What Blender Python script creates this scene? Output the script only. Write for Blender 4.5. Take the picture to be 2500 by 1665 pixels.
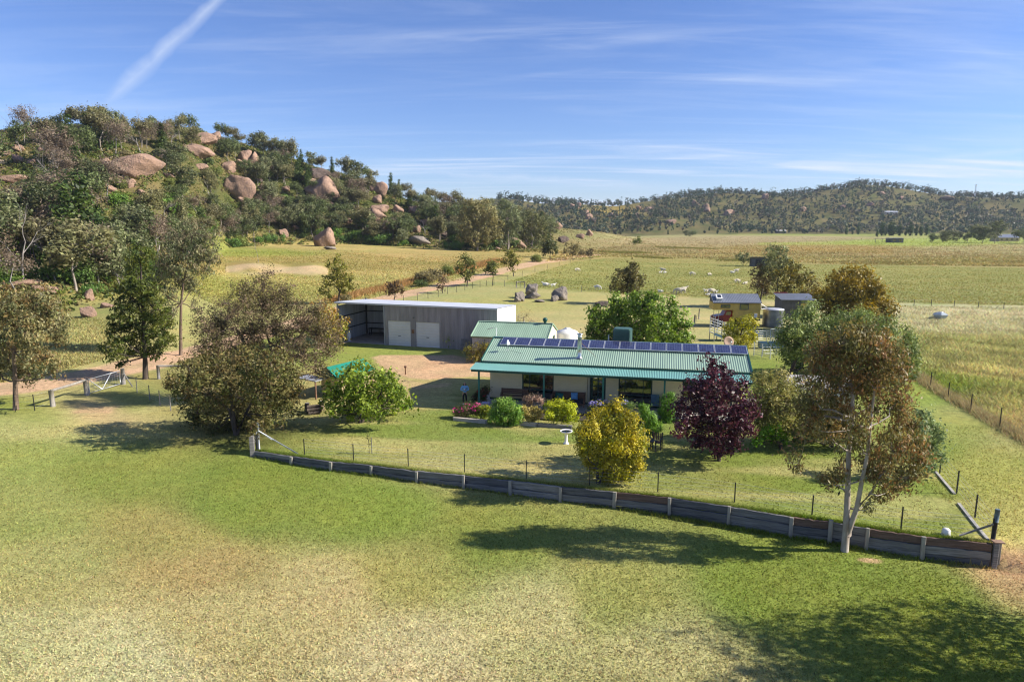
import bpy, math, random
import numpy as np
from mathutils import Vector, Matrix
R = math.radians
scene = bpy.context.scene
for o in list(bpy.data.objects): bpy.data.objects.remove(o)
COL = scene.collection

# ------------------------------------------------------------------ camera
F, YH, H = 1667.0, 540.0, 13.0          # focal length and horizon row in photo pixels, camera height in metres
PITCH = math.atan((832.5 - YH) / F)
cam_d = bpy.data.cameras.new('camera'); cam = bpy.data.objects.new('camera', cam_d); COL.objects.link(cam)
cam_d.sensor_width = 36; cam_d.lens = 36 * F / 2500; cam_d.clip_start = .1; cam_d.clip_end = 9000
cam.location = (0, 0, H); cam.rotation_euler = (math.pi / 2 - PITCH, 0, 0)
scene.camera = cam
CP, SP = math.cos(PITCH), math.sin(PITCH)
def ray(u, v):
    x = (u - 1250) / F; y = -(v - 832.5) / F
    return np.array([x, CP + y * SP, -SP + y * CP])

# ------------------------------------------------------------------ light
SUN_EL, SUN_AZ = 32.0, -3.0             # elevation; azimuth measured from +X towards +Y
sd = np.array([math.cos(R(SUN_EL)) * math.cos(R(SUN_AZ)), math.cos(R(SUN_EL)) * math.sin(R(SUN_AZ)), math.sin(R(SUN_EL))])
sun_d = bpy.data.lights.new('sun', 'SUN'); sun = bpy.data.objects.new('sun', sun_d); COL.objects.link(sun)
sun_d.energy = 5.0; sun_d.angle = R(.5); sun_d.color = (1, .93, .82)
sun.rotation_euler = Vector(-sd).to_track_quat('-Z', 'Y').to_euler(); sun.location = (60, 0, 60)

world = bpy.data.worlds.new('World'); scene.world = world; world.use_nodes = True
wt = world.node_tree; wn, wl = wt.nodes, wt.links; wn.clear()
def N(nt, t, **kw):
    n = nt.nodes.new(t)
    for k, v in kw.items():
        if k in n.bl_rna.properties: setattr(n, k, v)
        else: n.inputs[k].default_value = v
    return n
def ramp(nt, stops, interp='LINEAR'):
    n = nt.nodes.new('ShaderNodeValToRGB'); e = n.color_ramp.elements; n.color_ramp.interpolation = interp
    while len(e) < len(stops): e.new(.5)
    for i, (p, c) in enumerate(stops):
        e[i].position = p; e[i].color = c if len(c) == 4 else (*c, 1)
    return n
out = N(wt, 'ShaderNodeOutputWorld'); bg = N(wt, 'ShaderNodeBackground', Strength=.072)
sky = N(wt, 'ShaderNodeTexSky', sky_type='NISHITA', sun_disc=False, sun_elevation=R(SUN_EL), sun_rotation=R(90 - SUN_AZ),
        altitude=300, air_density=1.0, dust_density=.0, ozone_density=2.2)
tc = N(wt, 'ShaderNodeTexCoord')
# thin cirrus: noise on the plane of the cloud deck, stretched into streaks
sep = N(wt, 'ShaderNodeSeparateXYZ'); wl.new(tc.outputs['Generated'], sep.inputs[0])
def math_n(op, a, b=None, clamp=False):
    n = wt.nodes.new('ShaderNodeMath'); n.operation = op; n.use_clamp = clamp
    for i, s in enumerate((a, b)):
        if s is None: continue
        if isinstance(s, (int, float)): n.inputs[i].default_value = s
        else: wl.new(s, n.inputs[i])
    return n.outputs[0]
zz = math_n('ADD', math_n('MAXIMUM', sep.outputs[2], 0.0), .09)
comb = N(wt, 'ShaderNodeCombineXYZ')
wl.new(math_n('DIVIDE', sep.outputs[0], zz), comb.inputs[0]); wl.new(math_n('DIVIDE', sep.outputs[1], zz), comb.inputs[1])
def cirrus(rot, scl, lo, hi, dist, loc=(0, 0, 0), detail=7):
    mp = N(wt, 'ShaderNodeMapping'); mp.inputs['Rotation'].default_value = (0, 0, R(rot)); mp.inputs['Scale'].default_value = scl
    mp.inputs['Location'].default_value = loc
    wl.new(comb.outputs[0], mp.inputs[0])
    nz = N(wt, 'ShaderNodeTexNoise', Scale=1.0, Detail=detail, Roughness=.6, Distortion=dist); wl.new(mp.outputs[0], nz.inputs['Vector'])
    mr = N(wt, 'ShaderNodeMapRange', interpolation_type='SMOOTHSTEP'); mr.inputs[1].default_value = lo; mr.inputs[2].default_value = hi
    wl.new(nz.outputs['Fac'], mr.inputs[0]); return mr.outputs[0]
c1 = cirrus(-14, (.32, 1.5, 1), .43, .74, .9)
c2 = cirrus(8, (.16, .5, 1), .42, .68, .5, (3.1, 1.7, 0), 4)
c3 = cirrus(-30, (.5, 3.2, 1), .46, .8, 1.3, (7, 2, 0))
cl = math_n('MULTIPLY', math_n('ADD', math_n('MULTIPLY', c1, .8), math_n('MULTIPLY', c3, .5)), math_n('ADD', math_n('MULTIPLY', c2, .8), .2))
cl = math_n('MULTIPLY', cl, 1.25)
# vapour trail: a narrow great-circle band between two directions
def trail(pa, pb, w0, w1, amt, soft=.35):
    a, b = ray(*pa), ray(*pb); a /= np.linalg.norm(a); b /= np.linalg.norm(b)
    n = np.cross(a, b); n /= np.linalg.norm(n); t = b - a * (a @ b); t /= np.linalg.norm(t); L = math.acos(a @ b)
    def dotn(vec, src):
        d = N(wt, 'ShaderNodeVectorMath', operation='DOT_PRODUCT'); d.inputs[1].default_value = vec; wl.new(src, d.inputs[0]); return d.outputs['Value']
    nz = N(wt, 'ShaderNodeTexNoise', Scale=26, Detail=5); wl.new(tc.outputs['Generated'], nz.inputs['Vector'])
    nv = math_n('SUBTRACT', nz.outputs['Fac'], .5)
    s = math_n('DIVIDE', math_n('ARCTAN2', dotn(t, tc.outputs['Generated']), dotn(a, tc.outputs['Generated'])), L)
    off = math_n('ABSOLUTE', math_n('ADD', dotn(n, tc.outputs['Generated']), math_n('MULTIPLY', nv, .012)))
    wd = math_n('ADD', math_n('MULTIPLY', s, w1 - w0), w0)
    prof = math_n('SUBTRACT', 1.0, math_n('DIVIDE', off, math_n('MAXIMUM', wd, .0005)), True)
    lo = math_n('DIVIDE', s, soft, True); hi = math_n('DIVIDE', math_n('SUBTRACT', 1.25, s), .35, True)
    br = math_n('ADD', math_n('MULTIPLY', nv, 1.6), .85, True)
    return math_n('MULTIPLY', math_n('MULTIPLY', math_n('MULTIPLY', prof, br), math_n('MULTIPLY', lo, hi)), amt)
tr1 = trail((196, 310), (545, -10), .014, .008, .5)
tr2 = trail((900, 412), (1560, 455), .006, .010, .35)
tr3 = trail((2040, 415), (2540, 362), .010, .006, .30)
tot = math_n('MAXIMUM', math_n('MAXIMUM', cl, tr1), math_n('MAXIMUM', tr2, tr3), True)
hs = N(wt, 'ShaderNodeMix', data_type='RGBA', blend_type='MULTIPLY'); hs.inputs[0].default_value = 1; hs.inputs[7].default_value = (.70, .82, 1.2, 1); wl.new(sky.outputs[0], hs.inputs[6])
mixw = N(wt, 'ShaderNodeMix', data_type='RGBA'); wl.new(tot, mixw.inputs[0]); wl.new(hs.outputs[2], mixw.inputs[6]); mixw.inputs[7].default_value = (6.2, 6.9, 8.2, 1)
wl.new(mixw.outputs[2], bg.inputs[0]); wl.new(bg.outputs[0], out.inputs[0])

vs = scene.view_settings; vs.view_transform = 'Standard'; vs.look = 'None'; vs.gamma = 1; vs.exposure = .86; vs.use_curve_mapping = False
scene.render.engine = 'CYCLES'
world.cycles.sampling_method = 'MANUAL'; world.cycles.sample_map_resolution = 256
cy = scene.cycles; cy.max_bounces = 4; cy.diffuse_bounces = 2; cy.glossy_bounces = 2; cy.transmission_bounces = 3; cy.transparent_max_bounces = 6; cy.use_denoising = True; cy.filter_width = 1.2
try: cy.denoising_input_passes = 'RGB_ALBEDO_NORMAL'
except Exception: pass

# ------------------------------------------------------------------ terrain
def sstep(a, b, x):
    t = np.clip((np.asarray(x, float) - a) / (b - a), 0, 1); return t * t * (3 - 2 * t)
def atz(u, v, z=0.):
    d = ray(u, v); t = (z - H) / d[2]; return np.array([d[0] * t, d[1] * t, z])
# retaining wall: post pixels at the top of the boards, with the drop in front
WALL_PX = [(624, 1100, .30), (716, 1113, .42), (811, 1126, .46), (910, 1135, .5), (1020, 1149, .56), (1134, 1160, .62), (1248, 1172, .68),
           (1370, 1187, .70), (1502, 1200, .76), (1636, 1214, .84), (1782, 1236, .88), (1932, 1261, .88), (2029, 1273, .88), (2118, 1289, .88), (2252, 1308, .92), (2420, 1326, 1.0)]
WP = np.array([[*atz(u, v, .03)[:2], s] for u, v, s in WALL_PX])
XL, XR = WP[0, 0], WP[-1, 0]
def wline(x): return np.interp(x, WP[:, 0], WP[:, 1])
def nz2(x, y, s, k=0):      # cheap smooth noise
    x = x / s + k * 7.13; y = y / s - k * 3.7
    return (np.sin(x * 1.3 + 1.7 * np.sin(y * .7 + k)) + np.sin(y * 1.1 + 1.3 * np.sin(x * .9 + 2 + k)) + .5 * np.sin((x + y) * 2.3 + k)) / 2.5
HT = np.array([  # column, foot distance, foot height, ridge distance, ridge height
    (-2500, 60, 1, 230, 36), (-400, 68, 1, 240, 39), (0, 80, 1, 250, 40), (200, 92, 1.2, 260, 43.5), (400, 125, 2.5, 270, 45.5), (500, 172, 4, 280, 48.5), (560, 212, 5, 288, 46.5),
    (700, 230, 5, 300, 38.5), (870, 243, 5, 310, 30.5), (1000, 240, 4, 320, 22.5), (1100, 235, 3.5, 325, 17.5), (1200, 230, 3, 330, 14.2),
    (1330, 245, 2.2, 340, 10.5), (1450, 300, 1.5, 400, 6), (1600, 360, .6, 450, .8), (1750, 400, 0, 470, 0), (6000, 400, 0, 470, 0)], float)
FT = np.array([  # far range: column, foot distance, ridge distance, ridge height
    (-3000, 620, 1000, 42), (1200, 600, 980, 38), (1323, 560, 980, 35), (1400, 560, 980, 37), (1500, 590, 990, 34), (1560, 600, 1000, 38), (1700, 640, 1020, 44), (1840, 660, 1040, 51),
    (2000, 680, 1060, 56), (2078, 690, 1060, 60), (2150, 690, 1060, 57), (2260, 680, 1050, 50), (2372, 670, 1040, 46), (2500, 660, 1040, 45.5), (3400, 650, 1040, 46), (7000, 640, 1000, 40)], float)
def terrain(x, y):
    x = np.asarray(x, float); y = np.asarray(y, float)
    yy = np.maximum(y, 18.); u = 1250 + F * x / (yy * .99 + 1.5)
    u = np.clip(u, -2400, 5900)
    yf, zf, yr, zr = [np.interp(u, HT[:, 0], HT[:, i]) for i in (1, 2, 3, 4)]
    base = zf * sstep(np.minimum(yf * .45, 95), yf, yy)
    s = np.clip((yy - yf) / (yr - yf), 0, 3)
    up = np.where(s < 1, np.sin(np.clip(s, 0, 1) * math.pi / 2) ** 1.15, 1 - .25 * np.clip(s - 1, 0, 2) ** 1.3)
    up = np.maximum(up, .1)  * (s > 0)
    up = np.where(s < .12, up * sstep(0, .12, s), up)
    rough = (nz2(x, y, 9) * 1.0 + nz2(x, y, 21, 2) * 1.9) * np.clip(s * 4, 0, 1) * np.clip((zr - zf) / 20, 0, 1)
    hill = (zr - zf) * up + rough
    hill = hill * (1 - sstep(420, 560, yy))
    z = base * (1 - sstep(420, 560, yy)) + hill
    f0, fr, fz = [np.interp(u, FT[:, 0], FT[:, i]) for i in (1, 2, 3)]
    q = np.clip((yy - f0) / (fr - f0), 0, 4)
    fh = np.where(q < 1, .5 - .5 * np.cos(np.clip(q, 0, 1) * math.pi), np.maximum(1 - .15 * (q - 1), .35))
    z = z + fz * fh * (1 + .10 * nz2(x, y, 45, 4)) + nz2(x, y, 60, 1) * 5.0 * np.clip(q * 3, 0, 1) * (q < 4)
    # gentle swells of the paddocks
    z = z + .12 * nz2(x, y, 14, 3) * sstep(70, 110, yy) * (1 - np.clip(s, 0, 1)) + .5 * nz2(x, y, 60, 6) * sstep(160, 300, yy) * (q <= 0)
    # erosion bank in the left paddock
    bx, by = x + 62, y - 150
    # lower lawn in front of the retaining wall
    t = y - wline(x)
    S = np.interp(x, WP[:, 0], WP[:, 2])
    S = S * (1 - .0 * sstep(XL, XL - 12, -x))
    wd = np.interp(x, [XL - 5, XL - .3, XR + .25, XR + 2.5], [9., .05, .05, 5.])
    k = np.clip((t + wd / 2) / wd, 0, 1); k = k * k * (3 - 2 * k)
    z = z - S * (1 - k)
    z = z + .05 * nz2(x, y, 5, 8) * sstep(.6, 3, np.abs(t)) * (yy < 60)
    return z
def at(u, v, zoff=0.):
    """point where a photo pixel meets the ground"""
    d = ray(u, v)
    ts = np.concatenate([np.arange(12, 90, .1), np.arange(90, 420, .4), np.arange(420, 2500, 3.)])
    p = np.outer(ts, d); g = p[:, 2] + H - terrain(p[:, 0], p[:, 1])
    i = int(np.argmax(g < 0)) if (g < 0).any() else len(ts) - 1
    if i > 0:
        f = g[i - 1] / (g[i - 1] - g[i] + 1e-9); t = ts[i - 1] + f * (ts[i] - ts[i - 1])
    else: t = ts[0]
    q = d * t; return np.array([q[0], q[1], float(terrain(q[0], q[1])) + zoff])
def aty(u, v, Y):
    d = ray(u, v); t = Y / d[1]; return np.array([d[0] * t, Y, H + d[2] * t])
def proj(x, y, z):
    dz = z - H; dep = y * CP - dz * SP; upv = y * SP + dz * CP
    dep = np.maximum(dep, .5)
    return 1250 + F * x / dep, 832.5 - F * upv / dep
def ppm(P):   # photo pixels per metre at a point
    return F / (P[1] * CP - (P[2] - H) * SP)

# ------------------------------------------------------------------ object helpers
def tag(o, label=None, cat=None, group=None, kind=None):
    for k, v in (('label', label), ('category', cat), ('group', group), ('kind', kind)):
        if v: o[k] = v
    return o
def empty(name, loc=(0, 0, 0), rz=0., label=None, cat=None, group=None):
    o = bpy.data.objects.new(name, None); COL.objects.link(o); o.location = loc; o.rotation_euler = (0, 0, rz)
    o.empty_display_size = .2
    return tag(o, label, cat, group)
def link(name, me, mat=None, parent=None):
    o = bpy.data.objects.new(name, me); COL.objects.link(o)
    if mat is not None and not me.materials: me.materials.append(mat)
    if parent is not None: o.parent = parent
    return o
def npmesh(name, V, Fc, cols=None, smooth=False, attr='col'):
    me = bpy.data.meshes.new(name); V = np.asarray(V, np.float32); Fc = np.asarray(Fc, np.int32); k = Fc.shape[1]
    me.vertices.add(len(V)); me.vertices.foreach_set('co', V.ravel())
    me.loops.add(Fc.size); me.loops.foreach_set('vertex_index', Fc.ravel())
    me.polygons.add(len(Fc)); me.polygons.foreach_set('loop_start', np.arange(0, Fc.size, k, dtype=np.int32))
    if smooth: me.polygons.foreach_set('use_smooth', np.ones(len(Fc), bool))
    if cols is not None:
        a = me.color_attributes.new(attr, 'FLOAT_COLOR', 'POINT'); c = np.ones((len(V), 4), np.float32); c[:, :3] = cols; a.data.foreach_set('color', c.ravel())
    me.update(calc_edges=True); return me
class MB:
    """collects simple shapes into one mesh"""
    def __init__(s): s.v = []; s.f = []; s.sm = []
    def add(s, vs, fs, smooth=False):
        n = len(s.v); s.v += [tuple(map(float, q)) for q in vs]; s.f += [tuple(i + n for i in f) for f in fs]; s.sm += [smooth] * len(fs); return s
    def box(s, c, d, rz=0., M=None, bev=0.):
        x, y, z = [q / 2 for q in d]; b = min(bev, x * .9, y * .9)
        if b > 0:
            pr = [(-x + b, -y), (x - b, -y), (x, -y + b), (x, y - b), (x - b, y), (-x + b, y), (-x, y - b), (-x, -y + b)]
            vs = [(p[0], p[1], -z) for p in pr] + [(p[0], p[1], z) for p in pr]
            fs = [tuple(range(7, -1, -1)), tuple(range(8, 16))] + [(i, (i + 1) % 8, 8 + (i + 1) % 8, 8 + i) for i in range(8)]
        else:
            vs = [(-x, -y, -z), (x, -y, -z), (x, y, -z), (-x, y, -z), (-x, -y, z), (x, -y, z), (x, y, z), (-x, y, z)]
            fs = [(3, 2, 1, 0), (4, 5, 6, 7), (0, 1, 5, 4), (1, 2, 6, 5), (2, 3, 7, 6), (3, 0, 4, 7)]
        m = Matrix.Translation(c) @ Matrix.Rotation(rz, 4, 'Z')
        if M is not None: m = m @ M
        return s.add([m @ Vector(q) for q in vs], fs)
    def bar(s, a, b, w, h=None, up=(0, 0, 1)):
        a, b = Vector(a), Vector(b); h = h or w; d = (b - a).normalized(); u = Vector(up)
        if abs(d.dot(u)) > .98: u = Vector((0, 1, 0))
        r = d.cross(u).normalized() * w / 2; t = r.cross(d).normalized() * h / 2
        vs = [a - r - t, a + r - t, a + r + t, a - r + t, b - r - t, b + r - t, b + r + t, b - r + t]
        return s.add(vs, [(0, 1, 2, 3), (7, 6, 5, 4), (1, 0, 4, 5), (2, 1, 5, 6), (3, 2, 6, 7), (0, 3, 7, 4)])
    def tube(s, pts, rad, n=6, cap=True, smooth=True):
        pts = [Vector(p) for p in pts]; rad = [rad] * len(pts) if isinstance(rad, (int, float)) else rad
        vs = []; fs = []
        for i, p in enumerate(pts):
            d = (pts[min(i + 1, len(pts) - 1)] - pts[max(i - 1, 0)]).normalized(); u = Vector((0, 0, 1)) if abs(d.z) < .9 else Vector((1, 0, 0))
            a = d.cross(u).normalized(); b = d.cross(a)
            vs += [p + (a * math.cos(k * 2 * math.pi / n) + b * math.sin(k * 2 * math.pi / n)) * rad[i] for k in range(n)]
        for i in range(len(pts) - 1):
            for k in range(n): fs.append((i * n + k, i * n + (k + 1) % n, (i + 1) * n + (k + 1) % n, (i + 1) * n + k))
        s.add(vs, fs, smooth)
        if cap:
            m = len(s.v) - len(vs); s.f += [tuple(m + k for k in range(n)), tuple(m + (len(pts) - 1) * n + n - 1 - k for k in range(n))]; s.sm += [False, False]
        return s
    def lathe(s, prof, c=(0, 0, 0), n=16, smooth=True):
        vs = []; fs = []
        for r, z in prof: vs += [(c[0] + r * math.cos(k * 2 * math.pi / n), c[1] + r * math.sin(k * 2 * math.pi / n), c[2] + z) for k in range(n)]
        for i in range(len(prof) - 1):
            for k in range(n): fs.append((i * n + k, i * n + (k + 1) % n, (i + 1) * n + (k + 1) % n, (i + 1) * n + k))
        return s.add(vs, fs, smooth)
    def prism(s, poly, vec):
        """extrude a polygon (list of 3d points) by vec"""
        k = len(poly); v = Vector(vec); a = [Vector(p) for p in poly]; b = [p + v for p in a]
        return s.add(a + b, [tuple(range(k)), tuple(range(2 * k - 1, k - 1, -1))] + [(i, i + k, (i + 1) % k + k, (i + 1) % k) for i in range(k)])
    def corr(s, o, U, W, amp, per, thick=.0, Nn=None):
        """corrugated sheet: origin o, width vector U (waves along it), length vector W"""
        o, U, W = Vector(o), Vector(U), Vector(W); nn = U.cross(W).normalized()
        if Nn is not None and nn.dot(Vector(Nn)) < 0: nn = -nn
        L = U.length; m = max(2, int(round(L / per))) * 4; pr = (-.7, .7, .7, -.7) ; vs = []
        for i in range(m + 1):
            q = o + U * (i / m) + nn * amp * (math.sin(i * math.pi / 2 + .78) )
            vs += [q, q + W]
        fs = [(2 * i, 2 * i + 2, 2 * i + 3, 2 * i + 1) for i in range(m)]
        return s.add(vs, fs, True)
    def build(s, name, mat=None, parent=None):
        me = bpy.data.meshes.new(name); me.from_pydata(s.v, [], s.f); me.polygons.foreach_set('use_smooth', s.sm); me.update()
        return link(name, me, mat, parent)

# ------------------------------------------------------------------ materials
def srgb(*c): return tuple(((q / 255 + .055) / 1.055) ** 2.4 if q > 10 else q / 255 / 12.92 for q in c)
def pm(name, col, rough=.7, var=.15, scale=3., metal=0., bump=0., bscale=20., col2=None, spec=.4, stretch=None, coord='Object'):
    m = bpy.data.materials.new(name); m.use_nodes = True; nt = m.node_tree; b = nt.nodes['Principled BSDF']
    b.inputs['Roughness'].default_value = rough; b.inputs['Metallic'].default_value = metal; b.inputs['Specular IOR Level'].default_value = spec
    tcn = N(nt, 'ShaderNodeTexCoord'); mp = N(nt, 'ShaderNodeMapping'); nt.links.new(tcn.outputs[coord], mp.inputs[0])
    if stretch: mp.inputs['Scale'].default_value = stretch
    nz = N(nt, 'ShaderNodeTexNoise', Scale=scale, Detail=6, Roughness=.62); nt.links.new(mp.outputs[0], nz.inputs['Vector'])
    c2 = col2 if col2 else tuple(q * (1 - var * 1.6) for q in col); c1 = col if col2 else tuple(min(1, q * (1 + var * .8)) for q in col)
    rp = ramp(nt, [(.32, c2), (.68, c1)]); nt.links.new(nz.outputs['Fac'], rp.inputs[0]); nt.links.new(rp.outputs[0], b.inputs['Base Color'])
    if bump:
        n2 = N(nt, 'ShaderNodeTexNoise', Scale=bscale, Detail=5, Roughness=.6); nt.links.new(mp.outputs[0], n2.inputs['Vector'])
        bp = N(nt, 'ShaderNodeBump', Strength=bump, Distance=.03); nt.links.new(n2.outputs['Fac'], bp.inputs['Height']); nt.links.new(bp.outputs[0], b.inputs['Normal'])
    return m
def leafmat(name, trans=.32, rough=.5, spec=.25):
    m = bpy.data.materials.new(name); m.use_nodes = True; nt = m.node_tree; b = nt.nodes['Principled BSDF']; o = nt.nodes['Material Output']
    a = N(nt, 'ShaderNodeAttribute', attribute_name='col'); b.inputs['Roughness'].default_value = rough; b.inputs['Specular IOR Level'].default_value = spec
    nt.links.new(a.outputs['Color'], b.inputs['Base Color'])
    tr = N(nt, 'ShaderNodeBsdfTranslucent'); hs = N(nt, 'ShaderNodeHueSaturation', Hue=.49, Saturation=1.1, Value=1.25); nt.links.new(a.outputs['Color'], hs.inputs['Color']); nt.links.new(hs.outputs[0], tr.inputs['Color'])
    mx = N(nt, 'ShaderNodeMixShader'); mx.inputs[0].default_value = trans
    nt.links.new(b.outputs[0], mx.inputs[1]); nt.links.new(tr.outputs[0], mx.inputs[2]); nt.links.new(mx.outputs[0], o.inputs[0]); return m
LEAF = leafmat('leaf'); GRASS = leafmat('grass_blade', .3, .7, .1); GLOSSLEAF = leafmat('glossy_leaf', .22, .42, .3)

# ------------------------------------------------------------------ ground sheet
K_LIT = 1.22       # how much brighter a sunlit ground shows than its albedo at this exposure
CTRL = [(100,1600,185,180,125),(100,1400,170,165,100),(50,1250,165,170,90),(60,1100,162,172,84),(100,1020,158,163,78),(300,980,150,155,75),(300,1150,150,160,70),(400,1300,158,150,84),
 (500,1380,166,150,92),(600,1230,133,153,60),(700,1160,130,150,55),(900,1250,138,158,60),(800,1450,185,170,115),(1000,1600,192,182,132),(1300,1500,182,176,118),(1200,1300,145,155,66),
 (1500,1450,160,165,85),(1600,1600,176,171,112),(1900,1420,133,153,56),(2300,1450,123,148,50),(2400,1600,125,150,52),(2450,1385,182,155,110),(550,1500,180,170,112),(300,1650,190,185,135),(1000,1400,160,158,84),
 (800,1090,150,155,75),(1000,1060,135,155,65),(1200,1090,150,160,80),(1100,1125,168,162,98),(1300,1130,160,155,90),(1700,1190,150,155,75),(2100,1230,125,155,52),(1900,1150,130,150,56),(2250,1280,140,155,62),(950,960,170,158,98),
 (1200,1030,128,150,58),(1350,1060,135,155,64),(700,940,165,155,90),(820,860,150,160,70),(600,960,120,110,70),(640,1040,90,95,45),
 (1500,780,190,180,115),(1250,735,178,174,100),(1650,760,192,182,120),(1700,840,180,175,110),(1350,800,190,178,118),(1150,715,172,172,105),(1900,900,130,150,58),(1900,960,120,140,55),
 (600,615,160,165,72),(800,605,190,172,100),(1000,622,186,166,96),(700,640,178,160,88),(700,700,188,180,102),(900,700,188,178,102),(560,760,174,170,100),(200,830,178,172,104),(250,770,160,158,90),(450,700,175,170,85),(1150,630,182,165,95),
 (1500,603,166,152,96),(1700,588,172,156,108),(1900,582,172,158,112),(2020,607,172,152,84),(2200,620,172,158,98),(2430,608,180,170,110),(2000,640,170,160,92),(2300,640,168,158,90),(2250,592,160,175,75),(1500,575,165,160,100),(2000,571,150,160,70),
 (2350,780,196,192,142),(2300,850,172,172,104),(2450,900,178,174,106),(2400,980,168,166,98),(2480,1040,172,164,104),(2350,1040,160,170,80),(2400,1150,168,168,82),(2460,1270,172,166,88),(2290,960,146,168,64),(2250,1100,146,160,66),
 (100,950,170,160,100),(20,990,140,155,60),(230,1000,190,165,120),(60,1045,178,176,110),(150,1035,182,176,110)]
def poly_mask(u, v, P):
    P = np.array(P, float); ins = np.zeros(u.shape, bool); j = len(P) - 1
    for i in range(len(P)):
        c = ((P[i, 1] > v) != (P[j, 1] > v)) & (u < (P[j, 0] - P[i, 0]) * (v - P[i, 1]) / (P[j, 1] - P[i, 1] + 1e-9) + P[i, 0]); ins ^= c; j = i
    return ins
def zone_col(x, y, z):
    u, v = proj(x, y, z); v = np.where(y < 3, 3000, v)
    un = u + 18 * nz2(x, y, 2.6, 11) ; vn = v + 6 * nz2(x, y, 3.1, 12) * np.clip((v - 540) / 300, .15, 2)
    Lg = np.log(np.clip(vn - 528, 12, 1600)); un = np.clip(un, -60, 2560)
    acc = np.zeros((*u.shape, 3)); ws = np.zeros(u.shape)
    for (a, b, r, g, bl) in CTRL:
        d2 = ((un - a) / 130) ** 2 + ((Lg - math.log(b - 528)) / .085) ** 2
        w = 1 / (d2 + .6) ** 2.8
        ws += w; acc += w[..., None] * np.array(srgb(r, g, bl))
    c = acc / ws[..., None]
    def put(P, rgb, k=.75):
        m = poly_mask(u, v, P) & (y > 15); c[m] = c[m] * (1 - k) + np.array(srgb(*rgb)) * k
    put([(1310, 706), (1420, 712), (1560, 720), (1741, 729), (1900, 734), (2520, 748), (3900, 780), (3900, 685), (2520, 655), (2050, 648), (1700, 634), (1480, 630), (1400, 640), (1230, 690)], (156, 158, 80), .85)
    put([(1470, 640), (1480, 628), (2050, 640), (2520, 640), (3900, 668), (3900, 684), (2520, 650), (2050, 648)], (170, 158, 88), .5)
    put([(1850, 592), (2300, 590), (2300, 597), (1850, 598)], (165, 178, 72), .6)
    put([(1920, 604), (2180, 610), (2180, 621), (1920, 612)], (184, 158, 82), .4)
    yd = ((y > wline(x) + .2) & (x > -26) & (x < 22) & (y < 50))[..., None] * np.clip(.25 + .9 * nz2(x * .22 + .5 * y, y * 1.0 - .1 * x, .95, 26) + .5 * nz2(x, y, 2.2, 27), 0, .75)[..., None]; c = c * (1 - yd) + np.array(srgb(178, 170, 104)) * yd
    pl = sstep(62, 110, y) * (1 - sstep(560, 640, y)); c = c * (1 + (.17 * nz2(x * .35, y, 7, 24) + .14 * nz2(x * .3, y, 2.6, 25))[..., None] * pl[..., None] * np.array([.8, .55, 1.]))
    # wooded slopes: dry grass, litter and granite sand
    yy = np.maximum(y, 18.); uu = np.clip(1250 + F * x / (yy * .99 + 1.5), -2400, 5900)
    s = (yy - np.interp(uu, HT[:, 0], HT[:, 1])) / 12.
    hl = sstep(3, 12, np.interp(uu, HT[:, 0], HT[:, 4])) * (1 - sstep(400, 470, yy))
    k = np.clip(s, 0, 1) * hl
    q = np.clip((yy - np.interp(uu, FT[:, 0], FT[:, 1])) / 30, 0, 1); k = np.maximum(k, q)
    n = np.clip(.5 + .7 * nz2(x, y, 7, 21) , 0, 1)
    hc = np.array(srgb(88, 96, 46)) * n[..., None] + np.array(srgb(126, 114, 70)) * (1 - n[..., None])
    gk = (np.exp(-((u - 1500) / 75) ** 2 - ((v - 512) / 14) ** 2) * (q > 0) * np.clip(.8 + .8 * nz2(x, y, 22, 23), 0, 1))[..., None]; hc = hc * (1 - gk) + np.array(srgb(176, 150, 52)) * gk
    k = k[..., None]; c = c * (1 - k) + hc * k
    c = c * .92 + .08 * (c @ np.array([.3, .6, .1]))[..., None]; c = c * (1 - .09 * (sstep(85, 120, y) * (1 - sstep(300, 400, y))))[..., None]; c = c * np.array([1.04, 1.0, 1.0]); c[..., 0] = np.maximum(c[..., 0], .84 * c[..., 1]); st_ = np.clip((c[..., 0] - c[..., 1]) * 8, -.1, .35)[..., None] * (y < 60)[..., None]; c = c * (1 + .5 * st_)
    return c / K_LIT
def axis(lo, fine_lo, fine_hi, hi, st, g):
    a = list(np.arange(fine_lo, fine_hi + 1e-6, st)); d = st; q = a[-1]
    while q < hi: d *= g; q += d; a.append(q)
    d = st; q = a[0]; b = []
    while q > lo: d *= g; q -= d; b.append(q)
    return np.array(b[::-1] + a)
gx = axis(-3200, -24, 26, 3200, .34, 1.033); gx = np.sort(np.concatenate([gx, [XL - .32, XL - .3, XR + .25, XR + .27]]))
gt = axis(-60, -19, 30, 3800, .34, 1.026); gt = np.sort(np.concatenate([gt[np.abs(gt) > .1], [-.6, -.026, .026, .2]]))
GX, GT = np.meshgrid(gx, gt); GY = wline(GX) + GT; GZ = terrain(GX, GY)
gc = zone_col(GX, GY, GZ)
nxg, nyg = len(gx), len(gt); idx = np.arange(nxg * nyg).reshape(nyg, nxg)
gq = np.stack([idx[:-1, :-1], idx[:-1, 1:], idx[1:, 1:], idx[1:, :-1]], -1).reshape(-1, 4)
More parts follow.
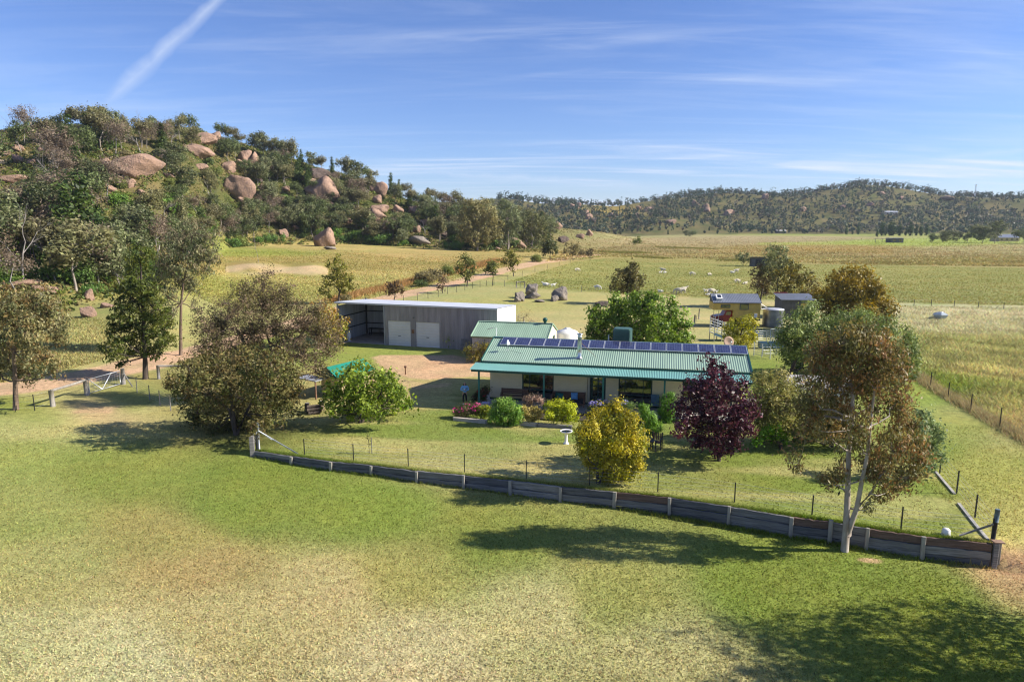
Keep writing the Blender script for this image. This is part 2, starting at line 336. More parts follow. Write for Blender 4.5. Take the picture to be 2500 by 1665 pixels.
def groundmat(name, attr='col', rough=.95):
    m = bpy.data.materials.new(name); m.use_nodes = True; nt = m.node_tree; b = nt.nodes['Principled BSDF']; L = nt.links
    b.inputs['Roughness'].default_value = rough; b.inputs['Specular IOR Level'].default_value = .1
    a = N(nt, 'ShaderNodeAttribute', attribute_name=attr); t = N(nt, 'ShaderNodeTexCoord')
    def nz(sc, det=5, ro=.6, st=None):
        q = N(nt, 'ShaderNodeTexNoise', Scale=sc, Detail=det, Roughness=ro)
        if st:
            mp = N(nt, 'ShaderNodeMapping'); mp.inputs['Scale'].default_value = st; L.new(t.outputs['Object'], mp.inputs[0]); L.new(mp.outputs[0], q.inputs['Vector'])
        else: L.new(t.outputs['Object'], q.inputs['Vector'])
        return q.outputs['Fac']
    n1 = nz(.22, 7, .65); n2 = nz(2.4, 6, .7); n3 = nz(13, 4, .7); n4 = nz(.05, 5, .6)
    def mixc(f, c1, c2, mode='MIX'):
        q = N(nt, 'ShaderNodeMix', data_type='RGBA', blend_type=mode)
        for s, i in ((f, 0), (c1, 6), (c2, 7)):
            if hasattr(s, 'links'): L.new(s, q.inputs[i])
            else: q.inputs[i].default_value = s
        return q.outputs[2]
    def mr(s, a0, a1, b0, b1):
        q = N(nt, 'ShaderNodeMapRange'); L.new(s, q.inputs[0])
        for i, w in enumerate((a0, a1, b0, b1)): q.inputs[i + 1].default_value = w
        return q.outputs[0]
    c = a.outputs['Color']
    c = mixc(mr(n1, .5, .72, 0, .55), c, mixc(1.0, c, (1.3, 1.08, 1.05, 1), 'MULTIPLY'))
    c = mixc(mr(n1, .28, .5, .5, 0), c, mixc(1.0, c, (.72, .92, .7, 1), 'MULTIPLY'))
    c = mixc(mr(n4, .35, .65, .35, 0), c, mixc(1.0, c, (.85, .97, .8, 1), 'MULTIPLY'))
    k2 = N(nt, 'ShaderNodeCombineColor'); v2 = mr(n2, .3, .7, .72, 1.25); v3 = mr(n3, .3, .7, .6, 1.36)
    c = mixc(1.0, c, mixc(1.0, v2, v3, 'MULTIPLY'), 'MULTIPLY')
    L.new(c, b.inputs['Base Color'])
    ad = N(nt, 'ShaderNodeMath', operation='ADD'); L.new(n2, ad.inputs[0]); L.new(n3, ad.inputs[1])
    bp = N(nt, 'ShaderNodeBump', Strength=.7, Distance=.08); L.new(ad.outputs[0], bp.inputs['Height']); L.new(bp.outputs[0], b.inputs['Normal'])
    return m
GM = groundmat('ground_grass')
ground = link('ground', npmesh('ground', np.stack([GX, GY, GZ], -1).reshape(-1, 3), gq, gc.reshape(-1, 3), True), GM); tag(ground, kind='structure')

# ------------------------------------------------------------------ vegetation library
G_ = lambda *c: np.array(srgb(*c)) * 1.08     # leaf albedo from a lit photo colour
def leaf_geo(C, Nn, L, W, cols, rg, droop=0., curl=.25):
    n = len(C); C = np.asarray(C); Nn = Nn / (np.linalg.norm(Nn, axis=1, keepdims=True) + 1e-9)
    a = rg.normal(size=(n, 3)); a[:, 2] -= droop; a -= Nn * (a * Nn).sum(1, keepdims=True); a /= np.linalg.norm(a, axis=1, keepdims=True) + 1e-9
    b = np.cross(Nn, a); L = np.broadcast_to(L, (n,))[:, None]; W = np.broadcast_to(W, (n,))[:, None]
    V = np.stack([C - a * L / 2, C + b * W / 2 - Nn * L * curl * .3, C + a * L / 2 - Nn * L * curl * .5, C - b * W / 2 - Nn * L * curl * .3], 1).reshape(-1, 3)
    Fq = np.arange(4 * n).reshape(-1, 4); return V, Fq, np.repeat(cols, 4, 0)
def unit(rg, n):
    d = rg.normal(size=(n, 3)); return d / np.linalg.norm(d, axis=1, keepdims=True)
def crown_geo(lobes, rg, leaf=.2, asp=.6, rc=.4, nl=26, fill=1., pal=None, wts=None, top=None, topk=0., droop=0., jit=.3, shell=.6, flat=1., out=.8, cvar=.16, dark=0.):
    """lobes: (centre, radius or radii). Leaves gather in clumps spread through each lobe."""
    pal = np.array(pal); wts = np.array(wts if wts is not None else np.ones(len(pal)), float); wts /= wts.sum()
    VC = []; VN = []; CC = []; clumps = []
    zs = [l[0][2] for l in lobes]; zlo, zhi = min(zs) - .5, max(zs) + 1.
    for c, r in lobes:
        r = np.array(r if hasattr(r, '__len__') else (r, r, r), float); c = np.array(c)
        area = (r[0] * r[1] + r[0] * r[2] + r[1] * r[2]) / 3 * 4 * math.pi
        m = max(3, int(fill * area / (rc * rc * 3.0)))
        d = unit(rg, m); rad = 1 - (1 - shell) * rg.random(m) ** .8 * rg.choice([1, 1, 1.5], m); rad = np.clip(rad, .1, 1) * (1 + jit * .5 * rg.normal(size=m) * .4)
        cc = c + d * rad[:, None] * r; clumps.append(cc)
        pc = pal[rg.choice(len(pal), m, p=wts)] * (1 + cvar * rg.normal(size=(m, 1))).clip(.5, 1.6)
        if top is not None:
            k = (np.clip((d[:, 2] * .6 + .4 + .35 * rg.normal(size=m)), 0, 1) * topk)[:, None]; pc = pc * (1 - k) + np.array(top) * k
        q = rg.normal(size=(m, nl, 3)) * rc * .5 * (1 + .35 * rg.normal(size=(m, 1, 1))).clip(.4, 1.8); q[..., 2] *= flat
        P = cc[:, None] + q
        nn = q / (rc * .5) * .5 + d[:, None] * out + rg.normal(size=q.shape) * .75; nn[..., 2] += .25
        cl = pc[:, None] * (1 + .22 * rg.normal(size=(m, nl, 1))).clip(.4, 1.8)
        VC.append(P.reshape(-1, 3)); VN.append(nn.reshape(-1, 3)); CC.append(cl.reshape(-1, 3))
    P = np.concatenate(VC); n = len(P); sz = leaf * (1 + .3 * rg.normal(size=n)).clip(.4, 1.8)
    V, Fq, cl = leaf_geo(P, np.concatenate(VN), sz, sz * asp, np.concatenate(CC).clip(.004, .9), rg, droop)
    return V, Fq, cl, clumps
def wob(a, b, rg, k=3, amp=.08, sag=0.):
    a, b = np.array(a, float), np.array(b, float); L = np.linalg.norm(b - a); pts = [a]
    for i in range(1, k):
        t = i / k; pts.append(a + (b - a) * t + rg.normal(size=3) * amp * L * (1, 1, .4) + np.array([0, 0, sag * L * math.sin(t * math.pi)]))
    return pts + [b]
BARKS = dict(gum=pm('bark_gum', (.34, .29, .24), .8, .3, 4, bump=.4, stretch=(1, 1, .3)), dark=pm('bark_dark', (.075, .058, .045), .9, .3, 6, bump=.6, stretch=(1, 1, .3)),
             brown=pm('bark_brown', (.17, .12, .085), .9, .3, 5, bump=.6, stretch=(1, 1, .3)), dead=pm('bark_dead', (.30, .27, .25), .85, .3, 5, bump=.4, stretch=(1, 1, .25)),
             pale=pm('bark_pale', (.46, .41, .35), .75, .35, 3, bump=.3, stretch=(1, 1, .4), col2=(.25, .19, .14)))
def wood_geo(mb, lobes, clumps, rg, stems, r0, twig=.35, trunk_top=None, sides=7, amp=.06):
    """stems: list of polylines for the trunk(s); limbs run to every lobe and twigs to some clumps"""
    joints = []
    for st, ra, rb in stems:
        k = len(st); rad = [ra + (rb - ra) * (i / (k - 1)) ** .8 for i in range(k)]; rad[0] *= 1.35
        mb.tube([st[0]] + [st[0] + (np.array(st[1]) - st[0]) * .12] + list(st[1:]), [rad[0], ra] + rad[1:], sides)
        joints += [(np.array(p), rad[i]) for i, p in enumerate(st) if i >= max(1, k // 3)]
    for (c, r), cl in zip(lobes, clumps):
        c = np.array(c); rm = float(np.mean(r)); c2 = c - np.array([0, 0, .25 * rm])
        j = min(joints, key=lambda q: np.linalg.norm(q[0] - c2) + .9 * max(0, q[0][2] - c2[2]))
        lr = max(.012, min(j[1] * .6, .05 * rm + .02)); pts = wob(j[0], c2, rg, 4, amp, -.06); mb.tube(pts, list(np.linspace(lr, lr * .5, len(pts))), 5, cap=False)
        for q in cl[::max(1, int(1 / max(twig, .01)))]:
            p = wob(c2, q, rg, 2, amp); mb.tube(p, [lr * .4, lr * .25, lr * .08], 3, cap=False)
def px_lobes(base, L, zs=1., depth=.85, rg=None, dj=.35, grow=1.):
    """photo circles (u, v, r[, forward offset in metres]) at the tree's own distance -> lobes local to its base"""
    out = []
    for l in L:
        u, v, r = l[:3]; dy = l[3] if len(l) > 3 else (rg.uniform(-dj, dj) * 1. if rg else 0)
        P = aty(u, v, base[1] + dy); k = r * grow / ppm(P); out.append(((P - base), (k, k * depth, k)))
    return out
def tree(name, label, cat, base, lobes, rg, pal, bark='brown', stems=None, r0=.15, group=None, mat=None, twig=.3, back=True, **kw):
    base = np.array(base, float)
    lobes = list(lobes)
    t = empty(name, base, 0, label, cat, group)
    V, Fq, cl, clumps = crown_geo(lobes, rg, pal=pal, **kw)
    link('crown', npmesh(name + '_crown', V, Fq, cl), mat or LEAF, t)
    if stems is None:
        zc = np.mean([l[0][2] for l in lobes]); xc = np.mean([l[0][0] for l in lobes]); yc = np.mean([l[0][1] for l in lobes])
        stems = [(wob((0, 0, -.15), (xc * .7, yc * .7, zc * 1.05), rg, 4, .03), r0, r0 * .4)]
    mb = MB(); wood_geo(mb, lobes, clumps, rg, stems, r0, twig); mb.build('trunk', BARKS[bark], t)
    return t
def px_stem(base, pts, dys=None):
    return [np.array([0, 0, -.15])] + [aty(u, v, base[1] + (dys[i] if dys else 0)) - base for i, (u, v) in enumerate(pts)]
def rng(s): return np.random.default_rng(s)

# --- palettes (linear albedo)
P_GUM = [G_(118, 122, 84), G_(98, 106, 70), G_(138, 136, 98), G_(84, 92, 58)]
P_RUST = [G_(126, 110, 66), G_(108, 106, 62), G_(140, 108, 72), G_(90, 92, 54)]
P_MUL = [G_(118, 138, 44), G_(98, 122, 36), G_(140, 156, 58), G_(82, 104, 34)]
P_ORN = [G_(104, 128, 46), G_(84, 110, 38), G_(122, 144, 58), G_(70, 94, 34)]
P_DARK = [G_(86, 92, 46), G_(70, 78, 38), G_(104, 104, 56), G_(96, 82, 48)]
P_TWIG = [G_(122, 106, 76), G_(102, 96, 60), G_(130, 110, 90), G_(88, 84, 52)]
P_PINE = [G_(60, 76, 30), G_(48, 62, 26), G_(80, 92, 36), G_(96, 100, 40)]
P_GOLD = [G_(176, 166, 48), G_(150, 148, 44), G_(128, 132, 42), G_(108, 116, 40)]
P_PLUM = [G_(70, 36, 46), G_(54, 29, 38), G_(94, 50, 58), G_(42, 26, 34)]
P_OLIVE = [G_(148, 146, 82), G_(124, 128, 68), G_(166, 158, 98)]
P_WILLOW = [G_(116, 132, 70), G_(96, 112, 58), G_(136, 148, 86), G_(80, 96, 48)]
P_WATTLE = [G_(118, 106, 48), G_(100, 94, 44), G_(136, 120, 50), G_(82, 80, 38)]
P_LIME = [G_(178, 186, 44), G_(160, 172, 40), G_(140, 156, 40)]
P_BUSH = [G_(96, 124, 48), G_(78, 106, 40), G_(116, 142, 60)]
P_PALE = [G_(168, 150, 108), G_(150, 140, 92), G_(176, 164, 124)]

# ------------------------------------------------------------------ garden and yard trees
b = at(38, 1000); r_ = rng(11)
tree('gum_tree', 'grey-green gum with rusty upper leaves and straight trunk beside the post and rail panel', 'tree', b,
     px_lobes(b, [(20, 740, 52), (90, 735, 50), (130, 790, 42), (60, 800, 55), (-20, 800, 55), (20, 870, 55), (95, 870, 45), (140, 900, 24), (70, 905, 36), (-30, 900, 40), (120, 755, 30), (150, 830, 22)], rg=r_, dj=1.4), r_, P_GUM + [G_(120, 104, 66)], 'brown',
     [(px_stem(b, [(37, 930), (33, 860), (45, 790)], [0, .1, .2]), .19, .08)], leaf=.2, asp=.42, rc=.42, nl=30, fill=1.35, top=G_(160, 122, 64), topk=.28, droop=1.2)
b = at(355, 925); r_ = rng(12)
conif = [(345, 625, 26), (335, 660, 36), (350, 700, 42), (320, 720, 40), (375, 745, 42), (310, 770, 42), (350, 790, 46), (290, 815, 32), (395, 800, 36), (330, 840, 36), (280, 855, 24), (375, 845, 34), (410, 835, 24), (255, 850, 14), (268, 880, 12), (300, 880, 16), (330, 600, 12), (362, 620, 14)]
tree('cypress_tree', 'dark cypress pine with drooping layered boughs beside the dirt track', 'tree', b, px_lobes(b, conif, rg=r_, dj=1.2, depth=1.0), r_, P_PINE, 'dark',
     [(px_stem(b, [(354, 870), (350, 780), (345, 690), (342, 610)]), .24, .05)], leaf=.26, asp=.35, rc=.42, nl=30, fill=1., flat=.6, top=G_(120, 126, 52), topk=.35, out=.6, droop=.8)
b = at(441, 868); r_ = rng(13)
tree('slender_gum_tree', 'tall slender gum with pale upper trunk and sparse drooping leaves', 'tree', b,
     px_lobes(b, [(470, 570, 34), (440, 600, 40), (500, 600, 32), (410, 640, 34), (455, 650, 34), (500, 650, 26), (380, 690, 28), (410, 720, 26), (470, 700, 24), (395, 640, 24), (370, 740, 20), (480, 750, 18), (420, 770, 20), (525, 575, 16), (430, 680, 30), (480, 620, 30), (400, 780, 22), (520, 630, 20)], rg=r_, dj=1.2, grow=1.12), r_, P_GUM + [G_(132, 120, 92)], 'brown',
     [(px_stem(b, [(441, 800), (442, 740), (448, 690), (462, 630), (470, 570)]), .17, .05)], leaf=.22, asp=.36, rc=.42, nl=28, fill=1.1, droop=2.2, twig=.5)
b = at(655, 985); r_ = rng(14)
big = [(640, 735, 52), (580, 745, 46), (700, 740, 46), (540, 790, 54), (610, 800, 60), (680, 800, 60), (745, 790, 50), (790, 800, 44), (520, 850, 54), (590, 870, 60), (670, 870, 60), (740, 860, 52), (800, 850, 36), (640, 690, 26), (600, 705, 26), (770, 760, 30), (500, 800, 36), (690, 705, 20), (825, 830, 16), (660, 660, 10), (770, 900, 30)]
tree('spreading_wattle_tree', 'broad half-bare wattle with grey-brown twigs and thin olive leaves behind the dark thicket', 'tree', b,
     px_lobes(b, big, rg=r_, dj=2.6, grow=1.12), r_, P_TWIG, 'brown',
     [(px_stem(b, [(640, 930), (615, 870), (575, 800)], [0, .6, 1.4]), .26, .08), (px_stem(b, [(665, 920), (700, 860), (745, 805)], [0, .3, .8]), .22, .07), (px_stem(b, [(650, 930), (665, 860), (640, 780)], [0, .9, 1.6]), .2, .05)],
     leaf=.14, asp=.4, rc=.46, nl=44, fill=1.25, twig=.95, shell=.35, out=.4)
b = at(575, 1062); r_ = rng(15)
thick = [(470, 900, 44), (530, 890, 46), (600, 890, 50), (670, 890, 46), (450, 950, 42), (510, 950, 52), (580, 960, 56), (650, 950, 54), (710, 930, 36), (480, 1000, 40), (540, 1010, 48), (610, 1010, 50), (670, 1000, 40), (590, 1050, 34), (640, 1045, 30), (560, 1050, 30), (700, 975, 32), (430, 930, 22), (520, 1045, 22), (720, 1000, 20)]
tree('thicket_bush', 'large dense dark olive bush by the end of the retaining wall', 'bush', b, px_lobes(b, thick, rg=r_, dj=2.2, depth=1.05), r_, P_DARK, 'dark',
     [(px_stem(b, [(570, 1010), (560, 950)]), .14, .06), (px_stem(b, [(600, 1010), (630, 950)]), .12, .05), (px_stem(b, [(560, 1000), (510, 960)]), .1, .05)], leaf=.17, asp=.5, rc=.42, nl=40, fill=1.15, top=G_(132, 118, 72), topk=.5, out=.7)
b = at(805, 845); r_ = rng(16)
tree('photinia_bush', 'rounded yellow-green bush with reddish tips beside the open shed bay', 'bush', b, px_lobes(b, [(800, 770, 30), (825, 790, 26), (790, 800, 34), (825, 820, 26), (800, 835, 24), (780, 760, 24), (840, 800, 14)], rg=r_, dj=.8), r_, [G_(150, 150, 62), G_(128, 134, 52), G_(166, 160, 80)], 'brown',
     leaf=.24, asp=.55, rc=.45, nl=26, top=G_(170, 104, 60), topk=.5)
b = at(880, 1032); r_ = rng(17)
mul = [(885, 890, 20), (870, 915, 30), (910, 925, 32), (840, 930, 30), (945, 935, 30), (815, 955, 28), (860, 955, 34), (910, 960, 38), (955, 965, 34), (985, 985, 24), (800, 985, 20), (840, 985, 32), (890, 990, 36), (940, 990, 30), (970, 960, 24), (815, 1005, 16), (860, 1010, 22), (1003, 990, 12), (920, 1005, 20), (850, 900, 14), (940, 910, 16)]
tree('fruit_tree', 'low spreading fruit tree with bright green leaves and forked trunk on the lawn', 'tree', b, px_lobes(b, mul, rg=r_, dj=1.9, depth=1.), r_, P_MUL, 'dark',
     [(px_stem(b, [(876, 1005), (868, 970), (862, 930)], [0, .2, .4]), .13, .05), (px_stem(b, [(893, 1010), (908, 995), (930, 960)], [0, -.2, -.5]), .11, .05)], leaf=.2, asp=.6, rc=.38, nl=28, fill=1., top=G_(160, 172, 74), topk=.3)
b = at(1560, 872); b[1] += 5; b[2] = terrain(b[0], b[1]); r_ = rng(18)
orn = [(1470, 770, 34), (1510, 750, 34), (1555, 745, 34), (1595, 750, 34), (1630, 770, 36), (1660, 800, 32), (1460, 805, 32), (1500, 800, 44), (1555, 795, 48), (1610, 805, 44), (1670, 830, 24), (1445, 830, 22), (1490, 840, 36), (1560, 850, 40), (1625, 845, 36), (1590, 728, 16), (1545, 724, 14), (1640, 740, 14), (1500, 728, 12), (1685, 850, 14), (1560, 880, 40)]
tree('round_green_tree', 'big rounded leafy green tree behind the house roof', 'tree', b, px_lobes(b, orn, rg=r_, dj=2.4, depth=1.), r_, P_ORN, 'brown', leaf=.28, asp=.6, rc=.46, nl=28, top=G_(132, 156, 62), topk=.4, r0=.22)
b = at(1460, 1180); r_ = rng(19)
gold = [(1500, 1012, 30), (1460, 1025, 32), (1535, 1030, 30), (1440, 1060, 34), (1490, 1060, 42), (1545, 1065, 34), (1430, 1095, 26), (1480, 1100, 40), (1535, 1105, 38), (1565, 1080, 20), (1450, 1130, 28), (1500, 1140, 38), (1545, 1140, 30), (1480, 1160, 22), (1525, 1165, 20), (1430, 1075, 22), (1415, 1050, 14), (1510, 995, 16)]
tree('golden_cypress_bush', 'upright golden yellow-green cypress bush on the lawn near the wall', 'bush', b, px_lobes(b, gold, rg=r_, dj=1.2, depth=1., grow=1.05), r_, P_GOLD, 'dark', [(px_stem(b, [(1458, 1140), (1465, 1080)]), .1, .05), (px_stem(b, [(1475, 1140), (1500, 1080)]), .08, .04)],
     leaf=.14, asp=.45, rc=.28, nl=40, fill=1.3, top=G_(204, 180, 60), topk=.45, out=1.0, cvar=.24)
b = at(1755, 1125); r_ = rng(20)
plum = [(1735, 875, 14), (1738, 900, 20), (1735, 930, 28), (1770, 920, 22), (1700, 940, 24), (1775, 950, 34), (1690, 970, 34), (1735, 975, 44), (1800, 975, 34), (1665, 1000, 28), (1705, 1015, 42), (1765, 1015, 48), (1815, 1010, 34), (1840, 990, 16), (1670, 1040, 30), (1720, 1055, 40), (1785, 1055, 42), (1825, 1045, 26), (1745, 1085, 28), (1790, 1085, 24), (1700, 1075, 20), (1770, 895, 10), (1810, 935, 16), (1755, 1105, 14)]
tree('purple_plum_tree', 'round purple-leaved plum tree on the lawn in front of the house', 'tree', b, px_lobes(b, plum, rg=r_, dj=1.6, depth=1.), r_, P_PLUM, 'dark', [(px_stem(b, [(1757, 1095), (1752, 1040), (1745, 960)]), .12, .04)],
     mat=GLOSSLEAF, leaf=.17, asp=.6, rc=.34, nl=30, fill=1.05, top=G_(120, 68, 76), topk=.3)
b = at(1905, 1085); r_ = rng(21)
tree('olive_shrub', 'pale olive feathery shrub between the plum and the gum', 'shrub', b, px_lobes(b, [(1880, 960, 40), (1930, 950, 36), (1870, 1000, 40), (1920, 1000, 46), (1895, 1040, 40), (1860, 930, 24), (1955, 980, 30), (1900, 925, 26), (1870, 1060, 24), (1850, 980, 30), (1945, 1030, 34)], rg=r_, dj=1.2, grow=1.1), r_, P_OLIVE, 'brown', leaf=.17, asp=.38, rc=.34, nl=36, fill=1.3)
b = at(1900, 1088); b[1] -= .6; r_ = rng(22)
tree('low_green_shrub', 'low bright green shrub at the foot of the olive shrub', 'shrub', b, px_lobes(b, [(1870, 1060, 20), (1895, 1050, 22), (1850, 1075, 14), (1915, 1068, 16)], rg=r_, dj=.3), r_, [G_(120, 160, 50), G_(96, 140, 40)], 'dark', leaf=.14, rc=.26, nl=26)
b = at(2030, 1090); r_ = rng(23)
tree('dark_grey_shrub', 'dense grey-green shrub in the shade behind the gum', 'shrub', b, px_lobes(b, [(1970, 990, 36), (2010, 1010, 40), (1985, 1040, 36), (2040, 1050, 40), (2060, 1010, 34), (2000, 1075, 28), (1950, 1060, 28), (2080, 1065, 30)], rg=r_, dj=1.), r_, [G_(104, 108, 76), G_(86, 92, 62), G_(118, 114, 84)], 'dark', leaf=.17, asp=.48, rc=.34, nl=34, fill=1.3)
b = at(2062, 1345); r_ = rng(24); by = b[1]
gum = [(2060, 830, 44), (2110, 850, 46), (2010, 850, 36), (2160, 870, 44), (2050, 890, 50), (2120, 910, 54), (2000, 900, 34), (2180, 920, 40), (2060, 950, 48), (2130, 970, 46), (2200, 970, 30), (1990, 970, 32), (2040, 1010, 36), (2100, 1030, 34), (2190, 1020, 36), (2215, 1060, 36), (2180, 1090, 44), (2230, 1110, 32), (2150, 1140, 40), (2210, 1160, 36), (2120, 1110, 26), (2030, 1060, 26), (1960, 1000, 22), (2040, 1160, 26), (2020, 1180, 22), (2170, 1190, 26), (2145, 1220, 18), (1935, 1110, 16), (1945, 1140, 13), (2100, 805, 26), (2150, 830, 22), (2240, 1080, 18), (2120, 1240, 12), (2060, 1120, 18), (1975, 930, 24), (1985, 1005, 30), (2000, 1045, 26), (1965, 1050, 18), (2090, 1075, 24)]
gl = px_lobes(b, gum, rg=r_, dj=1.3, grow=1.08)
tree('front_gum_tree', 'tall gum with pale forked trunk and reddish brown leaves growing against the retaining wall', 'tree', b, gl, r_, P_RUST + [G_(120, 118, 74)], 'pale',
     [(px_stem(b, [(2066, 1290), (2068, 1240), (2070, 1180), (2072, 1100), (2082, 1020), (2080, 940), (2075, 860)], [0, .1, .2, .3, .3, .4, .5]), .17, .05),
      ([np.array([.05, 0, .75])] + [aty(u, v, by + d) - b for u, v, d in ((2092, 1240, -.2), (2105, 1170, -.4), (2118, 1110, -.5), (2125, 1040, -.4), (2135, 950, -.2))], .125, .04),
      ([aty(2092, 1240, by - .2) - b] + [aty(u, v, by + d) - b for u, v, d in ((2125, 1205, -.5), (2150, 1160, -.7), (2190, 1120, -.8))], .06, .025),
      ([aty(2070, 1200, by + .2) - b] + [aty(u, v, by + d) - b for u, v, d in ((2030, 1180, .6), (1985, 1165, .9), (1950, 1130, 1.))], .045, .012)],
     leaf=.15, asp=.36, rc=.34, nl=40, fill=1.75, droop=2.0, top=G_(150, 128, 66), topk=.35, out=.5, twig=.45)
b = at(1935, 925); b[1] += 1; r_ = rng(25)
tree('pepper_tree', 'dense blue-green weeping tree behind the steel yard gate', 'tree', b, px_lobes(b, [(1960, 775, 34), (1930, 800, 34), (1990, 800, 40), (1925, 840, 34), (1970, 840, 46), (2020, 830, 36), (1940, 880, 36), (1985, 880, 40), (1970, 915, 20), (1910, 830, 16), (1985, 750, 16)], rg=r_, dj=1.8, depth=1.), r_, P_WILLOW, 'dark', leaf=.24, asp=.38, rc=.48, nl=36, fill=1.35, droop=1., top=G_(146, 158, 96), topk=.35, r0=.2)
b = at(2130, 935); b[1] += 2; r_ = rng(26)
tree('willow_tree', 'wide silvery green willow-like tree behind the front gum', 'tree', b, px_lobes(b, [(2060, 790, 40), (2110, 785, 40), (2160, 800, 40), (2205, 830, 36), (2060, 840, 46), (2130, 850, 52), (2190, 880, 44), (2220, 860, 26), (2090, 890, 46), (2150, 920, 44), (2215, 920, 30), (2225, 890, 22), (2030, 800, 26), (2185, 950, 30)], rg=r_, dj=2., depth=1.), r_, P_WILLOW, 'dark', leaf=.25, asp=.34, rc=.48, nl=36, fill=1.35, droop=.6, top=G_(148, 160, 96), topk=.35, r0=.2)
b = at(2262, 1165); r_ = rng(27)
tree('blue_green_sapling', 'blue-green young gum beside the side fence pickets', 'tree', b, px_lobes(b, [(2250, 1010, 20), (2265, 1040, 24), (2245, 1050, 22), (2285, 1075, 24), (2260, 1095, 28), (2290, 1110, 18), (2255, 1130, 22), (2240, 1085, 20), (2275, 1140, 12)], rg=r_, dj=.8), r_, [G_(114, 132, 84), G_(96, 114, 70), G_(132, 146, 98)], 'brown', leaf=.17, asp=.45, rc=.34, nl=34, fill=1.7, r0=.06)
b = at(2090, 812); r_ = rng(28)
tree('golden_wattle_tree', 'broad domed wattle with golden brown crown at the paddock edge', 'tree', b, px_lobes(b, [(2075, 672, 26), (2110, 680, 28), (2045, 690, 28), (2140, 705, 28), (2080, 710, 42), (2030, 725, 32), (2130, 740, 40), (2165, 750, 26), (2010, 740, 22), (2060, 760, 40), (2110, 775, 36), (2160, 780, 26), (2025, 765, 24), (2000, 720, 16), (2085, 795, 26)], rg=r_, dj=2.4, depth=1.), r_, P_WATTLE, 'dark', leaf=.32, asp=.45, rc=.55, nl=34, fill=1.3, top=G_(172, 146, 48), topk=.5, r0=.25)
r_ = rng(29)
for nm, lb, bp, lob, pal in (
    ('grey_gum_tree', 'grey-green gum with rounded crown, tallest of the clump behind the truck house', (1895, 748), [(1885, 612, 20), (1905, 608, 20), (1900, 635, 28), (1875, 640, 20), (1920, 640, 18), (1895, 660, 24)], [G_(132, 136, 92), G_(112, 118, 78)]),
    ('dark_gum_tree', 'dark brown-green gum with slim trunk overhanging the truck house roof', (1857, 745), [(1850, 665, 20), (1870, 660, 22), (1845, 690, 18), (1868, 690, 22), (1885, 680, 18), (1858, 710, 14), (1880, 705, 16)], [G_(110, 100, 62), G_(92, 88, 54), G_(122, 104, 72)]),
    ('yellow_gum_tree', 'bushy yellow-green gum standing between the dark gum and the grey cabin', (1901, 752), [(1905, 680, 24), (1930, 655, 20), (1945, 665, 24), (1960, 680, 20), (1935, 690, 26), (1910, 710, 22), (1950, 710, 20), (1925, 725, 18), (1975, 670, 14)], [G_(134, 122, 54), G_(112, 106, 48), G_(96, 94, 44)]),
    ('bronze_gum_tree', 'thin bronze-leaved gum between the clump and the domed wattle', (1975, 752), [(1980, 690, 18), (1985, 710, 16), (1970, 720, 16), (1990, 730, 14)], [G_(120, 106, 58), G_(104, 98, 54)])):
    b = at(*bp); tree(nm, lb, 'tree', b, px_lobes(b, lob, rg=r_, dj=1.4), r_, pal, 'dark', leaf=.34, asp=.5, rc=.6, nl=24, fill=.85, r0=.16, group=None)
b = at(1808, 848); r_ = rng(30)
tree('golden_shrub', 'spiky yellow-green conifer shrub beside the stock ramp', 'shrub', b, px_lobes(b, [(1790, 790, 16), (1815, 788, 18), (1840, 795, 14), (1785, 812, 20), (1815, 815, 24), (1840, 820, 16), (1800, 835, 16), (1825, 838, 14), (1832, 778, 8), (1775, 800, 10)], rg=r_, dj=.9, depth=1.), r_, [G_(170, 166, 50), G_(146, 148, 44), G_(120, 130, 42)], 'dark', leaf=.22, asp=.35, rc=.34, nl=28, top=G_(186, 172, 60), topk=.4)
b = at(1283, 800); r_ = rng(31)
tree('wispy_shrub', 'wispy half-bare shrub behind the right end of the grey shed', 'shrub', b, px_lobes(b, [(1265, 770, 18), (1285, 765, 18), (1300, 780, 18), (1275, 785, 16), (1255, 785, 10)], rg=r_, dj=.7), r_, P_PALE, 'dead', leaf=.14, asp=.3, rc=.45, nl=22, fill=.6, twig=1.)
b = at(1165, 885); r_ = rng(32)
tree('rosemary_bush', 'yellow-green twiggy bush at the left end of the house', 'bush', b, px_lobes(b, [(1150, 855, 18), (1170, 850, 20), (1190, 850, 16), (1155, 872, 18), (1178, 872, 18), (1135, 862, 8)], rg=r_, dj=.6), r_, [G_(128, 122, 52), G_(104, 104, 42), G_(150, 134, 70)], 'brown', leaf=.16, asp=.3, rc=.3, nl=28, droop=-1.2)
b = at(1103, 850); r_ = rng(33)
tree('rose_bush', 'dark green flowering bush against the grey shed wall', 'bush', b, px_lobes(b, [(1090, 835, 12), (1105, 838, 14), (1120, 835, 11), (1100, 828, 10), (1112, 846, 9)], rg=r_, dj=.4), r_, [G_(110, 128, 60), G_(74, 94, 40), G_(170, 176, 110)], 'dark', leaf=.18, rc=.32, nl=24)
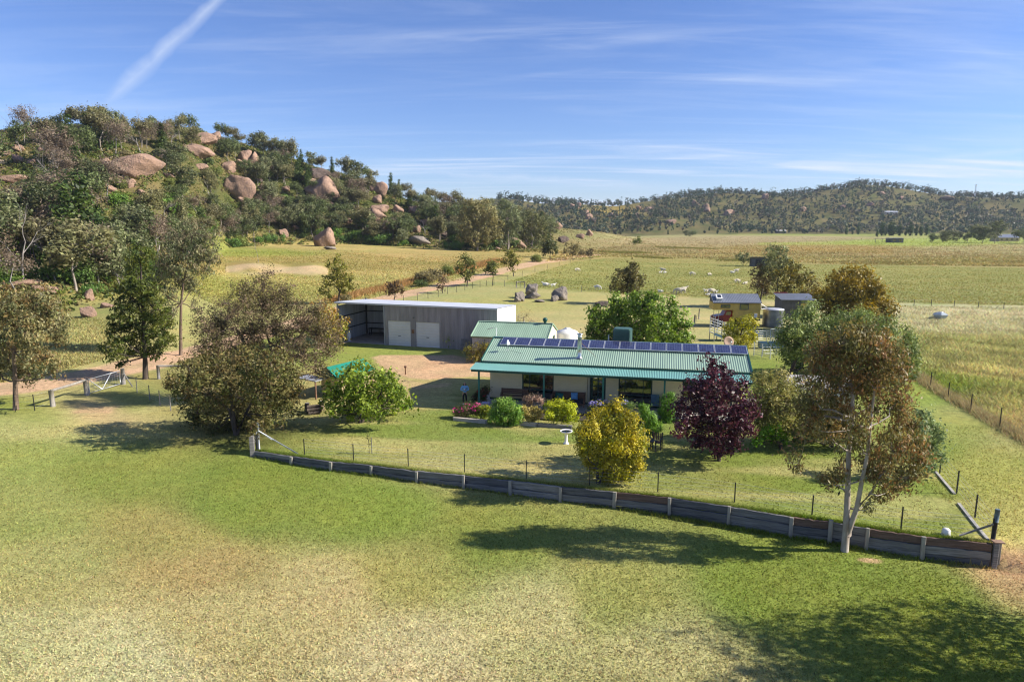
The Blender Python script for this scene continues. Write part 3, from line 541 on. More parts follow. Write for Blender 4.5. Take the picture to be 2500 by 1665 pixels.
# trees along the track and in the sheep paddock
ROADT = [((829, 742), [(826, 630, 12), (815, 650, 18), (835, 660, 20), (808, 675, 14), (822, 680, 20), (848, 678, 16), (800, 690, 12), (835, 700, 18), (858, 695, 12), (788, 712, 9), (805, 722, 12), (845, 712, 10)], [G_(138, 134, 56), G_(112, 114, 48), G_(92, 96, 42)], 'slim yellow-green gum with open crown behind the grey shed', 'slim_gum_tree', .75),
 ((963, 736), [(955, 700, 13), (970, 697, 13), (978, 710, 10), (948, 712, 9), (963, 710, 12)], [G_(112, 92, 64), G_(92, 78, 54)], 'small brown dome-shaped tree beside the track above the grey shed', 'brown_dome_tree', 1.),
 ((1081, 716), [(1078, 690, 10), (1086, 685, 9), (1074, 698, 8)], [G_(124, 104, 80), G_(104, 92, 66)], 'little grey-brown sparse tree on the mown verge of the track', 'sparse_tree', .7),
 ((1140, 700), [(1130, 640, 16), (1148, 640, 15), (1138, 628, 10), (1125, 660, 13), (1145, 662, 16), (1158, 658, 9), (1138, 676, 11)], [G_(112, 114, 60), G_(90, 96, 48)], 'oval dark green tree with twin stems beside the track', 'oval_tree', 1.),
 ((1203, 698), [(1200, 645, 13), (1192, 655, 11), (1210, 652, 10), (1203, 662, 10)], [G_(100, 106, 52), G_(84, 90, 44)], 'small round green tree on thin stem at the track fence corner', 'round_sapling', 1.),
 ((1254, 675), [(1243, 620, 13), (1250, 630, 15), (1232, 640, 9), (1262, 640, 10), (1250, 648, 13), (1225, 637, 6)], [G_(126, 122, 52), G_(102, 104, 46)], 'yellowish forked gum leaning beside the bend of the track', 'leaning_gum_tree', .85),
 ((1343, 631), [(1343, 585, 12), (1335, 600, 14), (1352, 600, 13), (1340, 612, 14), (1330, 615, 9), (1356, 612, 8)], [G_(88, 94, 54), G_(70, 78, 42)], 'dark dense tree at the far bend of the track', 'dark_track_tree', 1.),
 ((1399, 637), [(1390, 602, 12), (1405, 600, 12), (1385, 612, 9), (1410, 612, 9), (1397, 615, 10)], [G_(134, 124, 84), G_(112, 106, 66)], 'flat-topped grey tree where the track ends', 'flat_topped_tree', .7),
 ((1441, 636), [(1438, 615, 7), (1446, 613, 6), (1441, 621, 7)], [G_(104, 92, 66), G_(86, 80, 56)], 'tiny dark tree guarded by stakes beyond the track end', 'staked_tree', .8),
 ((1531, 742), [(1540, 655, 18), (1520, 670, 20), (1550, 672, 20), (1505, 685, 16), (1530, 690, 24), (1558, 690, 16), (1500, 705, 13), (1520, 708, 16), (1548, 705, 14), (1545, 642, 10), (1566, 680, 10)], [G_(100, 96, 52), G_(80, 80, 44), G_(118, 108, 62)], 'dark spreading gum standing alone beside the sheep paddock', 'paddock_gum_tree', 1.),
 ((1814, 649), [(1808, 625, 10), (1820, 622, 10), (1814, 635, 10), (1825, 635, 7)], [G_(122, 128, 84), G_(102, 110, 70)], 'small grey-green bushy tree in the green sheep paddock', 'grey_bushy_tree', .9),
 ((1556, 598), [(1556, 584, 7), (1552, 590, 6), (1560, 590, 6)], [G_(104, 116, 50), G_(84, 96, 44)], 'lone round bush in the dry far paddock', 'lone_bush', 1.)]
r_ = rng(34)
for bp, lob, pal, lb, nm, fl in ROADT:
    b = at(*bp); k = 1 / ppm(b); tree(nm, lb, 'bush' if 'bush' in nm else 'tree', b, px_lobes(b, lob, rg=r_, dj=.12 * len(lob)), r_, pal, 'dark', leaf=.26 + 2.2 * k, asp=.5, rc=.45 + 3 * k, nl=24, fill=fl, r0=.05 + .012 * len(lob), top=pal[0] * 1.25, topk=.4)

# ------------------------------------------------------------------ building materials
def brickmat(name, c1, c2, mortar, sx=.24, sy=.086):
    m = bpy.data.materials.new(name); m.use_nodes = True; nt = m.node_tree; b = nt.nodes['Principled BSDF']; b.inputs['Roughness'].default_value = .85; L = nt.links
    t = N(nt, 'ShaderNodeTexCoord'); sp = N(nt, 'ShaderNodeSeparateXYZ'); L.new(t.outputs['Object'], sp.inputs[0])
    ad = N(nt, 'ShaderNodeMath', operation='ADD'); L.new(sp.outputs[0], ad.inputs[0]); L.new(sp.outputs[1], ad.inputs[1])
    cb = N(nt, 'ShaderNodeCombineXYZ'); L.new(ad.outputs[0], cb.inputs[0]); L.new(sp.outputs[2], cb.inputs[1])
    br = N(nt, 'ShaderNodeTexBrick', Scale=1.0); br.inputs['Brick Width'].default_value = sx; br.inputs['Row Height'].default_value = sy; br.inputs['Mortar Size'].default_value = .006
    for k, v in (('Color1', c1), ('Color2', c2), ('Mortar', mortar)): br.inputs[k].default_value = (*v, 1)
    L.new(cb.outputs[0], br.inputs['Vector']); L.new(br.outputs['Color'], b.inputs['Base Color'])
    bp = N(nt, 'ShaderNodeBump', Strength=.5, Distance=.008, invert=True); L.new(br.outputs['Fac'], bp.inputs['Height']); L.new(bp.outputs[0], b.inputs['Normal']); return m
M = dict(
    brick=brickmat('cream_brick', (.86, .72, .46), (.80, .66, .41), (.74, .64, .44)),
    roof=pm('green_roof', (.29, .40, .30), .42, .12, .6, bump=0, spec=.5, col2=(.235, .345, .26), stretch=(2.2, .3, 1)), roof_pale=pm('pale_green_roof', (.27, .39, .275), .5, .1, .5, stretch=(2, .25, 1)),
    ver=pm('veranda_green', (.17, .37, .325), .4, .08, .5), dkgreen=pm('dark_green_trim', (.008, .075, .06), .4, .15, 2), teal=pm('teal_post', (.02, .16, .13), .45, .15, 3),
    frame=pm('window_frame_green', (.01, .045, .045), .4, .1, 3), conc=pm('concrete', (.42, .40, .36), .9, .15, 2, bump=.3), cream=pm('cream_paint', (.72, .66, .5), .7, .06, 1),
    white=pm('white_paint', (.8, .79, .76), .6, .04, 1), zinc=pm('zinc_sheet', (.34, .35, .37), .5, .16, .8, metal=.25, stretch=(3, 3, .4)), zincroof=pm('zinc_roof', (.56, .58, .62), .45, .08, .5, metal=.3),
    shedwall=pm('weathered_steel_wall', (.30, .275, .265), .6, .2, .7, metal=.15, stretch=(3, 3, .3)), roller=pm('roller_door_white', (.66, .63, .58), .6, .06, .6),
    inner=pm('shed_inside', (.5, .52, .55), .7, .15, .8, stretch=(3, 3, .3)), steel=pm('galvanised_steel', (.45, .47, .5), .45, .15, 4, metal=.55), dark=pm('dark_metal', (.035, .035, .04), .6, .2, 5), black=pm('black_steel', (.02, .02, .022), .6, .2, 5),
    flue=pm('stainless_flue', (.6, .6, .58), .25, .1, 5, metal=.9), cooler=pm('cooler_green', (.05, .115, .10), .55, .15, 3), alu=pm('aluminium', (.72, .74, .77), .4, .05, 3, metal=.5), cool_lou=pm('cooler_louvre', (.035, .09, .08), .5, .1, 3),
    sleeper_b=pm('wall_sleeper_dark', (.125, .125, .13), .95, .4, 3.1, bump=.9, bscale=9, stretch=(.3, 1, 5)), sleeper_c=pm('wall_sleeper_pale', (.25, .24, .225), .95, .4, 2.8, bump=.9, bscale=9, stretch=(.3, 1, 5)), timber=pm('grey_timber', (.25, .235, .22), .9, .3, 3, bump=.6, stretch=(.25, 1, 6)), timber2=pm('brown_timber', (.21, .115, .075), .8, .3, 3, bump=.4, stretch=(.3, 1, 6)), post=pm('old_post', (.30, .275, .235), .9, .3, 4, bump=.6, stretch=(1, 1, .2)),
    sleeper=pm('wall_sleeper', (.19, .185, .18), .95, .35, 2.4, bump=.9, bscale=9, stretch=(.3, 1, 5)), sleeper_red=pm('wall_sleeper_red', (.16, .105, .08), .95, .35, 2.4, bump=.9, bscale=9, stretch=(.3, 1, 5)),
    yellow=pm('mustard_boards', (.58, .41, .10), .7, .12, 2), red=pm('dark_red_paint', (.22, .012, .016), .3, .15, 2, spec=.6), rubber=pm('rubber', (.02, .02, .02), .9), grroof=pm('grey_blue_roof', (.19, .21, .25), .45, .12, .8, metal=.2),
    tank=pm('tank_steel', (.24, .26, .29), .35, .25, 1.2, metal=.6), ply=pm('poly_tank_white', (.82, .80, .74), .5, .04, 1), blue=pm('blue_paint', (.10, .19, .28), .5, .2, 2), rust=pm('rust', (.24, .12, .06), .85, .3, 5),
    cabin=pm('cabin_grey', (.10, .105, .115), .7, .2, 1.5), pink=pm('pale_shed_wall', (.56, .50, .47), .7, .1, .8), stone=pm('pale_stone', (.55, .52, .46), .9, .15, 4, bump=.4), hutwall=pm('hut_wall', (.5, .4, .22), .85, .2, 2), hutroof=pm('hut_green_roof', (.02, .24, .17), .4, .12, 1))
def glassmat():
    m = bpy.data.materials.new('window_glass'); m.use_nodes = True; nt = m.node_tree; b = nt.nodes['Principled BSDF']
    nz = N(nt, 'ShaderNodeTexNoise', Scale=.6, Detail=2); t = N(nt, 'ShaderNodeTexCoord'); nt.links.new(t.outputs['Object'], nz.inputs['Vector']); rp = ramp(nt, [(.35, (.006, .007, .008)), (.7, (.02, .024, .026))]); nt.links.new(nz.outputs['Fac'], rp.inputs[0]); nt.links.new(rp.outputs[0], b.inputs['Base Color'])
    b.inputs['Roughness'].default_value = .03; b.inputs['Specular IOR Level'].default_value = 1.0; b.inputs['IOR'].default_value = 1.8; return m
M['glass'] = glassmat()
def cellmat():
    m = bpy.data.materials.new('solar_cells'); m.use_nodes = True; nt = m.node_tree; b = nt.nodes['Principled BSDF']; L = nt.links
    t = N(nt, 'ShaderNodeTexCoord'); sp = N(nt, 'ShaderNodeSeparateXYZ'); L.new(t.outputs['Object'], sp.inputs[0])
    def line(i, per, w):
        a = N(nt, 'ShaderNodeMath', operation='DIVIDE'); L.new(sp.outputs[i], a.inputs[0]); a.inputs[1].default_value = per
        f = N(nt, 'ShaderNodeMath', operation='FRACT'); L.new(a.outputs[0], f.inputs[0]); g = N(nt, 'ShaderNodeMath', operation='LESS_THAN'); L.new(f.outputs[0], g.inputs[0]); g.inputs[1].default_value = w; return g.outputs[0]
    mx = N(nt, 'ShaderNodeMath', operation='MAXIMUM'); L.new(line(0, .17, .07), mx.inputs[0]); L.new(line(1, .16, .06), mx.inputs[1])
    nz = N(nt, 'ShaderNodeTexNoise', Scale=5); L.new(t.outputs['Object'], nz.inputs['Vector']); rp = ramp(nt, [(.35, (.018, .022, .065)), (.65, (.034, .042, .115))]); L.new(nz.outputs['Fac'], rp.inputs[0])
    mc = N(nt, 'ShaderNodeMix', data_type='RGBA'); L.new(mx.outputs[0], mc.inputs[0]); L.new(rp.outputs[0], mc.inputs[6]); mc.inputs[7].default_value = (.11, .13, .2, 1); L.new(mc.outputs[2], b.inputs['Base Color'])
    b.inputs['Roughness'].default_value = .16; b.inputs['Specular IOR Level'].default_value = .6; return m
M['cells'] = cellmat()

# ------------------------------------------------------------------ the house
HA = R(-12.3); HP = np.array([-2.966, 46.707, 0.])
house = empty('farm_house', HP, HA, 'long low cream brick farmhouse with green corrugated roof and front veranda', 'house')
def hw(u, v, z): # house coordinates to world
    return np.array([HP[0] + u * math.cos(HA) - v * math.sin(HA), HP[1] + u * math.sin(HA) + v * math.cos(HA), z])
def wall_pieces(mb, x0, x1, z0, z1, y, th, holes):
    xs = x0
    for (a, b_, c, d) in sorted(holes):
        if a > xs: mb.box(((xs + a) / 2, y, (z0 + z1) / 2), (a - xs, th, z1 - z0))
        if c > z0: mb.box(((a + b_) / 2, y, (z0 + c) / 2), (b_ - a, th, c - z0))
        if d < z1: mb.box(((a + b_) / 2, y, (d + z1) / 2), (b_ - a, th, z1 - d))
        xs = b_
    if x1 > xs: mb.box(((xs + x1) / 2, y, (z0 + z1) / 2), (x1 - xs, th, z1 - z0))
WY = 2.55
W1, DR, W2, W3 = (3.26, 5.57, .28, 2.3), (7.98, 9.3, .1, 2.32), (10.2, 12.53, .28, 2.3), (14.6, 16.6, .9, 2.2)
mb = MB(); wall_pieces(mb, .86, 18.3, .1, 3.02, WY, .2, [W1, DR, W2, W3]); mb.build('front_wall', M['brick'], house)
mb = MB(); mb.box((.96, 5.6, 1.56), (.2, 5.88, 2.92)); mb.box((18.2, 5.6, 1.56), (.2, 5.88, 2.92)); mb.box((9.58, 8.64, 1.56), (17.4, .2, 2.92))
mb.prism([(.9, 2.7, 3.03), (.9, 8.5, 3.03), (.9, 5.6, 3.9)], (.14, 0, 0)); mb.prism([(18.12, 2.7, 3.03), (18.12, 8.5, 3.03), (18.12, 5.6, 3.9)], (.14, 0, 0)); mb.build('wall', M['brick'], house)
mb = MB(); mb.box((9.4, 4.45, -.02), (18.2, 8.7, .24)); mb.build('slab', M['conc'], house)
rv0, rz0, tp = 1.7, 3.1, math.tan(R(15)); RV = 5.62; RZ = rz0 + (RV - rv0) * tp
mb = MB(); mb.corr((.42, rv0, rz0), (18.56, 0, 0), (0, RV - rv0, RZ - rz0), .022, .152, Nn=(0, 0, 1)); mb.corr((.42, 2 * RV - rv0, rz0), (18.56, 0, 0), (0, -(RV - rv0), RZ - rz0), .022, .152, Nn=(0, 0, 1))
roof = mb.build('roof', M['roof'], house)
mb = MB(); mb.bar((.4, RV, RZ + .03), (19.0, RV, RZ + .03), .34, .03); mb.build('ridge_cap', M['dkgreen'], roof)
for x in (.4, 19.0):
    mb = MB(); mb.bar((x, rv0, rz0 + .0), (x, RV, RZ + .0), .07, .16); mb.bar((x, RV, RZ), (x, 2 * RV - rv0, rz0), .07, .16); mb.build('barge_board', M['dkgreen'], roof)
mb = MB(); mb.box((9.7, rv0 - .03, 2.985), (18.62, .1, .17)); mb.build('gutter', M['dkgreen'], roof)
mb = MB(); mb.corr((.0, 0, 2.8), (18.85, 0, 0), (0, 1.72, .16), .018, .11, Nn=(0, 0, 1)); vr = mb.build('veranda_roof', M['ver'], house)
mb = MB(); mb.box((9.43, .12, 2.70), (18.7, .07, .16)); mb.build('veranda_beam', M['dkgreen'], vr)
for x in (.63, 5.25, 9.3, 13.35, 17.6):
    mb = MB(); mb.box((x, .14, 1.37), (.115, .115, 2.53)); p = mb.build('veranda_post', M['teal'], house)
    mb = MB(); mb.box((x, .14, .16), (.17, .17, .12)); mb.build('post_foot', M['dkgreen'], p)
mb = MB(); mb.box((9.4, 2.40, .17), (17.1, .06, .14)); mb.build('skirting', M['frame'], house)
def window(x0, x1, z0, z1, y, parent, mull, trans=None):
    w = MB(); t = .07
    w.box(((x0 + x1) / 2, y, z0 + t / 2), (x1 - x0, .12, t)); w.box(((x0 + x1) / 2, y, z1 - t / 2), (x1 - x0, .12, t))
    for x in (x0 + t / 2, x1 - t / 2): w.box((x, y, (z0 + z1) / 2), (t, .12, z1 - z0 - 2 * t))
    o = w.build('window', M['frame'], parent)
    for x in mull: m_ = MB(); m_.box((x, y + .003, (z0 + z1) / 2), (.05, .09, z1 - z0 - 2 * t)); m_.build('mullion', M['frame'], o)
    if trans: m_ = MB(); m_.box(((x0 + x1) / 2, y - .004, trans), (x1 - x0 - 2 * t, .11, .07)); m_.build('transom', M['frame'], o)
    xs = [x0 + t] + list(mull) + [x1 - t]
    for a, b_ in zip(xs[:-1], xs[1:]):
        for c, d in (((z0 + t, trans - .035), (trans + .035, z1 - t)) if trans else ((z0 + t, z1 - t),)):
            m_ = MB(); m_.box(((a + b_) / 2, y + .02, (c + d) / 2), (b_ - a - .05, .015, d - c)); m_.build('pane', M['glass'], o)
    return o
window(*W1, WY - .04, house, [W1[0] + .55, W1[1] - .72], .95); window(*W2, WY - .04, house, [W2[0] + .45, W2[1] - .62], .92); window(*W3, WY - .04, house, [15.6])
mb = MB(); mb.box((8.08, WY + .2, 1.21), (.16, .3, 2.2)); mb.build('door_reveal', M['cream'], house)
dm = MB(); dm.box((8.76, WY + .02, 1.21), (1.06, .06, 2.2)); door = dm.build('door', M['frame'], house)
for i in range(2):
    for k in range(5):
        q = MB(); q.box((8.55 + i * .42, WY - .015, .42 + k * .41), (.32, .02, .33)); q.build('pane', M['glass'], door)
q = MB(); q.tube([(8.79, WY - .02, 1.05), (8.79, WY - .08, 1.05), (8.88, WY - .08, 1.05)], .014, 5); q.build('handle', M['steel'], door)
th = math.atan(tp)
for i in range(16):
    x = 1.2 + 1.112 * i + .54; v = 4.745; z = rz0 + (v - rv0) * tp + .13
    rot = Matrix.Rotation(th, 4, 'X')
    q = MB(); q.box((0, 0, 0), (1.075, 1.33, .04)); p = q.build('solar_panel', M['alu'], house); p.location = (x, v, z); p.rotation_euler = (th, 0, 0)
    q = MB(); q.box((0, 0, .022), (1.02, 1.27, .006)); c = q.build('cell_sheet', M['cells'], p)
mb = MB()
for v in (4.35, 5.15): mb.box((10.1, v, rz0 + (v - rv0) * tp + .08), (17.7, .05, .06))
mb.build('panel_rail', M['alu'], house)
fx, fv = 7.36, 2.75; fz = rz0 + (fv - rv0) * tp
mb = MB(); mb.lathe([(.26, -.02), (.2, .05), (.15, .12), (.15, 1.5), (.17, 1.5), (.17, 1.56), (.13, 1.6), (.13, 1.66), (.21, 1.67), (.21, 1.74), (.0, 1.8)], (fx, fv, fz), 18); fl = mb.build('flue', M['flue'], house)
mb = MB(); mb.tube([(fx, fv, fz + 1.2), (fx + 1.15, fv + .2, rz0 + (fv + .2 - rv0) * tp + .03)], .012, 4); mb.build('stay_wire', M['rust'], fl)
cxh = MB(); cxh.box((10.2, 6.3, 4.55), (1.36, 1.2, .98), bev=.16); cxh.box((10.2, 6.3, 5.06), (1.2, 1.04, .06), bev=.16); cl_ = cxh.build('roof_cooler', M['cooler'], house)
for k in range(9):
    q = MB(); q.box((10.2, 5.68, 4.17 + k * .09), (1.16, .05, .035)); q.box((9.5, 6.3, 4.17 + k * .09), (.05, .95, .035)); q.build('louvre', M['cool_lou'], cl_)
q = MB(); q.tube([(9.14, 6.4, 3.9), (9.14, 6.4, 4.5)], .05, 8); q.build('vent_pipe', M['white'], house)
# weather station on the roof
mb = MB(); wz = rz0 + (3.3 - rv0) * tp; mb.tube([(2.0, 3.3, wz), (2.0, 3.3, wz + .55)], .02, 5); mb.tube([(1.85, 3.2, wz + .02), (2.0, 3.3, wz + .3), (2.15, 3.2, wz + .02)], .014, 4); ws = mb.build('antenna_mast', M['steel'], house)
mb = MB(); mb.lathe([(0, .0), (.17, .05), (.17, .12), (.03, .42)], (2.0, 3.3, wz + .45), 4, False); mb.build('antenna_head', M['alu'], ws)
mb = MB(); mb.tube([(2.2, 3.2, wz + .1), (3.1, 3.0, wz - .03)], .008, 4); mb.build('antenna_cable', M['dark'], ws)

def thing_at(name, label, cat, u, v, z, rz=0, group=None): return empty(name, hw(u, v, z), HA + rz, label, cat, group)
# bench
t = thing_at('garden_bench', 'long brown slatted timber bench on the veranda against the cream wall', 'bench', 2.72, 2.12, .1)
for k in range(3): q = MB(); q.box((0, -.17 + k * .15, .44), (2.0, .13, .035)); q.build('seat_slat', M['timber2'], t)
for k in range(3): q = MB(); q.box((0, .22 + k * .02, .56 + k * .13), (2.0, .03, .11)); q.build('back_slat', M['timber2'], t)
for sx in (-.92, .92):
    q = MB(); q.bar((sx, -.2, 0), (sx, -.2, .62), .06); q.bar((sx, .2, 0), (sx, .27, .88), .06); q.bar((sx, -.24, .63), (sx, .22, .63), .06, .04); q.bar((sx, -.2, .4), (sx, .2, .4), .05); q.build('leg_frame', M['timber2'], t)
# couch
t = thing_at('daybed_couch', 'dark cushioned daybed with red-brown timber arms beside the front door', 'couch', 6.72, 1.85, .1)
q = MB(); q.box((0, 0, .36), (2.2, .8, .2), bev=.06); q.build('seat_cushion', pm('navy_fabric', (.022, .026, .04), .95, .2, 3), t)
q = MB(); q.box((0, .36, .66), (2.2, .16, .44), bev=.05); q.build('back_cushion', M['timber2'], t)
q = MB(); q.box((0, 0, .22), (2.3, .84, .08)); q.build('base_frame', M['timber2'], t)
for sx in (-1.15, 1.15):
    q = MB(); q.bar((sx, -.38, 0), (sx, -.38, .72), .07); q.bar((sx, .38, 0), (sx, .38, .92), .07); q.bar((sx, -.42, .74), (sx, .42, .74), .09, .05); q.bar((sx, -.38, .45), (sx, .38, .45), .05, .2); q.build('arm', M['timber2'], t)
def cushion(label, mat, u, v, z, s=.46, tilt=.35, rz=0, nm='cushion'):
    n = 8; vs = []; fs = []
    for sd_ in (1, -1):
        for i in range(n + 1):
            for j in range(n + 1):
                a, b_ = i / n * 2 - 1, j / n * 2 - 1; pinch = 1 - .12 * (a * a * b_ * b_) ; h = .09 * ((1 - a ** 4) * (1 - b_ ** 4)) ** .5
                vs.append((a * s / 2 * (1 - .07 * (1 - b_ * b_)), sd_ * h, b_ * s / 2 * (1 - .07 * (1 - a * a))))
    m_ = (n + 1) ** 2
    for sd_ in (0, 1):
        for i in range(n):
            for j in range(n):
                f = [sd_ * m_ + i * (n + 1) + j, sd_ * m_ + (i + 1) * (n + 1) + j, sd_ * m_ + (i + 1) * (n + 1) + j + 1, sd_ * m_ + i * (n + 1) + j + 1]; fs.append(tuple(f if sd_ else f[::-1]))
    q = MB(); q.add(vs, fs, True); o = q.build(nm, mat); o.location = hw(u, v, z); o.rotation_euler = (-tilt, 0, HA + rz); return tag(o, label, 'cushion')
bl = pm('blue_print_fabric', (.05, .22, .55), .9, .5, 14, col2=(.28, .55, .8)); cushion('bright blue patterned cushion leaning on the daybed', bl, 7.15, 1.86, .8, .5, .35, .1)
cushion('dark green cushion in the corner of the daybed', pm('green_fabric', (.015, .12, .09), .9, .2, 8), 5.95, 1.9, .78, .46, .35, -.5); cushion('small teal cushion against the green one on the daybed', pm('teal_fabric', (.03, .16, .15), .9, .2, 8), 6.2, 1.8, .76, .4, .4, .4)
# blue chairs at the right of the veranda
for k, (cu, lb) in enumerate(((12.75, 'blue veranda chair beside the right-hand window'), (13.6, 'blue veranda chair behind the teal post'))):
    t = thing_at('veranda_chair', lb, 'chair', cu, 1.9, .1, 0, 'blue veranda chairs'); bm_ = M['blue']
    q = MB(); q.box((0, 0, .42), (.58, .55, .1), bev=.05); q.build('seat', bm_, t); q = MB(); q.box((0, .27, .74), (.58, .08, .6), bev=.03); q.build('backrest', bm_, t)
    for sx in (-.3, .3):
        q = MB(); q.bar((sx, -.25, 0), (sx, -.25, .6), .04); q.bar((sx, .27, 0), (sx, .27, .9), .04); q.bar((sx, -.27, .62), (sx, .27, .62), .06, .03); q.build('arm', M['dark'], t)
t = thing_at('lilac_crate', 'pale lilac plastic crate at the edge of the veranda slab', 'crate', 1.15, .0, .0)
q = MB(); q.box((0, 0, .22), (.5, .4, .40), bev=.03); q.build('box_body', pm('lilac_plastic', (.42, .38, .6), .6, .08, 3), t); q = MB(); q.box((0, 0, .445), (.54, .44, .05), bev=.03); q.build('lid', pm('lilac_lid', (.5, .46, .68), .6, .08, 3), t)

# ------------------------------------------------------------------ grey machinery shed
SA = R(-17.8); SPt = np.array([-13.5, 71.61, 0.]); SPt[2] = float(terrain(*SPt[:2]))
shed = empty('machinery_shed', SPt, SA, 'long grey steel machinery shed with open bay and two roller doors', 'shed')
X0, X1, DP, ZF, ZB = -5.75, 12.6, 6.2, 4.38, 3.98
def sheet(name, o, U, W, mat, par, Nn, per=.2, amp=.02): q = MB(); q.corr(o, U, W, amp, per, Nn=Nn); return q.build(name, mat, par)
D1, D2 = (.38, 3.02), (3.62, 6.3)
sheet('front_wall', (6.4, 0, .0), (6.2, 0, 0), (0, 0, ZF), M['shedwall'], shed, (0, -1, 0)); sheet('front_wall', (.05, 0, 2.66), (6.35, 0, 0), (0, 0, ZF - 2.66), M['shedwall'], shed, (0, -1, 0))
for a, b_ in ((.05, D1[0]), (D1[1], D2[0]), (D2[1], 6.4)): q = MB(); q.box(((a + b_) / 2, .01, 1.33), (b_ - a - .004, .06, 2.66)); q.build('door_pier', M['shedwall'], shed)
for a, b_ in (D1, D2):
    q = MB(); q.corr((a, .06, .02), (0, 0, 2.62), (b_ - a, 0, 0), .016, .3, Nn=(0, -1, 0)); dd = q.build('roller_door', M['roller'], shed)
    q = MB(); q.box(((a + b_) / 2, .02, 1.05), (.28, .03, .05)); q.build('handle', M['dark'], dd)
q = MB(); q.box((3.3, -.03, 1.62), (.3, .03, .42)); q.build('wall_plate', M['rust'], shed)
q = MB(); q.tube([(3.45, -.02, 3.1), (3.45, -.2, 3.1)], .05, 6); q.build('wall_lamp', M['dark'], shed)
sheet('end_wall', (X1, DP, 0), (0, -DP, 0), (0, 0, ZB), M['white'], shed, (1, 0, 0)); q = MB(); q.prism([(X1 - .02, 0.03, ZB), (X1 - .02, DP, ZB), (X1 - .02, 0.03, ZF - .03)], (.03, 0, 0)); q.build('end_gable', M['white'], shed)
sheet('end_wall', (X0, 0, 0), (0, DP, 0), (0, 0, ZB), M['inner'], shed, (-1, 0, 0)); sheet('back_wall', (X1, DP, 0), (X0 - X1, 0, 0), (0, 0, ZB), M['inner'], shed, (0, 1, 0)); sheet('bay_partition', (.04, 0.05, 0), (0, DP, 0), (0, 0, ZB), M['inner'], shed, (-1, 0, 0))
q = MB(); q.corr((X0 - .1, -.15, ZF + .05), (X1 - X0 + .2, 0, 0), (0, DP + .3, ZB - ZF), .02, .2, Nn=(0, 0, 1)); rf = q.build('roof', M['zincroof'], shed)
q = MB(); q.box(((X0 + X1) / 2, -.17, ZF - .02), (X1 - X0 + .24, .08, .16)); q.build('gutter', M['zincroof'], rf)
for z in (1.3, 2.7): q = MB(); q.box((X0 + .07, DP / 2, z), (.08, DP, .1)); q.box(((X0 + .05) / 2, DP - .07, z), (-X0, .08, .1)); q.build('wall_girt', M['dark'], shed)
for x, y in ((X0 + .08, .06), (X0 + .1, DP - .12), (-.02, .0)): q = MB(); q.box((x, y, 2.1), (.13, .13, 4.2)); q.build('column', M['zinc'] if y < .1 else M['dark'], shed)
q = MB(); q.box(((X0 + .05) / 2, DP / 2, .02), (-X0 - .2, DP - .3, .06)); q.build('bay_floor', pm('bay_dirt', (.34, .30, .27), .95, .2, 1.5), shed)
def sw(x, y, z=0): return np.array([SPt[0] + x * math.cos(SA) - y * math.sin(SA), SPt[1] + x * math.sin(SA) + y * math.cos(SA), SPt[2] + z])
t = empty('gas_bottle', sw(-4.9, .9), 0, 'white gas bottle standing in the shed open bay', 'gas bottle'); q = MB(); q.lathe([(.0, 0), (.2, .0), (.22, .08), (.22, .8), (.15, .98), (.05, 1.03)], n=14); q.build('cylinder', M['white'], t); q = MB(); q.lathe([(.1, 1.0), (.1, 1.16), (.09, 1.16)], n=10); q.build('collar', M['steel'], t)
t = empty('work_bench', sw(-3.2, 5.2), SA, 'dark workbench with clutter at the back of the open bay', 'workbench')
q = MB(); q.box((0, 0, .82), (3.2, .7, .06)); q.build('bench_top', M['dark'], t)
for x in (-1.5, 1.5):
    for y in (-.28, .28): q = MB(); q.box((x, y, .39), (.08, .08, .79)); q.build('leg', M['dark'], t)
q = MB(); q.box((0, 0, .3), (2.9, .6, .04)); q.build('lower_shelf', M['dark'], t)

# ------------------------------------------------------------------ green-roofed garage
GA = R(-13.4); GP = atz(1336.7, 828, 2.4); GP[2] = float(terrain(GP[0], GP[1]))
gar = empty('garage', GP, GA, 'small garage with pale green ribbed roof between house and grey shed', 'garage')
gl_, gd = 7.3, 5.5; gr = 3.42
sheet('front_wall', (-gl_ + .1, .15, 0), (gl_ - .2, 0, 0), (0, 0, 2.36), M['pink'], gar, (0, -1, 0)); sheet('back_wall', (-gl_ + .1, gd - .15, 0), (gl_ - .2, 0, 0), (0, 0, 2.36), M['pink'], gar, (0, 1, 0))
for x, mt in ((-.12, M['cream']), (-gl_ + .12, M['pink'])):
    q = MB(); q.prism([(x - .04, .17, 0), (x - .04, gd - .17, 0), (x - .04, gd - .17, 2.38), (x - .04, gd / 2, gr - .06), (x - .04, .17, 2.38)], (.08, 0, 0)); q.build('gable_wall', mt, gar)
for s_ in (0, 1):
    q = MB(); y0 = 0 if s_ == 0 else gd; q.corr((-gl_, y0, 2.4), (gl_, 0, 0), (0, gd / 2 - y0, gr - 2.4), .014, .19, Nn=(0, 0, 1)); q.build('roof_sheet', M['roof_pale'], gar)
for x in (-gl_, 0): q = MB(); q.bar((x, 0, 2.39), (x, gd / 2, gr), .06, .12); q.bar((x, gd / 2, gr), (x, gd, 2.39), .06, .12); q.build('barge_board', M['roof_pale'], gar)
q = MB(); q.box((-gl_ / 2, -.04, 2.33), (gl_, .1, .12)); q.build('gutter', pm('olive_gutter', (.16, .2, .1), .5), gar)
q = MB(); q.box((-gl_ / 2, gd / 2, gr + .02), (gl_, .3, .04)); q.build('ridge_cap', M['roof_pale'], gar)
q = MB(); q.lathe([(.14, -.1), (.14, .16), (.2, .2), (.24, .34), (.2, .46), (.08, .52), (0, .53)], (-.75, gd / 2, gr + .03), 14); q.build('roof_ventilator', M['dkgreen'], gar)
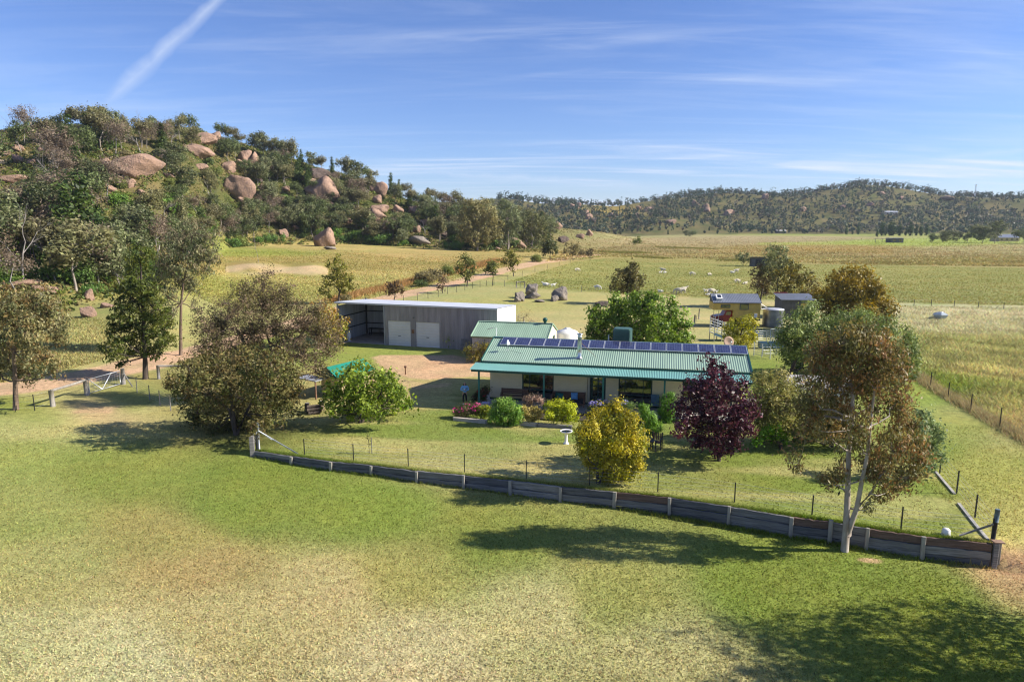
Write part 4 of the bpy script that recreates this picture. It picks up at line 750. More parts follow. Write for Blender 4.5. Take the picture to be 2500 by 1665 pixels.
w_ = empty('t', (0, 0, 0)); bpy.data.objects.remove(w_)
q = MB(); q.box((-.05, 3.6, 1.75), (.08, .9, .8)); wo = q.build('window', M['dkgreen'], gar); q = MB(); q.box((-.0, 3.6, 1.75), (.04, .74, .64)); q.build('pane', M['glass'], wo)
t = empty('television_antenna', hw(-.05, 8.2, float(terrain(*hw(-.05, 8.2, 0)[:2]))), HA, 'thin television antenna on a mast beside the garage', 'antenna')
q = MB(); q.tube([(0, 0, 0), (0, 0, 4.45), (-.1, 0, 4.5), (-.5, 0, 4.45)], .022, 5); q.build('mast', M['steel'], t)
q = MB(); q.tube([(-.75, 0, 4.32), (-.2, 0, 4.5)], .015, 4)
for k in range(5): q.tube([(-.7 + k * .08, -.22, 4.36 + k * .02), (-.7 + k * .08, .22, 4.36 + k * .02)], .01, 4)
q.build('aerial', M['dark'], t)
# white poly tank behind the garage
b = GP + np.array([2.3, 6.2, 0]); b[2] = float(terrain(b[0], b[1]))
t = empty('white_tank', b, 0, 'round white plastic water tank behind the garage gable', 'water tank'); q = MB(); q.lathe([(0, 0), (1.15, 0), (1.15, .3), (1.18, .35), (1.15, .4), (1.15, 1.95), (1.0, 2.15), (.3, 2.4)], n=28); tb = q.build('tank_body', M['ply'], t); q = MB(); q.lathe([(.3, 2.38), (.3, 2.48), (0, 2.5)], n=16); q.build('tank_lid', M['ply'], t)
# shade sail behind the garage
# ------------------------------------------------------------------ pump hut
b = at(806, 968); HTA = R(-32)
t = empty('pump_hut', b, HTA, 'little pump hut with bright green gable roof behind the fruit tree', 'hut')
q = MB(); q.box((0, .05, .6), (1.5, .1, 1.2)); q.box((0, 2.95, .6), (1.5, .1, 1.2)); q.box((-.7, 1.5, .6), (.1, 2.8, 1.2)); q.box((.7, 1.5, .6), (.1, 2.8, 1.2)); q.build('wall', M['hutwall'], t)
for sx in (-1, 1): q = MB(); q.corr((sx * 1.05, -.25, 1.3), (0, 3.4, 0), (-sx * 1.05, 0, .62), .012, .12, Nn=(0, 0, 1)); q.build('roof_sheet', M['hutroof'], t)
for y in (-.22, 3.1): q = MB(); q.prism([(-.95, y, 1.32), (.95, y, 1.32), (0, y, 1.88)], (0, .05, 0)); q.build('gable', M['dkgreen'], t)
q = MB(); q.box((-1.0, -.6, 1.18), (1.9, 1.1, .06)); q.build('awning', M['zinc'], t)
for x in (-1.8, -.2): q = MB(); q.box((x, -1.0, .58), (.08, .08, 1.15)); q.build('awning_post', M['timber2'], t)

t.scale = (1.18, 1.15, 1.2)

# ------------------------------------------------------------------ retaining wall
def gz(x, y): return float(terrain(x, y))
wall = empty('retaining_wall', (WP[0, 0], WP[0, 1], 0), 0, 'low retaining wall of weathered grey timber sleepers along the lawn edge', 'wall')
o0 = np.array([WP[0, 0], WP[0, 1], 0]); rw = rng(50)
for i in range(len(WP) - 1):
    a, b_ = WP[i], WP[i + 1]; d = b_[:2] - a[:2]; L = np.linalg.norm(d); ang = math.atan2(d[1], d[0]); S = max(a[2], b_[2]) + .1; nb = 2 if S < .85 else 3; hb = S / nb if nb == 2 else .36
    nrm = np.array([d[1], -d[0]]) / L
    for k in range(nb):
        zc = .05 - hb * (k + .5); c = (a[:2] + b_[:2]) / 2 + nrm * (.06 + .03 * (k % 2) + .014 * rw.normal()) - o0[:2]
        q = MB(); n = 9; vs = []; th_ = .1
        for j in range(n + 1):
            x = -L / 2 + .005 + (L - .01) * j / n; wz_ = .012 * rw.normal(); wy = .008 * rw.normal()
            vs += [(x, -th_ / 2 + wy, -hb / 2 + .014), (x, th_ / 2, -hb / 2 + .014), (x, th_ / 2, hb / 2 - .014 + wz_), (x, -th_ / 2 + wy, hb / 2 - .014 + wz_ - .005)]
        fs = [(0, 1, 2, 3), (4 * n + 3, 4 * n + 2, 4 * n + 1, 4 * n)]
        for j in range(n):
            for m_ in range(4): fs.append((4 * j + m_, 4 * j + 4 + m_, 4 * j + 4 + (m_ + 1) % 4, 4 * j + (m_ + 1) % 4))
        q.add(vs, fs); s_ = q.build('sleeper', M['sleeper_red'] if (i in (8,) and k == 0) or (i in (11, 13, 14) and k == 0) else M[('sleeper', 'sleeper_b', 'sleeper_c', 'sleeper')[int(rw.integers(4))]], wall)
        s_.location = (c[0], c[1], zc); s_.rotation_euler = (rw.normal() * .01, rw.normal() * .004, ang + rw.normal() * .004)
    if i > 0:
        p = a[:2] + nrm * .19 - o0[:2]; top = .03 + rw.uniform(-.03, .1) + (.18 if i in (12,) else 0)
        h = top + a[2] + .3; q = MB(); q.box((0, 0, -h / 2), (.15 + rw.uniform(-.02, .03), .12, h), bev=.02); s_ = q.build('wall_post', M['post'], wall); s_.location = (p[0], p[1], top); s_.rotation_euler = (rw.normal() * .03, rw.normal() * .03, ang)
e = WP[-1]
for k, (dx, dy, hh) in enumerate(((.12, -.14, .12), (.30, -.02, .12))):
    q = MB(); q.box((0, 0, -.7), (.18, .17, 1.5), bev=.015); s_ = q.build('corner_post', M['post'] if k else M['timber'], wall); s_.location = (e[0] + dx - o0[0], e[1] + dy - o0[1], .06); s_.rotation_euler = (0, 0, -.3)
q = MB(); q.box((0, 0, 0), (.4, .3, .05)); s_ = q.build('post_cap', pm('rusty_brown_cap', (.3, .19, .13), .9, .2, 4), wall); s_.location = (e[0] + .21 - o0[0], e[1] - .08 - o0[1], .14); s_.rotation_euler = (0, 0, -.1)

# ------------------------------------------------------------------ fences
def wire_fence(name, label, pts, h, mat, rad=.03, wires=4, wmat=None, tops=None, lean=.0, cat='fence', group=None, shape='bar', rg=rng(60), wr=.005):
    """pts: ground points; posts are parts, the strained wires one part"""
    b = pts[0]; t = empty(name, b, 0, label, cat, group); q = MB()
    for i, p in enumerate(pts):
        m_ = MB(); hh = h * (1 + .04 * rg.normal()); l = rg.normal(size=2) * lean
        if shape == 'bar': m_.box((0, 0, hh / 2 - .1), (rad, rad, hh + .2))
        else: m_.tube([(0, 0, -.2), (l[0] * .5, l[1] * .5, hh / 2), (l[0], l[1], hh)], [rad, rad * .95, rad * .9], 7)
        o = m_.build('fence_post', mat, t); o.location = p - b
    for k in range(wires):
        z = h * (.2 + .75 * k / max(1, wires - 1)); q.tube([np.array(p) - b + np.array([0, 0, z]) for p in pts], wr, 3, cap=False)
    q.build('wire', wmat or M['steel'], t); return t
PKT = [(742, 1112), (862, 1125), (996, 1141), (1134, 1155), (1285, 1171), (1440, 1188), (1607, 1203), (1795, 1228), (1985, 1259), (2203, 1296), (2425, 1322)]
wf = wire_fence('picket_wire_fence', 'low wire fence on black steel pickets standing along the top of the retaining wall', [at(*p) + np.array([0, .12, 0]) for p in PKT], .98, M['black'], .045, 5)
wire_fence('side_wire_fence', 'wire fence on black steel pickets running back from the corner post beside the lane', [at(*p) for p in ((2425, 1322), (2380, 1263), (2335, 1205), (2294, 1155), (2262, 1112), (2236, 1075))], 1.1, M['black'], .05, 5)
wire_fence('paddock_boundary_fence', 'long wire fence on dark pickets between the mown lane and the tall grass paddock', [at(*p) for p in ((2580, 1125), (2440, 1043), (2369, 1004), (2314, 973), (2271, 946), (2237, 922), (2205, 903))], 1.25, M['black'], .05, 4)
wire_fence('back_paddock_fence', 'distant wire fence across the rough right-hand paddock', [at(*p) for p in ((2110, 745), (2170, 746), (2231, 748), (2273, 749), (2329, 751), (2388, 753), (2450, 755), (2520, 757))], 1.1, M['dark'], .06, 3)
wire_fence('sheep_paddock_fence', 'wire fence along the near edge of the green sheep paddock', [at(*p) for p in ((1232, 700), (1270, 702), (1310, 706), (1365, 709), (1420, 713), (1490, 717), (1560, 721), (1650, 725), (1741, 730), (1830, 734), (1920, 737), (2010, 740), (2110, 745))], 1.1, M['post'], .09, 4)
wire_fence('track_fence', 'row of short dark posts and wire beside the gravel track', [at(*p) for p in ((985, 738), (1019, 733), (1045, 729), (1070, 725), (1093, 718), (1115, 714), (1135, 709), (1154, 705), (1172, 701), (1188, 698), (1206, 696), (1240, 684), (1275, 674), (1306, 665), (1336, 657), (1365, 649), (1392, 643))], 1.15, M['dark'], .07, 4)
wire_fence('left_wire_fence', 'short run of wire fence on leaning pickets left of the rail panel', [at(*p) for p in ((124, 991), (85, 1003), (38, 1004), (-30, 1010))], 1.15, M['black'], .045, 3)
wire_fence('gate_side_fence', 'wire mesh fence on slim posts between the farm gate and the dark thicket', [at(*p) for p in ((303, 937), (335, 958), (366, 977), (391, 990), (417, 1003))], 1.15, M['timber'], .035, 6, shape='tube')
# post and rail panel by the gate
pA, pB = at(130, 992), at(213, 965)
t = empty('post_and_rail', pA, 0, 'pale timber rail on two thick weathered posts beside the steel gate', 'fence')
for p in (pA, pB): q = MB(); q.tube([(0, 0, -.2), (-.02, 0, .5), (-.05, 0, 1.18)], [.17, .165, .16], 9); o = q.build('post', M['post'], t); o.location = p - pA
q = MB(); q.tube([np.array([-.05, 0, 1.12]), (pB - pA) * .5 + np.array([0, 0, 1.14]), pB - pA + np.array([-.05, 0, 1.16])], [.1, .09, .09], 8); q.build('rail', M['post'], t)
pC = at(302, 938)
t = empty('farm_gate', pB, math.atan2(pC[1] - pB[1], pC[0] - pB[0]), 'galvanised farm gate with diagonal braces and mesh infill', 'gate'); Lg = float(np.linalg.norm((pC - pB)[:2])) - .35; dzg = float(pC[2] - pB[2])
q = MB(); g0 = np.array([.25, 0, .12]); g1 = np.array([Lg, 0, .12 + dzg]); up = np.array([0, 0, 1.05])
for a, b_ in ((g0, g1), (g0 + up, g1 + up), (g0, g0 + up), (g1, g1 + up)): q.tube([a, b_], .028, 6)
q.build('gate_frame', M['steel'], t)
m1 = g0 * .5 + g1 * .5
for a, b_ in ((g0 + up, g0 * .6 + g1 * .4), (g0 * .6 + g1 * .4, g0 * .28 + g1 * .72 + up)): q = MB(); q.tube([a, b_], .03, 6); q.build('brace', M['alu'], t)
q = MB()
for k in range(1, 6): q.tube([g0 + up * k / 6, g1 + up * k / 6], .006, 3, cap=False)
for k in range(1, 12): q.tube([g0 + (g1 - g0) * k / 12, g0 + (g1 - g0) * k / 12 + up], .005, 3, cap=False)
q.build('mesh_infill', M['steel'], t)
t = empty('strainer_post', pC, 0, 'dark timber strainer post at the hinge end of the farm gate', 'post'); q = MB(); q.tube([(0, 0, -.2), (0, 0, .6), (.02, 0, 1.3)], [.17, .165, .15], 9); q.build('post_body', M['timber'], t); q = MB(); q.tube([(.1, 0, .9), (1.2, -.9, .02)], .05, 6); q.build('stay', M['timber'], t)
# timber rail further back beside the track
pD = at(388, 925); t = empty('track_rail', pD, 0, 'dark shaded post and rail under the cypress beside the track', 'fence')
for dx in (0, 2.6): q = MB(); q.tube([(dx, 0, -.2), (dx, 0, 1.15)], .13, 8); q.build('post', M['timber'], t)
q = MB(); q.tube([(0, 0, 1.1), (2.6, 0, 1.1)], .08, 7); q.build('rail', M['timber'], t)
# strainer assembly and open gate at the left end of the wall
pS = at(633, 1098); t = empty('pipe_strainer', pS, 0, 'galvanised pipe strainer post with long diagonal stay at the wall end', 'post')
q = MB(); q.tube([(0, 0, -.2), (0, 0, 1.62)], .055, 8); q.build('post_body', M['steel'], t)
q = MB(); e1 = at(728, 1108) - pS; q.tube([(0, 0, 1.15), e1], .035, 6); q.build('stay', M['steel'], t); q = MB(); q.tube([(0, 0, 1.12), (.35, 1.1, .25)], .03, 6); q.build('stay', M['steel'], t)
for z in (1.3, 1.45): q = MB(); q.tube([(0, 0, z), (.13, 0, z + .02)], .02, 5); q.build('hinge_lug', M['steel'], t)
pT = at(617, 1112); t = empty('wall_end_post', pT, .2, 'thick square grey timber post at the left end of the retaining wall', 'post'); q = MB(); q.box((0, 0, .5), (.26, .22, 1.4), bev=.02); q.build('post_body', M['timber'], t); q = MB(); q.box((.24, .1, .5), (.1, .1, 1.35)); q.build('side_post', M['dark'], t)
t = empty('open_gate', pT + np.array([-.12, .15, 0]), R(100), 'pipe-framed gate standing open edge-on against the dark thicket', 'gate'); q = MB()
fr = [(.05, 0, .15), (2.6, 0, .15), (2.6, 0, 1.25), (.35, 0, 1.55), (.05, 0, 1.2), (.05, 0, .15)]
q.tube(fr, .025, 6); q.build('gate_frame', M['rust'], t)
for z in (.45, .75, 1.0): q = MB(); q.tube([(.05, 0, z), (2.6, 0, z)], .016, 5); q.build('gate_rail', M['steel'], t)
q = MB(); q.tube([(.05, 0, .2), (2.6, 0, 1.2)], .016, 5); q.build('brace', M['steel'], t)
# corner strainer at right
pR = np.array([e[0] + .22, e[1] + .25, 0]); pR[2] = gz(pR[0], pR[1] + .3)
t = empty('corner_strainer', pR, 0, 'dark steel strainer post with timber stay at the right corner of the wall', 'post'); q = MB(); q.tube([(0, 0, -.6), (.02, 0, .5), (.05, 0, 1.25)], .085, 9); q.build('post_body', M['black'], t)
q = MB(); q.tube([(.045, 0, .85), (.055, 0, 1.4)], .093, 9); q.build('sleeve', pm('blue_grey_sleeve', (.10, .15, .19), .6, .2, 3), t); q = MB(); q.tube([(0, 0, .75), (-1.15, .35, .08)], .045, 7); q.build('stay', M['timber'], t)
t = empty('white_bucket', at(2318, 1312) + np.array([0, .25, 0]), 0, 'small upturned white bucket on the grass at the wall corner', 'bucket'); q = MB(); q.lathe([(.17, 0), (.165, .12), (.15, .24), (.1, .29), (0, .3)], n=14); q.build('bucket_body', M['white'], t); q = MB(); q.lathe([(.175, .0), (.185, .02), (.175, .045)], n=14); q.build('rim', M['white'], t)
# concrete edging beside the side fence
for k, (pa, pb, lb) in enumerate((((2283, 1152), (2330, 1207), 'narrow concrete edging strip nearest the blue-green sapling'), ((2340, 1230), (2412, 1320), 'narrow concrete edging strip running to the wall corner'))):
    a, b_ = at(*pa), at(*pb); t = empty('concrete_edging', a, 0, lb, 'edging', 'concrete edging strips'); n = 4 + k
    for j in range(n):
        c0, c1 = a + (b_ - a) * (j + .01) / n, a + (b_ - a) * (j + .985) / n; c0[2] = gz(*c0[:2]) + .03; c1[2] = gz(*c1[:2]) + .03
        q = MB(); q.bar(c0 - a, c1 - a, .13, .08); q.build('edging_block', M['conc'], t)
# ------------------------------------------------------------------ birdbath, garden furniture
b = at(1382, 1083); t = empty('bird_bath', b, 0, 'white pedestal bird bath on the lawn', 'bird bath')
q = MB(); q.lathe([(.17, 0), (.17, .05), (.11, .08), (.09, .2), (.085, .5), (.11, .62), (.14, .66)], n=18); q.build('pedestal', M['white'], t)
q = MB(); q.lathe([(.0, .65), (.16, .66), (.30, .71), (.37, .78), (.37, .80), (.33, .79), (.26, .74), (0, .70)], n=26); bw = q.build('bowl', M['white'], t); q = MB(); q.lathe([(.29, .765), (0, .766)], n=22); q.build('water_surface', M['glass'], bw)
b = at(1602, 1096); t = empty('timber_chair', b, -.4, 'dark timber garden chair half hidden behind the golden cypress', 'chair')
q = MB()
for k in range(4): s_ = MB(); s_.box((0, -.2 + k * .13, .44), (.56, .11, .03)); s_.build('seat_slat', M['timber2'], t)
for k in range(4): s_ = MB(); s_.box((-.2 + k * .13, .27, .7), (.07, .025, .42)); s_.build('back_slat', M['timber2'], t)
for sx in (-.28, .28):
    for sy, hh in ((-.25, .64), (.26, .95)): s_ = MB(); s_.box((sx, sy, hh / 2), (.06, .06, hh)); s_.build('leg', M['dark'], t)
    s_ = MB(); s_.box((sx, 0, .655), (.08, .58, .035)); s_.build('arm', M['dark'], t)
b = at(1580, 1100); t = empty('timber_table', b, .2, 'low dark timber table next to the golden cypress', 'table'); q = MB(); q.box((0, 0, .6), (.9, .6, .05)); q.build('table_top', M['dark'], t)
for sx in (-.4, .4):
    for sy in (-.25, .25): s_ = MB(); s_.box((sx, sy, .29), (.06, .06, .58)); s_.build('leg', M['dark'], t)
b = at(902, 1107); r_ = rng(61); t = tree('staked_sapling', 'tiny thin sapling tied to a stake on the open lawn', 'sapling', b, [((0, 0, .85), .18), ((-.08, 0, 1.05), .16), ((.05, 0, .6), .12)], r_, [G_(110, 110, 60), G_(90, 100, 50)], 'brown', [([np.array([0, 0, -.05]), np.array([-.02, 0, .6]), np.array([-.06, 0, 1.1])], .012, .006)], leaf=.07, rc=.14, nl=8, fill=.6)
q = MB(); q.box((.14, 0, .45), (.035, .035, 1.0)); q.build('stake', M['timber'], t)
# path tap/post by the gravel
b = at(990, 915); t = empty('letter_post', b, 0, 'short dark post with a brown cap beside the gravel yard', 'post'); q = MB(); q.box((0, 0, .32), (.09, .09, .65)); q.build('post_body', M['rust'], t); q = MB(); q.box((0, 0, .7), (.2, .14, .16)); q.build('post_cap', M['timber2'], t)
# garden bed sleepers
bedm = pm('pale_sleeper', (.5, .44, .36), .9, .25, 3, bump=.4, stretch=(.3, 1, 4))
for k, (pa, pb, lb) in enumerate((((1107, 1026), (1190, 1034), 'pale timber sleeper edging in front of the pink flowers'), ((1255, 1036), (1312, 1041), 'pale timber sleeper edging below the fresh green bush'), ((1313, 1041), (1397, 1047), 'grey timber sleeper edging below the lime bush'))):
    a, b_ = at(*pa), at(*pb); t = empty('garden_sleeper', a, math.atan2(b_[1] - a[1], b_[0] - a[0]), lb, 'sleeper', None); L = float(np.linalg.norm(b_ - a))
    q = MB(); q.box((L / 2, 0, .1), (L, .2, .24), bev=.02); q.build('timber_body', bedm if k < 2 else M['timber'], t)
    q = MB(); q.box((L * .97, -.13, .05), (.05, .05, .3)); q.build('peg', M['timber'], t)
q = MB(); pts = [hw(u, v, 0) for u, v in ((-.6, -1.5), (6.4, -1.9), (13, -1.3), (13, -.05), (.4, -.05), (-.6, -.6))]
bed = q.add([(p[0], p[1], gz(p[0], p[1]) + .1) for p in pts], [tuple(range(6))]).build('garden_bed', pm('dark_soil', (.05, .038, .028), .95, .3, 4, bump=.5)); tag(bed, kind='structure')
# plants of the garden bed
r_ = rng(62)
def plant(nm, lb, bp, lob, pal, cat='shrub', flower=None, fl=.0, **kw):
    b = at(*bp); b[2] += .05; kw = {**dict(leaf=.11, asp=.5, rc=.2, nl=36, fill=1.7), **kw}
    t = tree(nm, lb, cat, b, px_lobes(b, lob, rg=r_, dj=.3, depth=1., grow=1.12), r_, pal, 'brown', [([np.array([0, 0, -.1]), np.array([0, 0, .15]), np.array([0, 0, .35])], .03, .015)], twig=.2, **kw)
    if flower is not None:
        L = px_lobes(b, lob, rg=r_, dj=.25); P = np.concatenate([np.array(c) + (lambda d: d * np.array(r) * 1.02)(np.abs(unit(r_, int(fl))) * np.array([1, -1, 1]) * np.where(r_.random((int(fl), 1)) < .5, [[-1, 1, 1]], [[1, 1, 1]])) for c, r in L])
        n = len(P); nn = r_.normal(size=(n, 3)) * .5 + np.array([0, -.5, .8]); cols = np.array(flower)[r_.integers(0, len(flower), n)] * (1 + .15 * r_.normal(size=(n, 1)))
        V, Fq, cl = leaf_geo(P, nn, .11, .1, cols.clip(.01, 1), r_, 0, -.3); tag(link('flower_heads', npmesh('flowers', V, Fq, cl), LEAF, t), kind='stuff')
    return t
plant('pink_flower_bush', 'brownish bush with bright pink flowers at the left end of the garden bed', (1135, 1022), [(1118, 1005, 14), (1140, 1000, 16), (1158, 1002, 13), (1130, 1015, 10), (1165, 990, 8)], [G_(110, 104, 62), G_(90, 92, 50)], flower=[(.7, .04, .25), (.75, .12, .3)], fl=16, leaf=.12, asp=.25, droop=-1)
plant('yellow_daisy_bush', 'low bush covered in yellow flowers beside the pink ones', (1180, 1024), [(1172, 1005, 11), (1186, 1002, 12), (1178, 1014, 9)], [G_(130, 140, 40), G_(110, 126, 40)], flower=[(.75, .6, .03), (.7, .52, .02)], fl=45)
plant('fresh_green_bush', 'billowing fresh green bush in the garden bed', (1235, 1040), [(1215, 1000, 18), (1240, 990, 20), (1258, 1005, 17), (1205, 1018, 16), (1235, 1018, 24), (1265, 1022, 13), (1222, 985, 10)], [G_(116, 150, 60), G_(92, 130, 48), G_(140, 168, 78)], leaf=.13, asp=.3, droop=-.6)
plant('smoky_shrub', 'pinkish cream feathery shrub in front of the left window', (1300, 1012), [(1285, 980, 13), (1300, 972, 14), (1316, 980, 12), (1300, 992, 14), (1280, 992, 10)], [G_(176, 150, 130), G_(150, 124, 108), G_(120, 108, 84)], leaf=.11, asp=.3, fill=.8)
plant('cream_shrub', 'cream and yellow variegated shrub beneath the feathery one', (1300, 1035), [(1290, 1010, 13), (1307, 1006, 14), (1280, 1002, 9), (1300, 1020, 11)], [G_(200, 184, 110), G_(170, 156, 90), G_(150, 140, 70)])
plant('lime_bush', 'rounded bright lime yellow bush in the garden bed', (1370, 1040), [(1345, 995, 15), (1365, 992, 17), (1390, 1000, 17), (1355, 1012, 18), (1382, 1015, 18), (1402, 1018, 10), (1340, 1012, 10)], P_LIME + [G_(110, 120, 40)], leaf=.1, top=G_(196, 198, 50), topk=.5)
plant('lavender_bush', 'grey-green lavender with pale purple spikes along the veranda', (1465, 1015), [(1445, 990, 12), (1462, 986, 12), (1480, 988, 12), (1497, 990, 10), (1470, 1000, 14)], [G_(130, 140, 90), G_(110, 126, 76)], flower=[(.42, .38, .66), (.36, .3, .58)], fl=40, leaf=.13, asp=.18, droop=-2)
plant('pale_lavender_bush', 'second clump of lavender behind the golden cypress', (1530, 1020), [(1510, 990, 10), (1525, 985, 10), (1540, 992, 10)], [G_(130, 150, 80), G_(110, 136, 66)], flower=[(.5, .45, .68), (.4, .35, .6)], fl=25, leaf=.13, asp=.18, droop=-2)
plant('strappy_green_plant', 'strappy bright green clump to the right of the golden cypress', (1590, 1060), [(1575, 1010, 12), (1590, 1025, 14), (1600, 1045, 14), (1582, 1048, 12), (1570, 995, 9)], [G_(120, 156, 60), G_(96, 134, 48)], leaf=.22, asp=.14, droop=-2)
plant('tall_green_plant', 'tall upright green clump between the teal post and the plum tree', (1632, 1030), [(1625, 975, 10), (1638, 968, 10), (1630, 990, 13), (1622, 1005, 13), (1640, 1005, 12), (1632, 1022, 14)], [G_(110, 146, 60), G_(84, 120, 44)], leaf=.22, asp=.14, droop=-2)
plant('standard_rose', 'dark rose bush with red blooms in the shade behind the corner post', (1180, 985), [(1168, 960, 9), (1185, 955, 10), (1178, 970, 10), (1160, 972, 7)], [G_(70, 78, 40), G_(90, 70, 44)], flower=[(.4, .03, .04)], fl=5)

# ------------------------------------------------------------------ person
def skin_obj(name, verts, edges, rad, mat, parent, sub=2, keep=True, root=0):
    me = bpy.data.meshes.new(name); me.from_pydata([tuple(map(float, v)) for v in verts], edges, []); o = link(name, me, None, parent)
    sk = o.modifiers.new('skin', 'SKIN'); sk.use_smooth_shade = True; sv = me.skin_vertices[0].data if me.skin_vertices else None
    if sv is None:
        me.attributes; bm_ = None
    return o, me
def skinned(name, chains, mat, parent=None, sub=2):
    """chains: list of [(x,y,z,r),...]; a chain's first vertex may be an index into earlier vertices. Baked to a plain mesh."""
    import bmesh
    bm = bmesh.new(); ly = bm.verts.layers.skin.verify(); allv = []
    for ch in chains:
        prev = None
        for c in ch:
            if isinstance(c, int): prev = allv[c]; continue
            v = bm.verts.new(c[:3]); r = c[3]; v[ly].radius = (r, r) if not hasattr(r, '__len__') else tuple(r); allv.append(v)
            if prev is not None: bm.edges.new((prev, v))
            prev = v
    allv[0][ly].use_root = True
    me = bpy.data.meshes.new(name + '_cage'); bm.to_mesh(me); bm.free()
    tmp = bpy.data.objects.new('tmp', me); COL.objects.link(tmp); s = tmp.modifiers.new('s', 'SKIN'); s.use_smooth_shade = True; s.branch_smoothing = .4; u = tmp.modifiers.new('u', 'SUBSURF'); u.levels = u.render_levels = sub
    dg = bpy.context.evaluated_depsgraph_get(); dg.update(); m2 = bpy.data.meshes.new_from_object(tmp.evaluated_get(dg)); m2.name = name; bpy.data.objects.remove(tmp)
    m2.materials.clear()
    return link(name, m2, mat, parent)
b = at(1135, 987); t = empty('person', b, math.atan2(-b[0], b[1]) * 0 + .12, 'person in pale blue jumper and black leggings standing with arms folded on the lawn', 'person')
skin = pm('skin', (.50, .30, .22), .6, .06, 6)
def arm(s): return [(s * .165, .0, 1.33, .058), (s * .235, .0, 1.2, .05), (s * .25, -.03, 1.07, .045), (s * .16, -.16, 1.10, .04), (s * .04, -.205, 1.13, .032)]
body = [[(0, .01, .9, .13), (0, .01, 1.05, .12), (0, .0, 1.2, .135), (0, 0, 1.33, .125), (0, .005, 1.40, .06), (0, -.005, 1.45, .05), (0, -.015, 1.50, .078), (0, -.015, 1.565, .088), (0, -.01, 1.62, .07)]]
n0 = 9
for s in (-1, 1): body.append([3] + arm(s)); 
iw = {-1: n0 + 4, 1: n0 + 9}
for s in (-1, 1): body.append([0, (s * .09, .01, .84, .095), (s * .10, -.005, .5, .062), (s * .11, .015, .28, .055), (s * .115, .01, .09, .038), (s * .12, -.05, .045, .035), (s * .125, -.14, .03, .03)])
for s in (-1, 1):
    for f in range(4): body.append([iw[s], (s * (-.015), -.215 - .004 * f, 1.155 - .017 * f, .009), (s * (-.055 - .004 * (f == 1)), -.20, 1.15 - .017 * f, .008)])
    body.append([iw[s], (s * .02, -.22, 1.165, .01), (s * -.005, -.225, 1.185, .009)])
skinned('body', body, skin, t)
jm = pm('pale_blue_knit', (.22, .48, .75), .9, .12, 12, bump=.3); jump = [[(0, .01, .86, .155), (0, .01, 1.0, .16), (0, .0, 1.18, .165), (0, 0, 1.32, .14), (0, .005, 1.395, .075)]]
for s in (-1, 1): jump.append([3, (s * .17, 0, 1.335, .075), (s * .245, 0, 1.2, .066), (s * .26, -.03, 1.06, .06), (s * .17, -.165, 1.09, .055), (s * .075, -.205, 1.12, .046)])
skinned('jumper', jump, jm, t); lg = [[(0, .012, .88, .135), (0, .012, .95, .125)]]
for s in (-1, 1): lg.append([0, (s * .09, .01, .82, .105), (s * .10, -.005, .5, .07), (s * .11, .015, .28, .062), (s * .115, .01, .12, .046)])
skinned('leggings', lg, pm('black_leggings', (.012, .012, .014), .8), t)
for s in (-1, 1): skinned('shoe', [[(s * .115, .03, .05, .05), (s * .12, -.04, .048, .05), (s * .127, -.15, .04, .042)]], M['white'], t)
skinned('hair', [[(0, .02, 1.64, .08), (0, .045, 1.57, .098), (0, .055, 1.48, .09), (0, .05, 1.38, .075), (0, .045, 1.30, .05)], [0, (.07, .0, 1.56, .04), (.085, -.01, 1.45, .035), (.085, -.02, 1.36, .025)], [0, (-.07, .0, 1.56, .04), (-.085, -.01, 1.45, .035), (-.085, -.02, 1.36, .025)]], pm('dark_hair', (.018, .012, .01), .6), t)
face = empty('x'); bpy.data.objects.remove(face)
q = MB(); 
for s in (-1, 1): q.lathe([(0, -.008), (.011, 0), (0, .008)], (s * .032, -.098, 1.562), 8)
q.build('eyes', M['black'], t); q = MB(); q.tube([(0, -.10, 1.56), (0, -.118, 1.53), (0, -.10, 1.522)], [.008, .013, .008], 6); q.build('nose', skin, t); q = MB(); q.box((0, -.094, 1.495), (.042, .012, .009)); q.build('mouth', pm('lips', (.4, .12, .12), .5), t)
q = MB(); q.lathe([(.03, 0), (.036, .1), (.03, .1), (.0, .02)], (0, -.245, 1.13), 10); q.build('cup', M['white'], None); cp_ = COL.objects['cup']; cp_.location = b; tag(cp_, 'white mug held against the blue jumper', 'mug')

